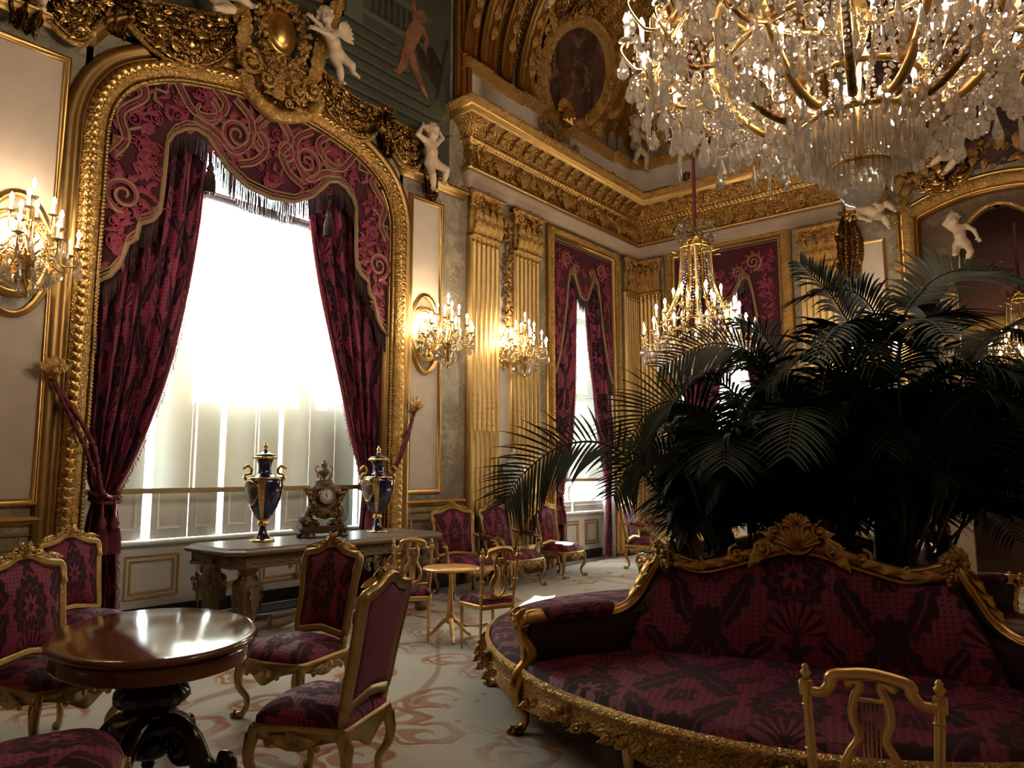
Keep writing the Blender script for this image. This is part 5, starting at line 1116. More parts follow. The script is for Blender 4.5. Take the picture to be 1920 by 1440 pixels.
def carved_chair(name, label, cat, w=.52, d=.50, H=1.09, arms=False, group=None, wood=None):
    wood = wood or GOLDW; t = thing(name, label, cat, (0, 0, 0), 0, group)
    so = ring([(0, -d / 2), (w * .36, -d / 2), (w * .43, -d * .46), (w * .46, -d * .2), (w * .50, d * .22), (w * .49, d * .42), (w * .36, d * .50), (w * .18, d * .54), (0, d * .565)], 64)
    zs = .375; m = MB(); dome(m, so * .97, np.array([0, 0]), ID, .095, 10, zs + .03, .035, 1.6, uo=(0, .45)); m.build('seat', DAMSEAT, t)
    m = MB(); a = np.arctan2(so[:, 1], so[:, 0]); lowr = .30 - .028 * np.cos(4 * a) - .03 * np.exp(-((np.abs(np.abs(a) - PI / 2)) / .25) ** 2)
    P = [np.c_[so * .96, np.full(len(so), zs + .01)], np.c_[so * 1.02, np.full(len(so), zs)], np.c_[so * 1.015, np.full(len(so), zs - .025)], np.c_[so * .99, np.full(len(so), .335)], np.c_[so * 1.015, lowr], np.c_[so * .97, lowr + .004], np.c_[so * .94, np.full(len(so), .35)]]
    grid(m, np.array(P), False, True)
    for (x, y, an) in ((0, d * .565, 0), (w * .5, 0, -PI / 2), (-w * .5, 0, PI / 2)):
        M = mat4((x, y, .325), (PI / 2, 0, an + PI)); shell(m, M, .04, 7, .02); 
        for s in (-1, 1): leaf(m, M @ mat4((s * .03, 0, .005), (0, 0, -s * 1.5)), .10, .024, .014, 3, 0, 8, 5); cscroll(m, M @ mat4((s * .13, .01, .004)), .025, .008, 1.3, s, 5, 14)
    m.build('seat_rail', GOLDW if wood is GOLDW else wood, t)
    for (x, y, dd) in ((w * .45, d * .42, (.7, .7)), (-w * .45, d * .42, (-.7, .7)), (w * .41, -d * .45, (.35, -.9)), (-w * .41, -d * .45, (-.35, -.9))):
        m = MB(); cabriole(m, (x, y), dd, .36, .030); m.build('leg', wood, t)
    hb = H - .46; bw = w * .44
    bo = ring([(0, .03), (bw * .5, .012), (bw * .86, .0), (bw * .95, .05), (bw * .96, hb * .3), (bw * 1.03, hb * .62), (bw * 1.07, hb * .77), (bw * 1.0, hb * .845), (bw * .80, hb * .86), (bw * .5, hb * .885), (bw * .25, hb * .94), (0, hb * .96)], 72)
    B = basis((0, -d * .46, .46), (-1, 0, 0), (0, -.20, .98), (0, .98, .20))
    c = np.array([0, hb * .45]); inn = c + (bo - c) * .90
    m = MB(); dome(m, inn, c, B @ mat4((0, 0, .012)), .04, 8, 0, .01, 1.85, uo=(0, .0)); m.build('backrest', DAMASK, t)
    m = MB(); dome(m, inn, c, B @ mat4((0, 0, -.014), (0, PI, 0)), .008, 5, 0, .004, 1.75); m.build('back_panel', VELVET, t)
    m = MB(); ob = np.vstack([bo[::-1], bo[-1:]]); mould(m, ob, [(-.012, -.02), (-.02, 0), (-.012, .022), (.0, .030), (.012, .020), (.022, .026), (.034, .014), (.036, -.018), (-.012, -.02)], B, None, None, True)
    for s in (-1, 1): box(m, (s * bw * .88, -.035, 0), (.045, .09, .04), B, .008); leaf(m, B @ mat4((s * bw * 1.02, hb * .62, .022), (0, 0, s * .08)), .09, .02, .01, 3, 0, 8, 5)
    m.build('back_frame', wood, t)
    m = MB(); M = B @ mat4((0, hb * .965, .01)); shell(m, M, .052, 9, .03, .1, PI - .1); rosette(m, M @ mat4((0, .0, .02)), .03, 6)
    for s in (-1, 1):
        leaf(m, M @ mat4((s * .03, -.005, .005), (0, 0, -s * 1.45)), .10, .024, .016, 4, s * .02, 9, 5); leaf(m, M @ mat4((s * .12, -.02, .002), (0, 0, -s * 1.75)), .12, .022, .015, 3, 0, 8, 5); cscroll(m, M @ mat4((s * .06, .03, .004)), .028, .010, 1.4, s, 5, 14)
        leaf(m, M @ mat4((s * .012, .02, .008), (0, 0, -s * .4)), .06, .018, .014, 3, 0, 7, 5)
    m.build('crest', GOLDC, t)
    if arms:
        for s in (-1, 1):
            m = MB(); p = smoothpts([(s * bw * 1.0, -d * .50, .72), (s * (bw + .04), -d * .28, .69), (s * (w * .54), .02, .665), (s * w * .56, .13, .645), (s * w * .55, .17, .60), (s * w * .50, .13, .50), (s * w * .49, .15, .40), (s * w * .48, .17, .34)], 34)
            tube(m, p, .024 * (1 + .25 * np.sin(np.linspace(0, 9, 34))), 8); cscroll(m, mat4((s * w * .56, .16, .66), (PI / 2, 0, PI / 2)), .04, .018, 1.2, 1, 6, 16); leaf(m, mat4((s * w * .56, .1, .66), (.4, 0, 0)), .12, .03, .02, 3, 0, 7, 5)
            a = m.build('arm', wood, t); q = MB(); tube(q, smoothpts([(s * (bw + .035), -d * .34, .715), (s * (w * .52), -.05, .70), (s * w * .55, .07, .685)], 12), [.015, .034, .038, .040, .040, .040, .040, .040, .040, .038, .034, .012], 10, flat=.8); q.build('arm_pad', DAMSEAT, a)
    return t
G1 = 'gilt crimson side chairs'
CH = carved_chair('side_chair', 'gilt crimson chair at the oval table seen from behind, plain velvet back', 'chair', group=G1)
CH.location = (-3.11, 2.32, 0); CH.rotation_euler = (0, 0, math.radians(113))
dup(CH, (-4.22, 2.92, 0), math.radians(-168), 'gilt crimson damask chair facing us between the oval table and the console')
dup(CH, (-4.80, 1.70, 0), math.radians(-74), 'gilt crimson damask chair cut off at the left edge, behind the oval table')
dup(CH, (-6.18, 2.42, 0), math.radians(-78), 'gilt crimson damask chair against the wall under the tied left curtain')
dup(CH, (-3.36, 1.18, 0), math.radians(-22), 'crimson chair in the bottom left corner, only its domed seat in view')
dup(CH, (-6.52, 9.12, 0), math.radians(-92), 'gilt crimson chair without arms, third along the wall before the narrow window')
AC = carved_chair('armchair', 'gilt crimson armchair by the wall, directly behind the right end of the console table', 'armchair', .66, .60, 1.13, True, 'gilt armchairs along the window wall')
AC.location = (-6.50, 6.98, 0); AC.rotation_euler = (0, 0, math.radians(-108))
dup(AC, (-6.50, 7.95, 0), math.radians(-96), 'gilt crimson armchair by the wall under the porcelain jar, second from the console')
dup(AC, (-5.95, 10.75, 0), math.radians(-80), 'gilt crimson armchair right of the narrow window, partly behind the settee')
dup(AC, (-5.2, 11.6, 0), math.radians(-120), 'gilt armchair mostly hidden behind the palm stems by the corner', sc=(.95, .95, .95))

def lyre_chair(label, w=.38, d=.36):
    t = thing('lyre_chair', label, 'chair', group='small gilt lyre-back chairs')
    so = ring([(0, -d / 2), (w * .40, -d / 2), (w * .46, -d * .3), (w * .50, d * .3), (w * .47, d * .47), (w * .3, d * .52), (0, d * .54)], 48)
    m = MB(); dome(m, so * .96, np.array([0, 0]), ID, .055, 8, .435, .03, 1.9, uo=(0, .4)); m.build('seat', DAMSEAT, t)
    m = MB(); grid(m, np.array([np.c_[so * .95, np.full(len(so), .415)], np.c_[so, np.full(len(so), .412)], np.c_[so, np.full(len(so), .375)], np.c_[so * .96, np.full(len(so), .37)], np.c_[so * .9, np.full(len(so), .40)]]), False, True); m.build('seat_rail', GOLDL, t)
    for x in (-1, 1):
        m = MB(); lathe(m, [(0, 0), (.008, 0), (.012, .04), (.015, .3), (.019, .34), (.014, .35), (.018, .37), (.018, .40), (0, .40)], 10, mat4((x * w * .43, d * .42, 0))); m.build('leg', GOLDL, t)
        m = MB(); p = np.array([(x * w * .44, -d * .46, .0), (x * w * .43, -d * .46, .4), (x * w * .46, -d * .54, .62), (x * w * .49, -d * .62, .84)])
        tube(m, smoothpts(p, 20), .016 * np.r_[np.linspace(.65, 1, 10), np.linspace(1, .9, 10)], 10, star=(.08, 6)); 
        for z, r in ((.62, .020), (.76, .019), (.50, .019)): ell(m, (x * np.interp(z, [.4, .62, .84], [w * .43, w * .46, w * .49]), np.interp(z, [.4, .62, .84], [-d * .46, -d * .54, -d * .62]), z), (r, r, .008), 10)
        box(m, (x * w * .49, -d * .62, .815), (.040, .036, .055), None, .005); lathe(m, [(0, 0), (.014, 0), (.010, .008), (.016, .016), (.017, .026), (.010, .034), (.012, .042), (.006, .052), (0, .056)], 10, mat4((x * w * .49, -d * .62, .842))); m.build('back_post', GOLDL, t)
    yb = lambda z: np.interp(z, [.4, .62, .84], [-d * .46, -d * .54, -d * .62])
    m = MB(); tp = smoothpts([(-w * .46, yb(.80), .805), (-w * .36, yb(.80), .808), (-w * .30, yb(.83), .835), (-w * .28, yb(.86), .865), (-w * .15, yb(.87), .878), (0, yb(.88), .884), (w * .15, yb(.87), .878), (w * .28, yb(.86), .865), (w * .30, yb(.83), .835), (w * .36, yb(.8), .808), (w * .46, yb(.8), .805)], 44)
    tube(m, tp, .017 * (1 + .35 * np.exp(-(np.linspace(-1.6, 1.6, 44)) ** 2)), 8, flat=1.); m.build('top_rail', GOLDL, t)
    m = MB()
    for x in (-1, 1):
        q = smoothpts([(x * .062, .0, .845), (x * .040, 0, .862), (x * .030, .0, .84), (x * .046, 0, .80), (x * .052, 0, .74), (x * .036, 0, .68), (x * .062, 0, .63), (x * .080, .0, .57), (x * .055, 0, .50), (x * .0, 0, .47)], 44); q[:, 1] = yb(q[:, 2]); tube(m, q, .0115, 8, flat=1.2)
        ell(m, (x * .062, yb(.845), .845), .015, 8)
    tube(m, [(-.045, yb(.80), .80), (.045, yb(.80), .80)], .008, 6); tube(m, [(-w * .43, yb(.47), .47), (w * .43, yb(.47), .47)], .013, 8); m.build('lyre', GOLDL, t)
    for k in range(5):
        m = MB(); tube(m, [((k - 2) * .0125, yb(.80), .80), ((k - 2) * .011, yb(.47), .475)], .0026, 5); m.build('string', GOLDL, t)
    m = MB()
    for x in (-1, 1): tube(m, [(x * w * .43, d * .42, .21), (x * w * .44, -d * .46, .24)], .008, 6); ell(m, (x * w * .435, 0, .225), .013, 8)
    for x in (-1, 1): tube(m, [(x * w * .43, d * .42 - .04, .20), (-x * w * .43, -d * .42, .22)], .007, 6)
    ell(m, (0, 0, .212), .016, 8); m.build('stretcher', GOLDL, t)
    return t
LC = lyre_chair('small gilt lyre-back chair right of the little round table, its back to us'); LC.location = (-4.39, 4.99, 0); LC.rotation_euler = (0, 0, math.radians(74))
dup(LC, (-5.22, 4.86, 0), math.radians(-135), 'small gilt lyre-back chair left of the little round table, before the console end')
dup(LC, (-.66, 2.52, 0), math.radians(189), 'gilt lyre-back chair close to us in front of the settee, its seat out of view', sc=(1.09, 1.0, .985))

# ------------------------------------------------------------------ tables
T = thing('round_table', 'little gilt round tripod table between two lyre-back chairs', 'table', (-4.90, 5.06, 0)); L = mat4((-4.90, 5.06, 0))
m = MB(); lathe(m, [(0, .632), (.24, .632), (.262, .636), (.268, .648), (.258, .660), (0, .660)], 40, L); m.build('table_top', GOLDL, T)
m = MB(); lathe(m, [(0, .63), (.09, .63), (.05, .615), (.022, .59), (.018, .5), (.024, .47), (.03, .45), (.018, .42), (.022, .36), (.034, .28), (.026, .24), (.04, .22), (.035, .15), (.0, .13)], 18, L); m.build('pedestal', GOLDL, T)
for k in range(3):
    a = 2 * PI * k / 3 + 3.5; d = np.array([math.cos(a), math.sin(a)]); m = MB()
    tube(m, smoothpts([(d[0] * .02, d[1] * .02, .19), (d[0] * .08, d[1] * .08, .15), (d[0] * .17, d[1] * .17, .06), (d[0] * .235, d[1] * .235, .016)], 14), np.linspace(.022, .015, 14), 8, L); m.build('foot', GOLDL, T)
TC = (-3.93, 1.86); ax = np.array([.93, -.37]); A = basis((TC[0], TC[1], 0), (ax[0], ax[1], 0), (-ax[1], ax[0], 0), (0, 0, 1))
T = thing('oval_table', 'polished mahogany oval table on a carved black pedestal', 'table', (TC[0], TC[1], 0))
m = MB(); lathe(m, [(0, .69), (.60, .69), (.665, .692), (.688, .700), (.694, .712), (.685, .724), (.668, .730), (.655, .731), (.645, .733), (0, .734)], 72, A @ np.diag([1, .72, 1, 1.])); m.build('table_top', MAHOG, T)
m = MB(); lathe(m, [(.62, .69), (.655, .688), (.66, .67), (.655, .62), (.66, .612), (.64, .608), (.60, .62)], 72, A @ np.diag([1, .72, 1, 1.])); m.build('apron', MAHOG, T)
m = MB(); lathe(m, [(0, .62), (.16, .62), (.15, .60), (.10, .585), (.095, .55), (.10, .53), (.12, .52), (.10, .505), (.09, .49), (.13, .47), (.175, .43), (.18, .40), (.15, .365), (.10, .34), (.085, .31), (.11, .295), (.17, .285), (.19, .27), (.17, .25), (.10, .24), (.08, .2), (.06, .12), (0, .1)], 48, A, flute=(.05, 14, [0] * 8 + [.3, 1, 1, 1, 1, .4] + [0] * 9)); m.build('pedestal', BLACKW, T)
for k in range(4):
    a = PI / 4 + k * PI / 2 + .2; d = np.array([math.cos(a) * 1.15, math.sin(a) * .9]); m = MB()
    tube(m, smoothpts([(d[0] * .05, d[1] * .05, .24), (d[0] * .14, d[1] * .14, .26), (d[0] * .24, d[1] * .24, .20), (d[0] * .31, d[1] * .31, .09), (d[0] * .39, d[1] * .39, .05), (d[0] * .45, d[1] * .45, .075), (d[0] * .45, d[1] * .45, .12), (d[0] * .41, d[1] * .41, .125)], 34), .046 * np.linspace(1.25, .75, 34), 10, A, flat=1.2)
    ell(m, (d[0] * .40, d[1] * .40, .03), (.05, .05, .03), 10, A); cscroll(m, A @ mat4((d[0] * .22, d[1] * .22, .25), (PI / 2, 0, math.atan2(d[1], d[0]))), .09, .03, 1.3, 1, 7, 18); m.build('foot', BLACKW, T)
m = MB(); ell(m, (0, 0, .16), (.12, .12, .07), 14, A); lathe(m, [(0, .02), (.02, .04), (.035, .07), (.02, .1), (0, .1)], 12, A); m.build('drop_finial', BLACKW, T)

# carved console table
X0, X1, Y0, Y1, ZT = -7.0, -6.02, 3.50, 6.16, .86
T = thing('console_table', 'long carved walnut console table with marble top under the arched window', 'console table', ((X0 + X1) / 2, (Y0 + Y1) / 2, 0))
ch = .12; O = [(X0, Y0 + ch), (X0 + ch, Y0), (X1 - ch, Y0), (X1, Y0 + ch), (X1, Y1 - ch), (X1 - ch, Y1), (X0 + ch, Y1), (X0, Y1 - ch)]
sc_ = lambda k: [(((x - (X0 + X1) / 2)) * (1 - k / .49) + (X0 + X1) / 2, (y - (Y0 + Y1) / 2) * (1 - k / 1.28) + (Y0 + Y1) / 2) for x, y in O]
m = MB(); poly(m, sc_(.05), mat4((0, 0, ZT - .012)), .014); m.build('marble_slab', MARBTOP, T, False)
def band(mb, prof, ds=None, rel=None):
    mould(mb, O + O[:1], [(-o, z) for o, z in prof], ID, ds, rel, True)
m = MB(); band(m, pdense([(.05, ZT), (.03, ZT + .002), (.02, ZT - .012), (.0, ZT - .02), (-.012, ZT - .03), (-.005, ZT - .05), (.03, ZT - .06)], 14), .014, beads(.045, .008, .75, .25)); poly(m, sc_(.02), mat4((0, 0, ZT - .055)), .04); m.build('top_moulding', CARVW, T)
m = MB(); band(m, pdense([(.05, ZT - .055), (.06, ZT - .065), (.06, ZT - .155), (.045, ZT - .165), (.045, ZT - .18), (.08, ZT - .18)], 24), .015, lambda s, t: .012 * (np.abs(t - .45) < .3) * np.abs(np.sin(s * 26 + 3 * np.sin(t * 8))) * (.4 + vnoise(s * 30, t * 9))); m.build('frieze', CARVW, T)
for (x, y) in ((X1 - .16, Y0 + .24), (X1 - .16, Y1 - .24), (X0 + .18, Y0 + .24), (X0 + .18, Y1 - .24)):
    m = MB(); M = mat4((x, y, 0)); z = ZT - .18
    sq = lambda r, zz: np.c_[np.array([(-1, -.7), (-.7, -1), (.7, -1), (1, -.7), (1, .7), (.7, 1), (-.7, 1), (-1, .7)]) * r, np.full(8, zz)]
    grid(m, np.array([sq(r, q) for r, q in ((.075, z), (.07, z - .03), (.05, z - .06), (.055, z - .09), (.105, z - .12), (.115, z - .15), (.10, z - .19), (.085, z - .22), (.045, .12), (.05, .10), (.065, .09), (.07, .03), (.05, .0))]), False, True, M=M)
    for k in range(4):
        cscroll(m, M @ mat4((.085 * math.cos(k * PI / 2 + PI / 4), .085 * math.sin(k * PI / 2 + PI / 4), z - .08), (PI / 2, 0, k * PI / 2 + PI / 4)), .06, .03, 1.3, 1, 7, 18); leaf(m, M @ mat4((.10 * math.cos(k * PI / 2), .10 * math.sin(k * PI / 2), z - .14), (-PI / 2, 0, k * PI / 2 + PI / 2)), .26, .05, -.03, 4, 0, 9, 5)
    m.build('leg', CARVW, T)
m = MB(); M = basis(((X0 + X1) / 2, Y0 + .07, ZT - .24), (1, 0, 0), (0, 0, 1), (0, -1, 0)); s = SDF((-.12, -.16, -.06), (.12, .16, .14), .01)
s.ell((0, 0, 0), (.075, .10, .08), .02); s.cap((0, .02, .07), (0, -.02, .095), .012, .018, .015); s.ell((0, -.07, .05), .03, .02)
for e in (-1, 1): s.ell((e * .03, .025, .078), .014, .01, None, True); s.ell((e * .035, -.025, .06), .025, .02)
s.mesh(m, M)
for k in range(11): leaf(m, M @ mat4((.06 * math.cos(k * .6), .08 * math.sin(k * .6), .01), (0, 0, k * .6 - PI / 2)), .11, .035, .03, 3, .03, 8, 5)
spray(m, M, -.34, .34, -.12, -.05, 30, .03, .06, 3); m.build('mask', CARVW, T)
m = MB()
for i, y in enumerate((4.3, 4.9, 5.5)): spray(m, basis((X1 - .05, y, ZT - .20), (0, 1, 0), (0, 0, 1), (1, 0, 0)), -.22, .22, -.12, .04, 26, .03, .07, 30 + i)
m.build('apron_carving', CARVW, T)
m = MB(); c = np.array([(X0 + X1) / 2, (Y0 + Y1) / 2])
for (x, y) in ((X1 - .16, Y0 + .24), (X1 - .16, Y1 - .24), (X0 + .18, Y0 + .24), (X0 + .18, Y1 - .24)):
    tube(m, smoothpts([(x, y, .12), (x * .75 + c[0] * .25, y * .8 + c[1] * .2, .13), (x * .5 + c[0] * .5, y * .55 + c[1] * .45, .10), (c[0], y * .2 + c[1] * .8, .13)], 20), .035, 8, flat=1.2)
    cscroll(m, mat4((x * .7 + c[0] * .3, y * .72 + c[1] * .28, .19), (PI / 2, 0, PI / 2)), .06, .025, 1.3, 1, 7, 16)
lathe(m, [(0, .24), (.04, .22), (.09, .16), (.10, .12), (.05, .08), (0, .08)], 18, mat4((c[0], c[1], 0))); tube(m, [(c[0], Y0 + .7, .12), (c[0], Y1 - .7, .12)], .04, 8); m.build('stretcher', CARVW, T)

# ------------------------------------------------------------------ vases and clock
RESERVE = m_paint('vase_scene_painting', [(.20, .10, .04), (.09, .05, .03), (.36, .22, .10)], 9)
def blue_vase(label, x, y, rz):
    L = mat4((x, y, ZT), (0, 0, rz)); T = thing('blue_vase', label, 'vase', (x, y, ZT), rz, 'blue porcelain vases on the console')
    m = MB(); lathe(m, [(.085, .0), (.115, .0), (.12, .018), (.10, .026), (.085, .03)], 32, L); m.build('ormolu_base', ORMOLU, T)
    m = MB(); lathe(m, [(.085, .028), (.07, .045), (.045, .09), (.036, .13), (.034, .155)], 28, L); m.build('foot', COBALT, T)
    m = MB(); lathe(m, [(.034, .15), (.052, .165), (.055, .185), (.04, .20), (.045, .215), (.062, .225)], 24, L)
    for k in range(10): leaf(m, L @ mat4((.045 * math.cos(k * .628), .045 * math.sin(k * .628), .21), (.9, 0, k * .628 - PI / 2)), .07, .022, .01, 2, 0, 7, 5)
    m.build('stem_collar', ORMOLU, T)
    m = MB(); lathe(m, [(.05, .215), (.085, .26), (.13, .34), (.165, .44), (.182, .53), (.183, .585), (.172, .62), (.13, .642), (.09, .655), (.07, .675), (.062, .71), (.066, .76), (.082, .80), (.095, .815)], 40, L); m.build('body', COBALT, T)
    m = MB(); lathe(m, [(.092, .81), (.112, .815), (.115, .835), (.10, .845), (.092, .845)], 36, L)
    for k in range(28): ell(m, (.114 * math.cos(k * .2244), .114 * math.sin(k * .2244), .826), .009, 5, L)
    lathe(m, [(.172, .617), (.176, .626), (.16, .634)], 32, L); m.build('neck_mount', ORMOLU, T)
    m = MB(); lathe(m, [(.10, .842), (.104, .85), (.092, .862), (.05, .875), (.028, .89), (.018, .905), (0, .906)], 30, L); lid = m.build('lid', COBALT, T)
    m = MB(); lathe(m, [(0, .90), (.03, .903), (.018, .912), (.014, .925), (.028, .938), (.022, .952), (.010, .96), (.014, .972), (.006, .985), (0, .988)], 14, L); m.build('finial', ORMOLU, lid)
    pr = np.array([(.05, .215), (.085, .26), (.13, .34), (.165, .44), (.182, .53), (.183, .585), (.172, .62)])
    for a in (.0, PI / 2, PI, -PI / 2):
        m = MB(); z = np.linspace(.225, .615, 22); r = np.interp(z, pr[:, 1], pr[:, 0]) + .003; w = .013 + .07 * (z - .2)
        t = np.linspace(-1, 1, 7); ang = a + t[None, :] * (w / r)[:, None]
        grid(m, np.stack([r[:, None] * np.cos(ang), r[:, None] * np.sin(ang), z[:, None] + 0 * ang], -1), M=L)
        for k in range(2, 21, 2): rosette(m, L @ basis((r[k] * math.cos(a), r[k] * math.sin(a), z[k]), (-math.sin(a), math.cos(a), 0), (0, 0, 1), (math.cos(a), math.sin(a), 0)), .012, 5)
        m.build('gilt_strap', ORMOLU, T)
    for a in (PI / 4, PI / 4 + PI):
        m = MB(); u = np.linspace(0, 1, 9)[:, None]; v = np.linspace(0, 2 * PI, 25)[None, :]; dz = u * .12 * np.sin(v); da = u * .62 * np.cos(v) * (1 + .25 * np.sin(v)); z = .48 + dz; r = np.interp(z, pr[:, 1], pr[:, 0]) + .003
        grid(m, np.stack([r * np.cos(a + da), r * np.sin(a + da), z], -1), M=L); m.build('painted_reserve', RESERVE, T)
        m = MB(); e = np.stack([(r * np.cos(a + da))[-1], (r * np.sin(a + da))[-1], z[-1]], -1); tube(m, e, .006, 5, L); m.build('reserve_border', ORMOLU, T)
    for s in (-1, 1):
        m = MB(); p = smoothpts([(s * .165, 0, .60), (s * .19, 0, .625), (s * .175, 0, .66), (s * .135, 0, .67), (s * .128, 0, .71), (s * .15, 0, .74), (s * .185, 0, .735), (s * .20, 0, .715)], 26); tube(m, p, .013 * np.linspace(1.1, .9, 26), 8, L); ell(m, (s * .165, 0, .748), (.022, .014, .016), 8, L); tube(m, [(s * .18, 0, .74), (s * .21, 0, .725), (s * .205, 0, .705)], [.010, .008, .003], 6, L)
        for k in range(4): leaf(m, L @ mat4((s * .165, 0, .62), (0, 0, k * 1.57)), .07, .02, .015, 2, 0, 7, 5)
        ell(m, (s * .178, 0, .565), (.018, .03, .035), 8, L); m.build('handle', ORMOLU, T)
    return T
blue_vase('tall cobalt blue vase with gilt mounts left of the clock', -6.60, 4.13, math.radians(50))
blue_vase('tall cobalt blue vase with gilt mounts right of the clock, by the curtain', -6.58, 5.58, math.radians(44))
CL = basis((-6.58, 4.83, ZT), (.26, .966, 0), (-.966, .26, 0), (0, 0, 1))      # local x along the console, -y towards the room
T = thing('mantel_clock', 'carved mantel clock with an urn on top, between the two blue vases', 'clock', (-6.58, 4.83, ZT))
m = MB()
for (w, d, z0, z1) in ((.54, .30, .05, .075), (.58, .33, .075, .095), (.50, .27, .095, .125)):
    c = .06; o = [(-w / 2, -d / 2 + c), (-w / 2 + c, -d / 2), (w / 2 - c, -d / 2), (w / 2, -d / 2 + c), (w / 2, d / 2 - c), (w / 2 - c, d / 2), (-w / 2 + c, d / 2), (-w / 2, d / 2 - c)]; poly(m, o, CL @ mat4((0, 0, z0)), z1 - z0)
for x in (-.18, .18):
    for y in (-.09, .09): lathe(m, [(0, 0), (.06, 0), (.075, .02), (.06, .05), (0, .05)], 14, CL @ mat4((x, y, 0)))
m.build('plinth', WALN2, T, False)
s = SDF((-.27, -.15, .1), (.27, .15, .68), .0085); k = .02
for x in (-1, 1):
    s.cap((x * .17, -.05, .165), (x * .17, .05, .165), .048, k=.02); s.cap((x * .215, -.03, .19), (x * .215, .03, .19), .04, k=.02); s.cap((x * .10, -.06, .15), (x * .10, .06, .15), .034, k=.02); s.cap((x * .20, 0, .20), (x * .10, 0, .33), .05, .05, .04); s.cap((x * .115, 0, .34), (x * .10, 0, .50), .045, .05, .03); s.ell((x * .135, 0, .42), (.035, .05, .05), .02); s.cap((x * .07, 0, .50), (x * .06, 0, .57), .05, .04, .03)
s.ell((0, 0, .43), (.105, .085, .115), .03); s.ell((0, 0, .30), (.12, .07, .10), .04); s.ell((0, -.05, .24), (.10, .04, .05), .02); s.ell((0, 0, .56), (.075, .06, .05), .02); s.ell((0, -.075, .22), (.035, .02, .035), .01)
m = MB(); s.mesh(m, CL); m.build('carved_case', CLOCKST, T)
m = MB()
for x in (-1, 1):
    for (px, pz, r_, sg) in ((.165, .185, .05, 1), (.10, .165, .04, -1), (.15, .30, .05, -1), (.09, .26, .04, 1), (.06, .53, .035, 1)): cscroll(m, CL @ mat4((x * px, -.088 if pz < .28 else -.075, pz + r_ * .5), (PI / 2, 0, 0)), r_, .012, 1.5, x * sg, 7, 22)
    for q in range(4): leaf(m, CL @ mat4((x * (.11 + .02 * q), -.07, .30 + .06 * q), (PI / 2, 0, 0)) @ mat4((0, 0, 0), (0, 0, -x * (.5 + .2 * q))), .11, .028, .02, 4, 0, 9, 5); ell(m, (x * .15, -.05, .44), (.03, .03, .045), 10, CL)
    rosette(m, CL @ mat4((x * .19, -.085, .165), (PI / 2, 0, 0)), .03, 6)
shell(m, CL @ mat4((0, -.10, .22), (PI / 2, 0, 0)), .06, 9, .03); spray(m, CL @ basis((0, -.07, .27), (1, 0, 0), (0, 0, 1), (0, -1, 0)), -.10, .10, -.05, .05, 20, .02, .05, 51); m.build('scroll_mount', BRONZE, T)
m = MB(); D = CL @ basis((0, -.098, .43), (1, 0, 0), (0, 0, 1), (0, -1, 0)); lathe(m, [(0, .004), (.072, .004), (.074, 0)], 36, D); face = m.build('dial', ENAMEL, T)
m = MB(); lathe(m, [(.072, -.02), (.072, .006), (.078, .014), (.088, .010), (.092, -.02)], 36, D); m.build('bezel', BRONZE, T)
for i in range(12):
    cu = MB(); t = PI / 2 - i * PI / 6; Mn = D @ mat4((.055 * math.cos(t), .055 * math.sin(t), .0045), (0, 0, t - PI / 2))
    st = {0: 'XII', 1: 'I', 2: 'II', 3: 'III', 4: 'IIII', 5: 'V', 6: 'VI', 7: 'VII', 8: 'VIII', 9: 'IX', 10: 'X', 11: 'XI'}[i]; x = -.0042 * (len(st) - 1)
    for chx in st:
        if chx == 'I': box(cu, (x, 0, 0), (.0022, .017, .0012), Mn)
        else:
            for sg in (-1, 1):
                p0 = (x - .0032 * sg, .0085); p1 = (x + .0032 * sg, -.0085) if chx == 'X' else (x, -.0085); v = np.array(p1) - np.array(p0); n = np.array([-v[1], v[0]]) / np.linalg.norm(v) * .0010
                poly(cu, [tuple(np.array(p0) + n), tuple(np.array(p1) + n), tuple(np.array(p1) - n), tuple(np.array(p0) - n)], Mn, .0012)
        x += .0084
    cu.build('numeral', INK, face, False)
for ln, a, w in ((.034, 2.15, .0045), (.050, 1.75, .0032)):
    h = MB(); Mh = D @ mat4((0, 0, .0065), (0, 0, a - PI / 2)); poly(h, [(-w / 2, -.01), (w / 2, -.01), (w, ln * .6), (0, ln), (-w, ln * .6)], Mh, .0012); h.build('clock_hand', INK, face, False)
m = MB(); U = CL @ mat4((0, 0, .585)); lathe(m, [(0, 0), (.04, 0), (.035, .012), (.015, .03), (.02, .045), (.05, .07), (.062, .10), (.058, .12), (.035, .135), (.03, .16), (.038, .18), (.03, .195), (.012, .205), (0, .206)], 22, U); m.build('urn', CLOCKST, T)
m = MB(); lathe(m, [(0, .20), (.012, .203), (.018, .215), (.01, .228), (0, .235)], 12, U); m.build('urn_finial', BRONZE, T)
for x in (-1, 1):
    m = MB(); tube(m, smoothpts([(x * .055, 0, .09), (x * .085, 0, .10), (x * .095, 0, .14), (x * .075, 0, .165), (x * .06, 0, .15)], 20), .007, 6, U); leaf(m, U @ mat4((x * .075, -.01, .09), (PI / 2, 0, 0)), -.06, .014, .01, 2, 0, 7, 5); m.build('urn_handle', BRONZE, T)
for x in (-1, 1):
    m = MB(); lathe(m, [(0, 0), (.012, .005), (.006, .02), (.014, .03), (0, .04)], 8, CL @ mat4((x * .05, -.03, .60))); m.build('corner_finial', BRONZE, T)
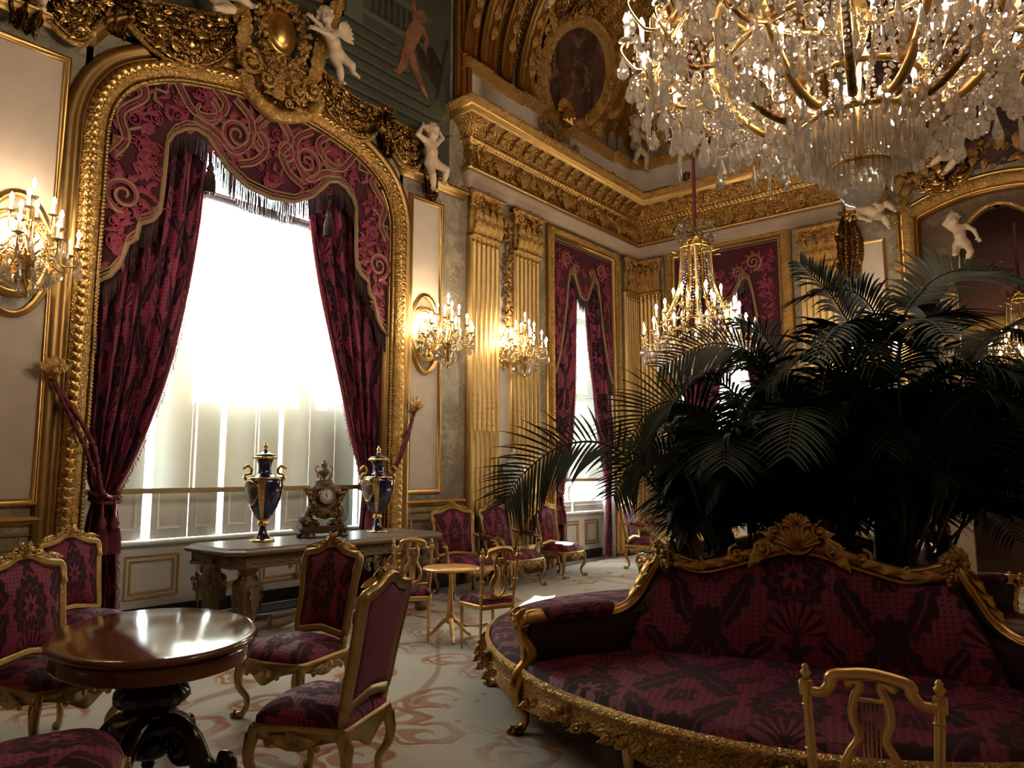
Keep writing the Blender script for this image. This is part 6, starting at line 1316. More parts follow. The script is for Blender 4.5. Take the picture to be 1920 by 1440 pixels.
# porcelain jar on a gilt wall console
T = thing('wall_console', 'carved gilt bracket console under the white porcelain jar', 'console table', (-6.98, 8.5, 0)); m = MB()
box(m, (8.5, 1.19, .24), (.62, .045, .46), LW, .012); m.build('shelf', CARVW, T)
m = MB(); spray(m, LW, 8.26, 8.74, 1.0, 1.16, 24, .38, .09, 40)
for s_ in (-1, 1): tube(m, [(8.5 + s_ * .24, 1.16, .36), (8.5 + s_ * .27, 1.0, .42), (8.5 + s_ * .20, .75, .28), (8.5 + s_ * .14, .4, .20), (8.5 + s_ * .16, .1, .26), (8.5 + s_ * .16, .005, .27)], [.05, .06, .045, .035, .035, .045], 8, LW)
cscroll(m, tmat(LW, 8.66, 1.05, .40), .08, .03, 1.3, 1, 7, 18); m.build('carved_bracket', GOLDC, T)
T = thing('porcelain_jar', 'white floral porcelain jar with lid on the gilt bracket console', 'jar', (-6.94, 8.48, 1.213)); L = mat4((-6.94, 8.48, 1.213))
m = MB(); lathe(m, [(0, 0), (.12, 0), (.115, .03), (.13, .10), (.175, .25), (.20, .36), (.19, .43), (.14, .485), (.09, .50), (.085, .53)], 36, L); m.build('body', PORC, T)
m = MB(); lathe(m, [(.098, .52), (.105, .535), (.10, .57), (.07, .605), (.03, .62), (.02, .635), (.035, .655), (.02, .68), (0, .685)], 28, L); m.build('lid', PORC, T)
T = thing('torchere', 'tall gilt floor torchere in the corner between the two tall windows', 'lamp stand', (-6.35, 12.0, 0)); L = mat4((-6.35, 12.0, 0)); m = MB()
lathe(m, [(0, 0), (.28, 0), (.28, .06), (.2, .1), (.1, .2), (.07, .4), (.1, .5), (.05, .6), (.045, 1.2), (.07, 1.3), (.045, 1.4), (.04, 1.9), (.08, 2.0), (.06, 2.1), (.13, 2.2), (.14, 2.25), (0, 2.25)], 20, L); m.build('stand', GOLDC, T)
m = MB()
for k in range(14): leaf(m, L @ mat4((.05 * math.cos(k * 1.3), .05 * math.sin(k * 1.3), .3 + k * .14), (1.1, 0, k * 1.3 - PI / 2)), .22, .06, .05, 3, 0, 9, 5)
m.build('leaf_spray', GOLDC, T)
# ------------------------------------------------------------------ sconces and chandeliers
def mesh_of(mb, name, mat, smooth=True):
    o = mb.build(name, mat, None, smooth); me = o.data; bpy.data.objects.remove(o); return me
b_ = MB(); lathe(b_, [(0, 0), (.017, 0), (.021, .006), (.014, .012), (.012, .014), (.012, .10), (.010, .104)], 10); M_CAND = mesh_of(b_, 'candle', WAX)
b_ = MB(); lathe(b_, [(.006, .100), (.011, .108), (.0165, .120), (.0165, .130), (.010, .148), (.003, .164), (0, .167)], 10); M_BULB = mesh_of(b_, 'bulb', BULB); M_BULBC = M_BULB.copy(); M_BULBC.materials[0] = BULBC
b_ = MB(); lathe(b_, [(.006, .100), (.011, .108), (.0165, .120), (.0165, .130), (.010, .148), (.003, .164), (0, .167)], 10); M_BOFF = mesh_of(b_, 'bulb', BULBOFF)
def drop_mesh(kind, s=1.):
    m = MB()
    if kind == 'pear': lathe(m, np.array([(0, 0), (.006, -.004), (.011, -.02), (.016, -.045), (.032, -.085), (.036, -.105), (.028, -.13), (0, -.148)]) * s, 8, sy=.42)
    elif kind == 'spear': lathe(m, np.array([(0, 0), (.008, -.01), (.013, -.05), (.014, -.15), (.006, -.19), (0, -.2)]) * s, 6, sy=.7)
    else: lathe(m, np.array([(0, .011), (.008, .007), (.012, 0), (.008, -.007), (0, -.011)]) * s, 6)
    return m
PEAR, SPEAR, BEAD = (mesh_of(drop_mesh(k), 'crystal_drop', CRYSTAL, False) for k in ('pear', 'spear', 'bead'))
def put(me, name, parent, loc, rz=0., sc=1., tilt=(0, 0)):
    o = bpy.data.objects.new(name, me); COL.objects.link(o); o.parent = parent; o.location = loc; o.rotation_euler = (tilt[0], tilt[1], rz); o.scale = (sc,) * 3; return o
def candle(parent, loc, lit=True, sc=1., big=False):
    c = put(M_CAND, 'candle', parent, loc, 0, sc); b = put((M_BULBC if big else M_BULB) if lit else M_BOFF, 'bulb', c, (0, 0, 0)); b.name = 'bulb'; return c
BM = drop_mesh('bead')
def chain(mb, pts, n, s=1.):
    for p in smoothpts(pts, n): mb.join(BM, mat4(p, (0, 0, RND.random() * 3), s * RND.uniform(.85, 1.15)))
def pan(mb, p, r=.035): lathe(mb, [(0, -.01), (r * .5, -.008), (r, .004), (r * .9, .006), (r * .4, 0), (0, 0)], 14, mat4(p))
def sconce(F, a, z, label, group='many-branched sconces on the window wall'):
    b = F @ np.array([a, z, .0, 1]); out = (F @ np.array([0, 0, 1, 0.]))[:3]; T = thing('wall_sconce', label, 'wall light', tuple(b[:3]), 0, group)
    c = out * .46; W = lambda x, y, zz: (c[0] + x, c[1] + y, zz)
    L = mat4(b[:3])
    m = MB(); lathe(m, [(0, .05), (.05, .04), (.08, .02), (.09, 0)], 16, F @ mat4((a, z, 0)))
    for k in range(10): leaf(m, F @ mat4((a, z, .01), (0, 0, k * .628)), .20, .035, .03, 3, 0, 8, 5)
    m.build('back_plate', ORMOLU, T)
    m = MB(); tube(m, smoothpts([tuple(out * .02), tuple(out * .2 + [0, 0, -.10]), tuple(out * .40 + [0, 0, -.04]), tuple(c + [0, 0, -.02])], 20), .018, 8, L)
    lathe(m, [(0, -.36), (.012, -.35), (.03, -.32), (.015, -.29), (.02, -.26), (.05, -.20), (.075, -.12), (.06, -.06), (.085, -.03), (.09, -.0), (.05, .02), (.025, .06), (.022, .2), (.035, .26), (.02, .3), (.018, .46), (.03, .50), (0, .51)], 18, L @ mat4(c))
    for k in range(6): leaf(m, L @ mat4(c + [.05 * math.cos(k), .05 * math.sin(k), -.22], (.9, 0, k * 1.047 - PI / 2)), .16, .035, .04, 3, 0, 8, 5)
    m.build('stem', ORMOLU, T)
    k0 = 0; cr = MB(); n = 0
    for (num, r, zb, z0) in ((1, 0., .50, .5), (4, .15, .36, .24), (5, .25, .22, .10), (8, .345, .09, -.02)):
        for i in range(num):
            t = 2 * PI * i / num + zb * 3; x, y = r * math.cos(t), r * math.sin(t)
            if r:
                A = MB(); d = np.array([math.cos(t), math.sin(t), 0])
                p = smoothpts([c + d * .03 + [0, 0, z0], c + d * r * .45 + [0, 0, z0 + .05], c + d * r * .7 + [0, 0, z0 - .04], c + d * r * .98 + [0, 0, z0 - .03], c + d * r * 1.03 + [0, 0, z0 + .04], c + d * r + [0, 0, zb]], 22)
                tube(A, p, .0085, 7, L); cscroll(A, L @ mat4(c + d * r * .6 + [0, 0, z0 + .03], (PI / 2, 0, t)), .035, .008, 1.3, 1, 5, 14); lathe(A, [(.03, .0), (.036, .006), (.016, .0), (.012, -.02), (0, -.03)], 12, L @ mat4(c + d * r + [0, 0, zb])); A.build('arm', ORMOLU, T)
            candle(T, (c[0] + x, c[1] + y, zb), not (num == 8 and i in (2,)))
            pan(cr, (b[0] + c[0] + x, b[1] + c[1] + y, b[2] + zb + .002), .042)
            if r > .2:
                for q in (0, 1):
                    n += 1; e = c + np.array([math.cos(t + q * .3) * r * 1.02, math.sin(t + q * .3) * r * 1.02, zb - .05 - q * .03]); put(PEAR if (n % 3) else SPEAR, 'crystal_drop', T, tuple(e), t, RND.uniform(.75, 1.15))
                chain(cr, [b[:3] + c + [x, y, zb - .02], b[:3] + c + [x * .6, y * .6, zb - .22], b[:3] + c + [x * .2, y * .2, -.12]], 14, .75)
    for i in range(10):
        t = i * .628; put(PEAR, 'crystal_drop', T, (c[0] + .16 * math.cos(t), c[1] + .16 * math.sin(t), -.10), t, 1.05); chain(cr, [b[:3] + c + [.30 * math.cos(t), .30 * math.sin(t), .0], b[:3] + c + [.16 * math.cos(t), .16 * math.sin(t), -.22], b[:3] + c + [.03 * math.cos(t), .03 * math.sin(t), -.32]], 16, .8)
    cr.build('crystal_garland', CRYSTAL, T, False, kind='stuff')
    return T
sconce(LW, 1.98, 3.30, 'many-branched crystal sconce at the left edge, lit, on the cream panel')
sconce(LW, CP2, 3.26, 'lit crystal sconce on the oval panel right of the arched window')
sconce(LW, 8.515, 3.28, 'lit crystal sconce between the two fluted pilasters, left of the narrow window')
sconce(BW, -2.81, 3.30, 'lit sconce on the end wall, only a spark through the palms', 'sconces on the end wall')

def small_chandelier(x, y, z, label, sc=1., rope=None, group=None, ntier=((14, .70, .55), (10, .52, .80), (6, .30, 1.02))):
    T = thing('chandelier', label, 'chandelier', (x, y, z), 0, group); L = mat4((x, y, z), (0, 0, 0), sc); T.scale = (sc,) * 3
    MATS4[T.name] = L
    m = MB()
    for k in range(8):
        t = k * PI / 4; d = np.array([math.cos(t), math.sin(t), 0]); tube(m, smoothpts([d * .10 + [0, 0, 1.78], d * .19 + [0, 0, 1.72], d * .21 + [0, 0, 1.5], d * .24 + [0, 0, 1.2], d * .36 + [0, 0, .9], d * .42 + [0, 0, .72], d * .30 + [0, 0, .5], d * .08 + [0, 0, .38]], 30), .016, 7, L)
        cscroll(m, L @ mat4(d * .40 + [0, 0, .95], (PI / 2, 0, t)), .06, .014, 1.3, 1, 6, 16); tube(m, [d * .2 + [0, 0, 1.62], d * .32 + [0, 0, 1.64], d * .34 + [0, 0, 1.60]], .008, 6, L)
    for r, zz in ((.42, .72), (.20, 1.7), (.10, 1.80)): tube(m, [(r * math.cos(t), r * math.sin(t), zz) for t in np.linspace(0, 2 * PI, 33)], .018, 7, L)
    lathe(m, [(0, .20), (.02, .22), (.05, .26), (.02, .30), (.04, .34), (.08, .38), (.05, .44), (.02, .5), (.02, 1.7), (.08, 1.8), (.1, 1.86), (.03, 1.9), (.02, 2.1), (0, 2.1)], 16, L); m.build('gilt_frame', ORMOLU, T)
    cr = MB(); n = 0
    for (num, r, zb) in ntier:
        for i in range(num):
            t = 2 * PI * i / num + r; d = np.array([math.cos(t), math.sin(t), 0]); A = MB()
            tube(A, smoothpts([d * .36 + [0, 0, zb + .02] if r > .4 else d * .2 + [0, 0, zb], d * (r * .5 + .2) + [0, 0, zb - .10], d * (r * .95) + [0, 0, zb - .12], d * r * 1.02 + [0, 0, zb - .04], d * r + [0, 0, zb]], 18), .010, 6, L); lathe(A, [(.034, .004), (.018, 0), (.012, -.03), (0, -.04)], 10, L @ mat4(d * r + [0, 0, zb])); A.build('arm', ORMOLU, T)
            candle(T, tuple(d * r + [0, 0, zb]), (i % 3 != 1) or r < .4, 1.1); pan(cr, tuple(L[:3, 3] + sc * (d * r + [0, 0, zb])), .045 * sc)
            for q in (-1, 1):
                n += 1
                if r > .5: put(PEAR if n % 2 else SPEAR, 'crystal_drop', T, tuple(np.array([math.cos(t + q * .09), math.sin(t + q * .09), 0]) * r * 1.0 + [0, 0, zb - .10 - .06 * (n % 3)]), t, RND.uniform(.9, 1.4))
    tmp = MB()
    for k in range(24):
        t = k * 2 * PI / 24; d = np.array([math.cos(t), math.sin(t), 0])
        chain(tmp, [d * .18 + [0, 0, 1.68], d * .20 + [0, 0, 1.3], d * .34 + [0, 0, .86], d * .40 + [0, 0, .74]], 34, .95)
        chain(tmp, [d * .68 + [0, 0, .46], d * .5 + [0, 0, .25], d * .25 + [0, 0, .14], d * .06 + [0, 0, .20]], 24, .95)
        for q in (0, 1, 2): tmp.join(drop_mesh('spear'), mat4(d * (.62 - .12 * q) + [0, 0, .42 - .10 * q], (0, 0, t), 1.)); tmp.join(drop_mesh('pear', .7), mat4(d * (.16 + .03 * (k % 3)) + [0, 0, 1.86 + .05 * (k % 2)], (.5, 0, t), 1.))
        chain(tmp, [d * .05 + [0, 0, 1.95], d * .20 + [0, 0, 2.02], d * .27 + [0, 0, 1.88]], 9, .9)
    cr.join(tmp, L); cr.build('crystal_garland', CRYSTAL, T, False, kind='stuff')
    if rope:
        R = MB(); tube(R, [(x, y, z + 2.1 * sc), (x, y, (z + 2.1 * sc + rope) / 2), (x, y, rope)], .022, 8, twist=90., star=(.2, 3)); R.build('suspension_rope', ROPE, T)
    return T
small_chandelier(-3.92, 8.45, 2.70, 'smaller lit chandelier on a twisted rope, hanging before the end-wall window', .98, 10.65)
small_chandelier(-1.0, 14.2, 2.75, 'lit chandelier in the room beyond the gilt arch, at the right edge', .92, 5.6)

# the great chandelier
GX, GY, GZ = -1.08, 4.68, 3.14
T = thing('grand_chandelier', 'huge gilt chandelier dripping with crystal at the top right', 'chandelier', (GX, GY, GZ)); L = mat4((GX, GY, GZ))
m = MB(); ell(m, (0, 0, .14), (.135, .135, .125), 22, L); m.build('crystal_ball', CRYSTAL, T, False, label='faceted crystal ball')
m = MB()
for r, z, th in ((.34, .52, .020), (.36, .78, .022), (.78, .98, .024), (1.16, 1.16, .026), (.62, 1.55, .024), (.16, .27, .016)):
    tube(m, [(r * math.cos(t), r * math.sin(t), z) for t in np.linspace(0, 2 * PI, 49)], th, 7, L)
    if r > .3:
        for k in range(int(r * 30)): rosette(m, L @ basis((r * math.cos(k / 30 * 2 * PI / r), r * math.sin(k / 30 * 2 * PI / r), z), (-math.sin(k / 30 * 2 * PI / r), math.cos(k / 30 * 2 * PI / r), 0), (0, 0, 1), (math.cos(k / 30 * 2 * PI / r), math.sin(k / 30 * 2 * PI / r), 0)), .030, 5)
lathe(m, [(0, .24), (.03, .26), (.05, .4), (.03, .6), (.05, 1.), (.12, 1.2), (.06, 1.5), (.05, 2.4), (0, 2.4)], 16, L); tube(m, [(0, 0, 2.3), (0, 0, 7.4)], .04, 8, L)
m.build('ring_frame', ORMOLU, T)
for k in range(12):
    t = k * PI / 6 + .2; d = np.array([math.cos(t), math.sin(t), 0]); A = MB()
    tube(A, smoothpts([d * .34 + [0, 0, .60], d * .44 + [0, 0, .56], d * .62 + [0, 0, .66], d * .80 + [0, 0, .92], d * .86 + [0, 0, 1.2], d * .74 + [0, 0, 1.42], d * .62 + [0, 0, 1.36], d * .64 + [0, 0, 1.26]], 36), .026 * np.linspace(1.2, .7, 36), 8, L)
    tube(A, smoothpts([d * .78 + [0, 0, .95], d * 1.0 + [0, 0, .90], d * 1.2 + [0, 0, 1.0], d * 1.26 + [0, 0, 1.2], d * 1.18 + [0, 0, 1.3]], 24), .018, 7, L)
    leaf(A, L @ mat4(d * .55 + [0, 0, .62], (PI / 2 - .5, 0, t - PI / 2)), .25, .05, .04, 3, 0, 9, 5); A.build('scroll_arm', BRONZE if k % 2 else GOLD, T)
for k in range(12):
    t = k * PI / 6 + .45; candle(T, (.52 * math.cos(t), .52 * math.sin(t), .84 + .12 * (k % 2)), True, 1., True)
    A = MB(); tube(A, smoothpts([(.36 * math.cos(t), .36 * math.sin(t), .78), (.44 * math.cos(t), .44 * math.sin(t), .74), (.52 * math.cos(t), .52 * math.sin(t), .78 + .12 * (k % 2)), (.52 * math.cos(t), .52 * math.sin(t), .85 + .12 * (k % 2))], 14), .010, 6, L); A.build('candle_arm', ORMOLU, T)
crs = MB(); np_ = 0
for k in range(18):
    t = k * 2 * PI / 18 + .1
    for j, (r, zb, dt) in enumerate(((1.40, 1.30, 0), (1.30, 1.14, .13), (1.18, 1.46, -.12))):
        tt = t + dt; d = np.array([math.cos(tt), math.sin(tt), 0]); A = MB()
        tube(A, smoothpts([d * 1.12 + [0, 0, 1.12], d * (r * .5 + .6) + [0, 0, zb - .22], d * (r * .98) + [0, 0, zb - .18], d * r * 1.03 + [0, 0, zb - .06], d * r + [0, 0, zb]], 20), .0105, 6, L); lathe(A, [(.038, .004), (.018, 0), (.014, -.03), (0, -.05)], 10, L @ mat4(d * r + [0, 0, zb])); cscroll(A, L @ mat4(d * r * .9 + [0, 0, zb - .17], (PI / 2, 0, tt)), .05, .009, 1.3, 1, 5, 14); A.build('candle_arm', ORMOLU, T)
        candle(T, tuple(d * r + [0, 0, zb]), True, 1.25, True); pan(crs, (GX + d[0] * r, GY + d[1] * r, GZ + zb), .055)
        for q, (dz, da) in enumerate(((-.10, .05), (-.26, -.06))):
            np_ += 1; e = d * r * (1.02 - .04 * q) + [0, 0, zb + dz - .1 * (j == 1)]
            if np_ <= 100: put(PEAR if np_ % 4 else SPEAR, 'crystal_drop', T, tuple(e), tt, RND.uniform(1.0, 1.45))
            else: crs.join(drop_mesh('pear'), L @ mat4(e, (0, 0, tt), 1.2))
big = MB(); dm = drop_mesh('pear'); dsp = drop_mesh('spear')
for k in range(64):
    t = 2 * PI * k / 64; d = np.array([math.cos(t), math.sin(t), 0]); e = np.array([math.cos(t + .05), math.sin(t + .05), 0])
    chain(big, [d * 1.14 + [0, 0, 1.12], d * .96 + [0, 0, .84], d * .70 + [0, 0, .68], d * .36 + [0, 0, .78 if k % 2 else .54]], 24, 1.35)
    if k % 2 == 0: chain(big, [d * .76 + [0, 0, 1.0], d * .68 + [0, 0, .80], d * .52 + [0, 0, .64], d * .34 + [0, 0, .54]], 16, 1.3)
    chain(big, [d * 1.12 + [0, 0, 1.2], d * .9 + [0, 0, 1.36], d * .66 + [0, 0, 1.55], d * .5 + [0, 0, 1.8]], 20, 1.4)
    big.join(dm, mat4(e * 1.18 + [0, 0, 1.04 - .08 * (k % 3)], (0, 0, t), 1.3)); big.join(dm, mat4(e * (.98 + .03 * (k % 2)) + [0, 0, .86 - .09 * (k % 3)], (0, 0, t), 1.2)); big.join(dm, mat4(e * .80 + [0, 0, .80 - .05 * (k % 4)], (0, 0, t), 1.1))
    big.join(dsp, mat4(d * .35 + [0, 0, .52], (0, 0, t), 1.2)); big.join(dsp, mat4(d * .26 + [0, 0, .46], (0, 0, t), 1.15)); big.join(dm, mat4(d * (.44 + .1 * (k % 2)) + [0, 0, .56 - .04 * (k % 3)], (0, 0, t), 1.0)); big.join(dsp, mat4(e * 1.26 + [0, 0, 1.22 - .1 * (k % 3)], (0, 0, t), 1.2))
    if k % 2: big.join(dsp, mat4(d * .17 + [0, 0, .30], (0, 0, t), .7))
    big.join(dm, mat4(e * .72 + [0, 0, 1.46], (0, 0, t), 1.25)); big.join(dsp, mat4(d * .60 + [0, 0, 1.5], (0, 0, t), 1.4))
for k in range(18):
    t0, t1 = 2 * PI * k / 18, 2 * PI * (k + 1) / 18
    for r, z, sag in ((1.36, 1.12, .22), (1.16, 1.06, .26), (.80, .92, .2)): chain(big, [(r * math.cos(q), r * math.sin(q), z - sag * math.sin((q - t0) / (t1 - t0) * PI)) for q in np.linspace(t0, t1, 6)], 20, 1.2)
crs.join(big, L); crs.build('crystal_garland', CRYSTAL, T, False, kind='stuff')
# ------------------------------------------------------------------ round settee with palms in its centre
BR = math.radians(16); BC = (-1.79, 5.49); H_ = .82
ST = thing('borne_settee', 'large four-sided gilt crimson settee with palms growing from its middle', 'sofa', (BC[0], BC[1], 0), BR)
BB = mat4((BC[0], BC[1], 0), (0, 0, BR))
topz = lambda x: 1.005 + .115 * np.exp(-(x / .30) ** 2) - .035 * np.exp(-((np.abs(x) - .58) / .16) ** 2) + .02 * np.exp(-((np.abs(x) - .82) / .1) ** 2)
yf = lambda x: -.76 - .74 * np.cos(np.clip(x / 1.53, -1, 1) * PI / 2) ** .8
for side in range(4):
    F = BB @ mat4((0, 0, 0), (0, 0, side * PI / 2)) @ mat4((0, -H_, 0))
    # backrest: leaning padded panel
    m = MB(); x = np.linspace(-1, 1, 61)[:, None]; v = np.linspace(0, 1, 22)[None, :]
    z = .40 + (topz(x * .80) - .055 - .40) * v; wx = x * (1.02 - .22 * v ** 1.2); y = -.36 + .33 * v ** 1.15 - .05 * np.sin(PI * np.clip(v, 0, 1)) * (1 - x ** 4)
    grid(m, np.stack(np.broadcast_arrays(wx, y, z), -1), uv=np.stack(np.broadcast_arrays(wx * .95 + .5, z * 1.25 + .1), -1), M=F); m.build('backrest', DAMSOFA, ST)
    m = MB(); grid(m, np.stack(np.broadcast_arrays(x * .8, .03 + 0 * v, .3 + (topz(x * .8) - .34) * v), -1), M=F); m.build('back_panel', VELVET, ST)
    # gilt top rail
    m = MB(); xx = np.linspace(-.82, .82, 90); p = np.c_[xx, np.full(90, -.015), topz(xx) - .02]; tube(m, p, .036 + .012 * np.exp(-(xx / .25) ** 2), 9, F, flat=1.15); tube(m, p + [0, -.035, -.045], .014, 6, F); tube(m, p + [0, -.028, .022], .011, 6, F)
    for s in (-1, 1):
        for k in range(5): leaf(m, F @ mat4((s * (.22 + .11 * k), -.05, float(topz(.22 + .11 * k)) - .02), (PI / 2, 0, 0)) @ mat4((0, 0, 0), (0, 0, -s * 1.7)), .13, .028, .02, 3, 0, 8, 5)
        cscroll(m, F @ mat4((s * .36, -.04, 1.09), (PI / 2, 0, 0)), .055, .018, 1.5, -s, 7, 20); cscroll(m, F @ mat4((s * .60, -.04, 1.0), (PI / 2, 0, 0)), .03, .012, 1.3, s, 6, 16)
    m.build('top_rail', GOLD, ST)
    m = MB(); M = F @ mat4((0, -.045, 1.145), (PI / 2 - .1, 0, 0)); lathe(m, [(.0, -.01), (.10, -.01), (.115, .01), (.10, .03), (.085, .012), (0, .0)], 30, M); shell(m, M @ mat4((0, -.075, .0)), .135, 11, .05, .25, PI - .25)
    for s in (-1, 1):
        for k in range(4): leaf(m, M @ mat4((s * (.08 + .04 * k), .00 - .030 * k, .0), (0, 0, -s * (1.0 + .35 * k))), .13, .038, .025, 4, s * .05, 10, 6)
        cscroll(m, M @ mat4((s * .13, .09, .01)), .05, .018, 1.5, s, 7, 20); cscroll(m, M @ mat4((s * .20, -.02, .01)), .055, .018, 1.5, -s, 7, 20); cscroll(m, M @ mat4((s * .045, .125, .012)), .04, .015, 1.4, s, 7, 18)
    shell(m, M @ mat4((0, .06, .012)), .085, 9, .04, .0, PI); m.build('shell_crest', GOLD, ST)
    # seat
    m = MB(); u = np.linspace(-1, 1, 71)[:, None]; v = np.linspace(0, 1, 26)[None, :]
    xo = u * (1.00 + .52 * v); yo = -.28 + (yf(u * 1.52) + .28) * v; dz = .395 + .075 * (1 - v ** 3) ** .6 * np.cos(u * PI / 2 * .95) ** .25 + .0 * u
    fr = np.where(v > .97, -.045, 0); grid(m, np.stack(np.broadcast_arrays(xo, yo, dz + fr), -1), uv=np.stack(np.broadcast_arrays(xo * .95 + .5, yo * 1.15 - .05), -1), M=F); m.build('seat', DAMSOFA, ST)
    # serpentine front rail
    m = MB(); un = np.linspace(-1, 1, 120); X0_ = un * 1.53; Y0_ = yf(un * 1.53); sc2 = .20 + .035 * np.cos(un * 3 * PI) - .02 * np.exp(-(un / .12) ** 2)
    rows = [(.0, np.full(120, .385)), (-.03, np.full(120, .375)), (-.035, np.full(120, .350)), (-.012, np.full(120, .335)), (-.018, (.335 + sc2) / 2), (-.028, sc2 + .012), (.0, sc2), (.04, sc2 + .01), (.04, np.full(120, .36))]
    grid(m, np.array([np.c_[X0_, Y0_ + dy, zz] for dy, zz in rows]), M=F)
    for k in range(-7, 8):
        xx = k * .19; M = F @ mat4((xx, float(yf(xx)) - .022, .275), (PI / 2, 0, -.35 * xx))
        if k % 3 == 0: shell(m, M, .06, 9, .03); rosette(m, M @ mat4((0, -.03, .01)), .03, 6)
        for s in (-1, 1): leaf(m, M @ mat4((s * .02, 0, -.008), (0, 0, -s * 1.6)), .12, .028, .014, 4, s * .02, 9, 5); cscroll(m, M @ mat4((s * .09, .03, .004)), .032, .011, 1.4, s, 6, 16)
    m.build('seat_rail', GOLDC, ST)
    for xx in (-.74, .74):
        m = MB(); M = F @ mat4((xx, float(yf(xx)) + .04, 0)); q = MB(); cabriole(q, (0, 0), (xx * .2, -.95), .27, .040, 18, .05); m.join(q, M); shell(m, M @ mat4((0, -.07, .24), (PI / 2, 0, 0)), .06, 7, .03); m.build('leg', GOLD, ST)
    # corner arm on the diagonal, shared with the next side
    A = F @ mat4((-H_, 0, 0), (0, 0, -3 * PI / 4))            # local +x runs outwards along the diagonal
    m = MB(); p = smoothpts([(-.02, 0, 1.02), (.05, 0, .97), (.14, 0, .86), (.24, 0, .73), (.36, 0, .665), (.50, 0, .655)], 30); tube(m, p, .034, 9, A, flat=1.3); tube(m, p + [.012, -.034, .0], .011, 6, A); tube(m, p + [.012, .034, .0], .011, 6, A)
    for k in range(4): leaf(m, A @ mat4((.10 + .05 * k, 0, .97 - .075 * k), (0, .95, 0)) @ mat4((0, 0, 0), (0, 0, -PI / 2)), .13, .035, .025, 4, 0, 9, 5)
    tube(m, [(.46, 0, .645), (.9, 0, .645)], .026, 8, A); p = smoothpts([(.86, 0, .665), (.98, 0, .665), (1.05, 0, .62), (1.03, 0, .55), (.98, 0, .47), (1.0, 0, .40), (1.06, 0, .34), (1.075, 0, .27)], 30); tube(m, p, .042 * (1 + .15 * np.sin(np.linspace(0, 12, 30))), 9, A)
    ell(m, (1.035, 0, .655), (.055, .05, .055), 12, A); rosette(m, A @ mat4((1.075, 0, .655), (0, PI / 2, 0)), .05, 7); cscroll(m, A @ mat4((1.03, .045, .72), (PI / 2, 0, 0)), .06, .018, 1.4, -1, 7, 20); cscroll(m, A @ mat4((1.03, -.045, .72), (PI / 2, 0, 0)), .06, .018, 1.4, -1, 7, 20)
    for k in range(4): leaf(m, A @ mat4((1.03, 0, .42 + .05 * k), (0, 1.9, 0)) @ mat4((0, 0, 0), (0, 0, -PI / 2 + .0)), .12, .03, .02, 3, 0, 8, 5)
    arm = m.build('arm', GOLD, ST)
    q = MB(); tube(q, smoothpts([(.43, 0, .685), (.46, 0, .69), (.66, 0, .69), (.86, 0, .68), (.89, 0, .675)], 18), [.01, .05, .062, .068, .070, .070, .070, .070, .070, .070, .070, .070, .070, .070, .068, .062, .05, .01], 14, A, flat=.72); q.build('arm_pad', DAMSOFA, arm)
    q = MB(); box(q, (.54, 0, .53), (.92, .07, .26), A, .02); q.build('arm_panel', DAMSOFA, arm)
    m = MB(); q = MB(); cabriole(q, (0, 0), (0, -1), .34, .042, 18, .05); m.join(q, A @ mat4((1.04, 0, 0), (0, 0, PI / 2))); leaf(m, A @ mat4((1.10, 0, .30), (0, PI / 2, 0)) @ mat4((0, 0, 0), (0, 0, PI / 2 * 0)), .12, .05, .03, 3); m.build('leg', GOLD, ST)
    m = MB(); M = F @ mat4((-H_, -.0, 1.03), (PI / 2, 0, -PI / 4)); rosette(m, M @ mat4((0, .0, .05)), .08, 8)
    for k in range(9): leaf(m, M @ mat4((0, 0, .03), (-.25, 0, k * .5 - 2.0)), .10, .04, .03, 4, 0, 10, 6)
    for s in (-1, 1): cscroll(m, M @ mat4((s * .07, -.02, .04)), .06, .02, 1.5, s, 7, 20)
    ell(m, (0, -.02, 0), (.08, .09, .06), 10, M); m.build('corner_finial', GOLDC, ST)
m = MB(); box(m, (0, 0, .86), (1.54, 1.54, .06), BB); m.build('planting_bed', SOIL, ST, False)

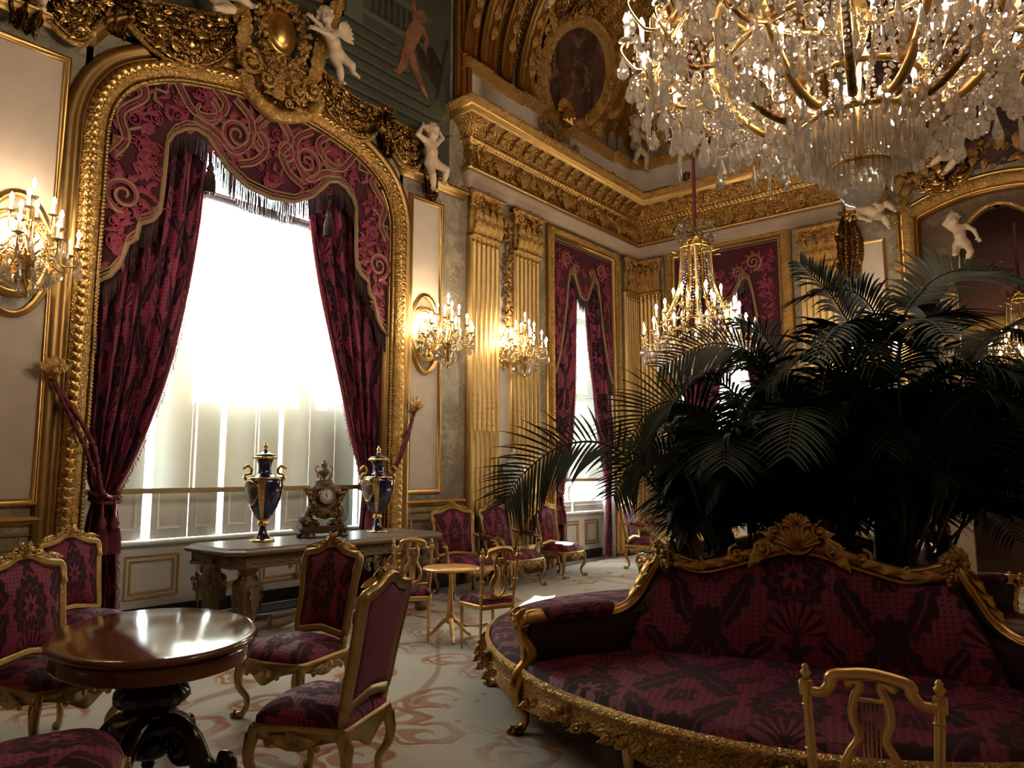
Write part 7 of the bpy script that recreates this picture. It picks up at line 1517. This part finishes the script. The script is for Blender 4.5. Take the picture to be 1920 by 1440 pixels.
# ------------------------------------------------------------------ palms
def frond(mb, stem, base, az, L, rise, droop, n=46, lw=.030, ll=.55, rnd=None, twist=0., path=None, roll=0.):
    d = np.array([math.cos(az), math.sin(az), 0]); t = np.linspace(0, 1, 40)
    out = L * (t * .35 + .65 * t ** 1.6); z = rise * np.sin(np.clip(t, 0, 1) * PI * .62) / math.sin(PI * .62) * (1 - .0 * t) - droop * t ** 3
    side = np.array([-d[1], d[0], 0]); P = base + d * out[:, None] + np.array([0, 0, 1.]) * z[:, None] + side * (twist * t ** 2)[:, None]
    if path is not None: P = smoothpts(path, 40)
    tube(stem, P, np.linspace(.012, .003, 40), 6)
    T = np.gradient(P, axis=0); T /= np.linalg.norm(T, axis=1)[:, None]
    V = []; Fc = []; U = []; c = 0
    for i in range(n):
        u = .30 + .69 * i / (n - 1); k = u * 39; a = int(k); f = k - a; p = P[a] * (1 - f) + P[min(a + 1, 39)] * f; tg = T[a]
        s_ = np.cross(tg, (0, 0, 1.)); s_ /= np.linalg.norm(s_) + 1e-6; up = np.cross(s_, tg); cr_, sr_ = math.cos(roll), math.sin(roll); s_, up = s_ * cr_ + up * sr_, up * cr_ - s_ * sr_; ln = ll * (math.sin(PI * (.12 + .82 * (u - .3) / .7)) ** .7) * rnd.uniform(.85, 1.1)
        for sg in (-1, 1):
            e = s_ * sg * .85 + tg * (.40 + .4 * (u - .3)) + up * (.22 if path is None else .16); e /= np.linalg.norm(e); q = np.linspace(0, 1, 6); dr = rnd.uniform(.25, .55) if path is None else rnd.uniform(.16, .40)
            ctr = p + e * (ln * q)[:, None] + np.array([0, 0, -1.]) * (ln * dr * q ** 2.2)[:, None]
            w = lw * np.array([.45, .95, 1., .8, .5, .04]) * .5; wd = np.cross(e, up); wd = tg * .85 + wd * .2; wd /= np.linalg.norm(wd)
            vv = np.stack([ctr - wd * w[:, None], ctr + up * .0 * w[:, None] - np.array([0, 0, .25]) * w[:, None], ctr + wd * w[:, None]], 1).reshape(-1, 3)
            V.append(vv); U.append(np.stack([np.repeat(q, 3), np.tile([0, .5, 1], 6)], -1)); Fc.append(gridf(6, 3) + c); c += 18
    mb.add(np.concatenate(V), np.concatenate(Fc), np.concatenate(U))
def palm(label, x, y, z0, trunk, specs, seed, paths=()):
    r = random.Random(seed); T = thing('kentia_palm', label, 'palm plant', (x, y, z0), 0, 'palms growing from the settee'); b = np.array([x, y, z0])
    st = MB()
    for k in range(3):
        a = r.uniform(0, 6); tube(st, [b + [.05 * math.cos(a), .05 * math.sin(a), 0], b + [.04 * math.cos(a), .04 * math.sin(a), trunk * .6], b + [.01, 0, trunk]], [.035, .028, .02], 8)
    st.build('trunk', STEM, T)
    for (az, L, rise, droop, ll) in specs:
        m = MB(); s = MB(); bb = b + np.array([0, 0, trunk * r.uniform(.55, 1.)]); frond(m, s, bb, math.radians(az), L, rise, droop, int(24 + L * 14), .025, ll, r, r.uniform(-.2, .2))
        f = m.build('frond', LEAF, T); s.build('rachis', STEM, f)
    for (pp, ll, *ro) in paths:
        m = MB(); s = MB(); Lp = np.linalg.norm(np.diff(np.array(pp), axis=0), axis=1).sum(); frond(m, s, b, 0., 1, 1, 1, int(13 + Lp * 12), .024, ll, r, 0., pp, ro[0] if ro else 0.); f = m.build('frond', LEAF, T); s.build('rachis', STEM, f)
def auto(seed, n, L, rise, az0=0, az1=360):
    r = random.Random(seed); return [(az0 + (az1 - az0) * (i + r.uniform(-.3, .3)) / n, L * r.uniform(.75, 1.1), rise * r.uniform(.7, 1.2), r.uniform(.3, 1.0) * L * .5, r.uniform(.34, .5)) for i in range(n)]
bw = lambda lx, ly: (BC[0] + lx * math.cos(BR) - ly * math.sin(BR), BC[1] + lx * math.sin(BR) + ly * math.cos(BR))
p = bw(-.45, -.50); palm('palm at the left of the planting, long fronds reaching past the narrow window', p[0], p[1], .88, .25, auto(3, 6, .55, .8), 3, [
  ([(-2.21, 4.59, 1.0), (-2.37, 4.46, 1.39), (-2.61, 4.26, 1.71), (-2.86, 4.05, 1.73), (-3.07, 3.88, 1.55), (-3.18, 3.79, 1.33)], .46, .95), ([(-2.08, 4.70, 1.0), (-2.04, 4.67, 1.67), (-2.19, 4.54, 2.0), (-2.39, 4.38, 1.97), (-2.52, 4.27, 1.72)], .50, .95),
  ([(-1.95, 4.87, 1.0), (-1.82, 4.98, 2.0), (-1.89, 4.92, 2.35), (-2.12, 4.73, 2.43), (-2.39, 4.51, 2.26)], .40, .95), ([(-2.15, 4.70, 1.0), (-2.16, 4.46, 1.5), (-2.32, 4.31, 1.67), (-2.45, 4.2, 1.6), (-2.54, 4.13, 1.39)], .34, .95)])
p = bw(.10, -.30); palm('tall palm in the middle of the planting, behind the shell crest', p[0], p[1], .88, .6, auto(5, 8, .85, .95), 5, [
  ([(-1.53, 5.21, 1.1), (-1.32, 5.38, 2.26), (-1.42, 5.31, 2.71), (-1.61, 5.15, 3.01)], .42), ([(-1.51, 5.36, 1.1), (-1.21, 5.61, 2.24), (-1.24, 5.58, 2.66), (-1.41, 5.44, 2.85), (-1.68, 5.22, 2.77)], .40),
  ([(-1.72, 4.95, 1.1), (-1.89, 4.79, 1.92), (-2.05, 4.66, 2.16), (-2.22, 4.52, 2.08), (-2.34, 4.42, 1.85)], .40), ([(-1.74, 5.3, 1.1), (-1.77, 5.28, 2.02), (-1.87, 5.19, 2.48), (-2.05, 5.05, 2.64)], .36)])
p = bw(.55, -.25); palm('tallest palm right of the middle, one frond arching to the right edge', p[0], p[1], .88, .8, auto(8, 8, .95, .85), 9, [
  ([(-1.05, 5.12, 1.1), (-1.01, 5.13, 2.34), (-0.88, 5.23, 2.71), (-0.68, 5.39, 2.84), (-0.42, 5.61, 2.78), (-0.2, 5.79, 2.55)], .55, -.6), ([(-0.95, 5.35, 1.1), (-0.74, 5.47, 2.11), (-0.53, 5.65, 2.46), (-0.27, 5.86, 2.43)], .45),
  ([(-0.95, 5.25, 1.1), (-0.67, 5.27, 1.86), (-0.54, 5.38, 2.14), (-0.39, 5.51, 2.14), (-0.32, 5.56, 1.86)], .42), ([(-1.03, 5.62, 1.1), (-0.9, 5.73, 2.22), (-0.93, 5.7, 2.6), (-1.04, 5.61, 2.75)], .40)])
p = bw(.55, .45); palm('palm at the back right of the planting', p[0], p[1], .88, .5, auto(12, 9, .95, .9), 12, [([(-1.40, 5.65, 1.1), (-1.14, 5.92, 2.11), (-0.94, 6.08, 2.42), (-0.73, 6.26, 2.42), (-0.53, 6.42, 2.18)], .45)])
p = bw(-.20, .40); palm('palm at the back left of the planting', p[0], p[1], .88, .4, auto(15, 8, .8, .85), 15)
p = bw(-.05, -.45); palm('low bushy palm just behind the front crest of the settee', p[0], p[1], .88, .12, auto(23, 16, .6, .8, 15, 245) + auto(24, 12, .35, .55, 0, 260), 23)
p = bw(.62, -.42); palm('low bushy palm behind the right half of the settee back', p[0], p[1], .88, .2, auto(27, 16, .7, .85, 0, 245) + auto(28, 12, .4, .55, 0, 260), 27)
p = bw(.30, .0); palm('thick low palm in the centre of the planting', p[0], p[1], .88, .15, auto(31, 16, .7, 1.0) + auto(32, 12, .55, .5), 31)
p = bw(.70, .30); palm('thick low palm at the right corner of the planting', p[0], p[1], .88, .15, auto(35, 16, .8, 1.05) + auto(36, 12, .5, .5) + auto(37, 9, 1.25, .95, -10, 90) + auto(38, 7, 1.1, .5, -10, 90), 35, [([(-0.95, 5.25, 1.0), (-0.73, 5.35, 1.5), (-0.52, 5.53, 1.66), (-0.27, 5.73, 1.56)], .45, -.7), ([(-1.0, 5.1, 1.0), (-0.76, 5.2, 1.66), (-0.51, 5.4, 1.96), (-0.23, 5.63, 1.92)], .48, -.7), ([(-0.95, 5.36, 1.0), (-0.65, 5.55, 1.33), (-0.44, 5.72, 1.36), (-0.24, 5.88, 1.2)], .42, -.7), ([(-1.05, 5.22, 1.0), (-0.97, 5.28, 1.77), (-0.77, 5.45, 2.04), (-0.54, 5.64, 1.84)], .45, -.5), ([(-0.9, 5.73, 1.0), (-0.61, 5.97, 1.78), (-0.36, 6.17, 2.15), (-0.11, 6.38, 2.15)], .5, -.5)])
p = bw(-.60, .10); palm('low palm at the left side of the planting', p[0], p[1], .88, .1, auto(41, 14, .55, .75) + auto(42, 10, .4, .4), 41)
p = bw(-.52, -.52); palm('lowest palm at the left corner of the planting, behind the corner finial', p[0], p[1], .88, .05, auto(45, 14, .42, .65, 30, 255) + auto(46, 9, .3, .4, 30, 255), 45)
# ------------------------------------------------------------------ camera, daylight, exposure
cam = bpy.data.cameras.new('camera'); co = bpy.data.objects.new('camera', cam); COL.objects.link(co)
co.location = (0, 0, 1.55); co.rotation_euler = (math.radians(96.83), 0, math.radians(39.4))
cam.sensor_width = 36; cam.lens = 1370 / 1920 * 36; cam.clip_start = .05; cam.clip_end = 300
SC.camera = co
w = bpy.data.worlds.new('daylight'); SC.world = w; w.use_nodes = True; nt = w.node_tree
bg = nt.nodes['Background']; bg.inputs['Color'].default_value = (.80, .92, 1., 1); bg.inputs['Strength'].default_value = 15.0
sl = bpy.data.lights.new('sun', 'SUN'); sl.energy = 60.; sl.angle = math.radians(.6); sl.color = (1, .93, .82)
so = bpy.data.objects.new('sun', sl); COL.objects.link(so)
so.rotation_euler = Vector((.447, -.873, -.278)).to_track_quat('-Z', 'Y').to_euler()
vs = SC.view_settings; vs.view_transform = 'Standard'; vs.look = 'None'; vs.exposure = .3; vs.gamma = 1.; vs.use_curve_mapping = False
cy = SC.cycles; cy.max_bounces = 8; cy.diffuse_bounces = 4; cy.glossy_bounces = 3; cy.transmission_bounces = 6; cy.transparent_max_bounces = 10; cy.use_adaptive_sampling = True; cy.adaptive_threshold = .03
cy.sample_clamp_indirect = 6.; cy.caustics_reflective = False; cy.caustics_refractive = False; cy.blur_glossy = .5
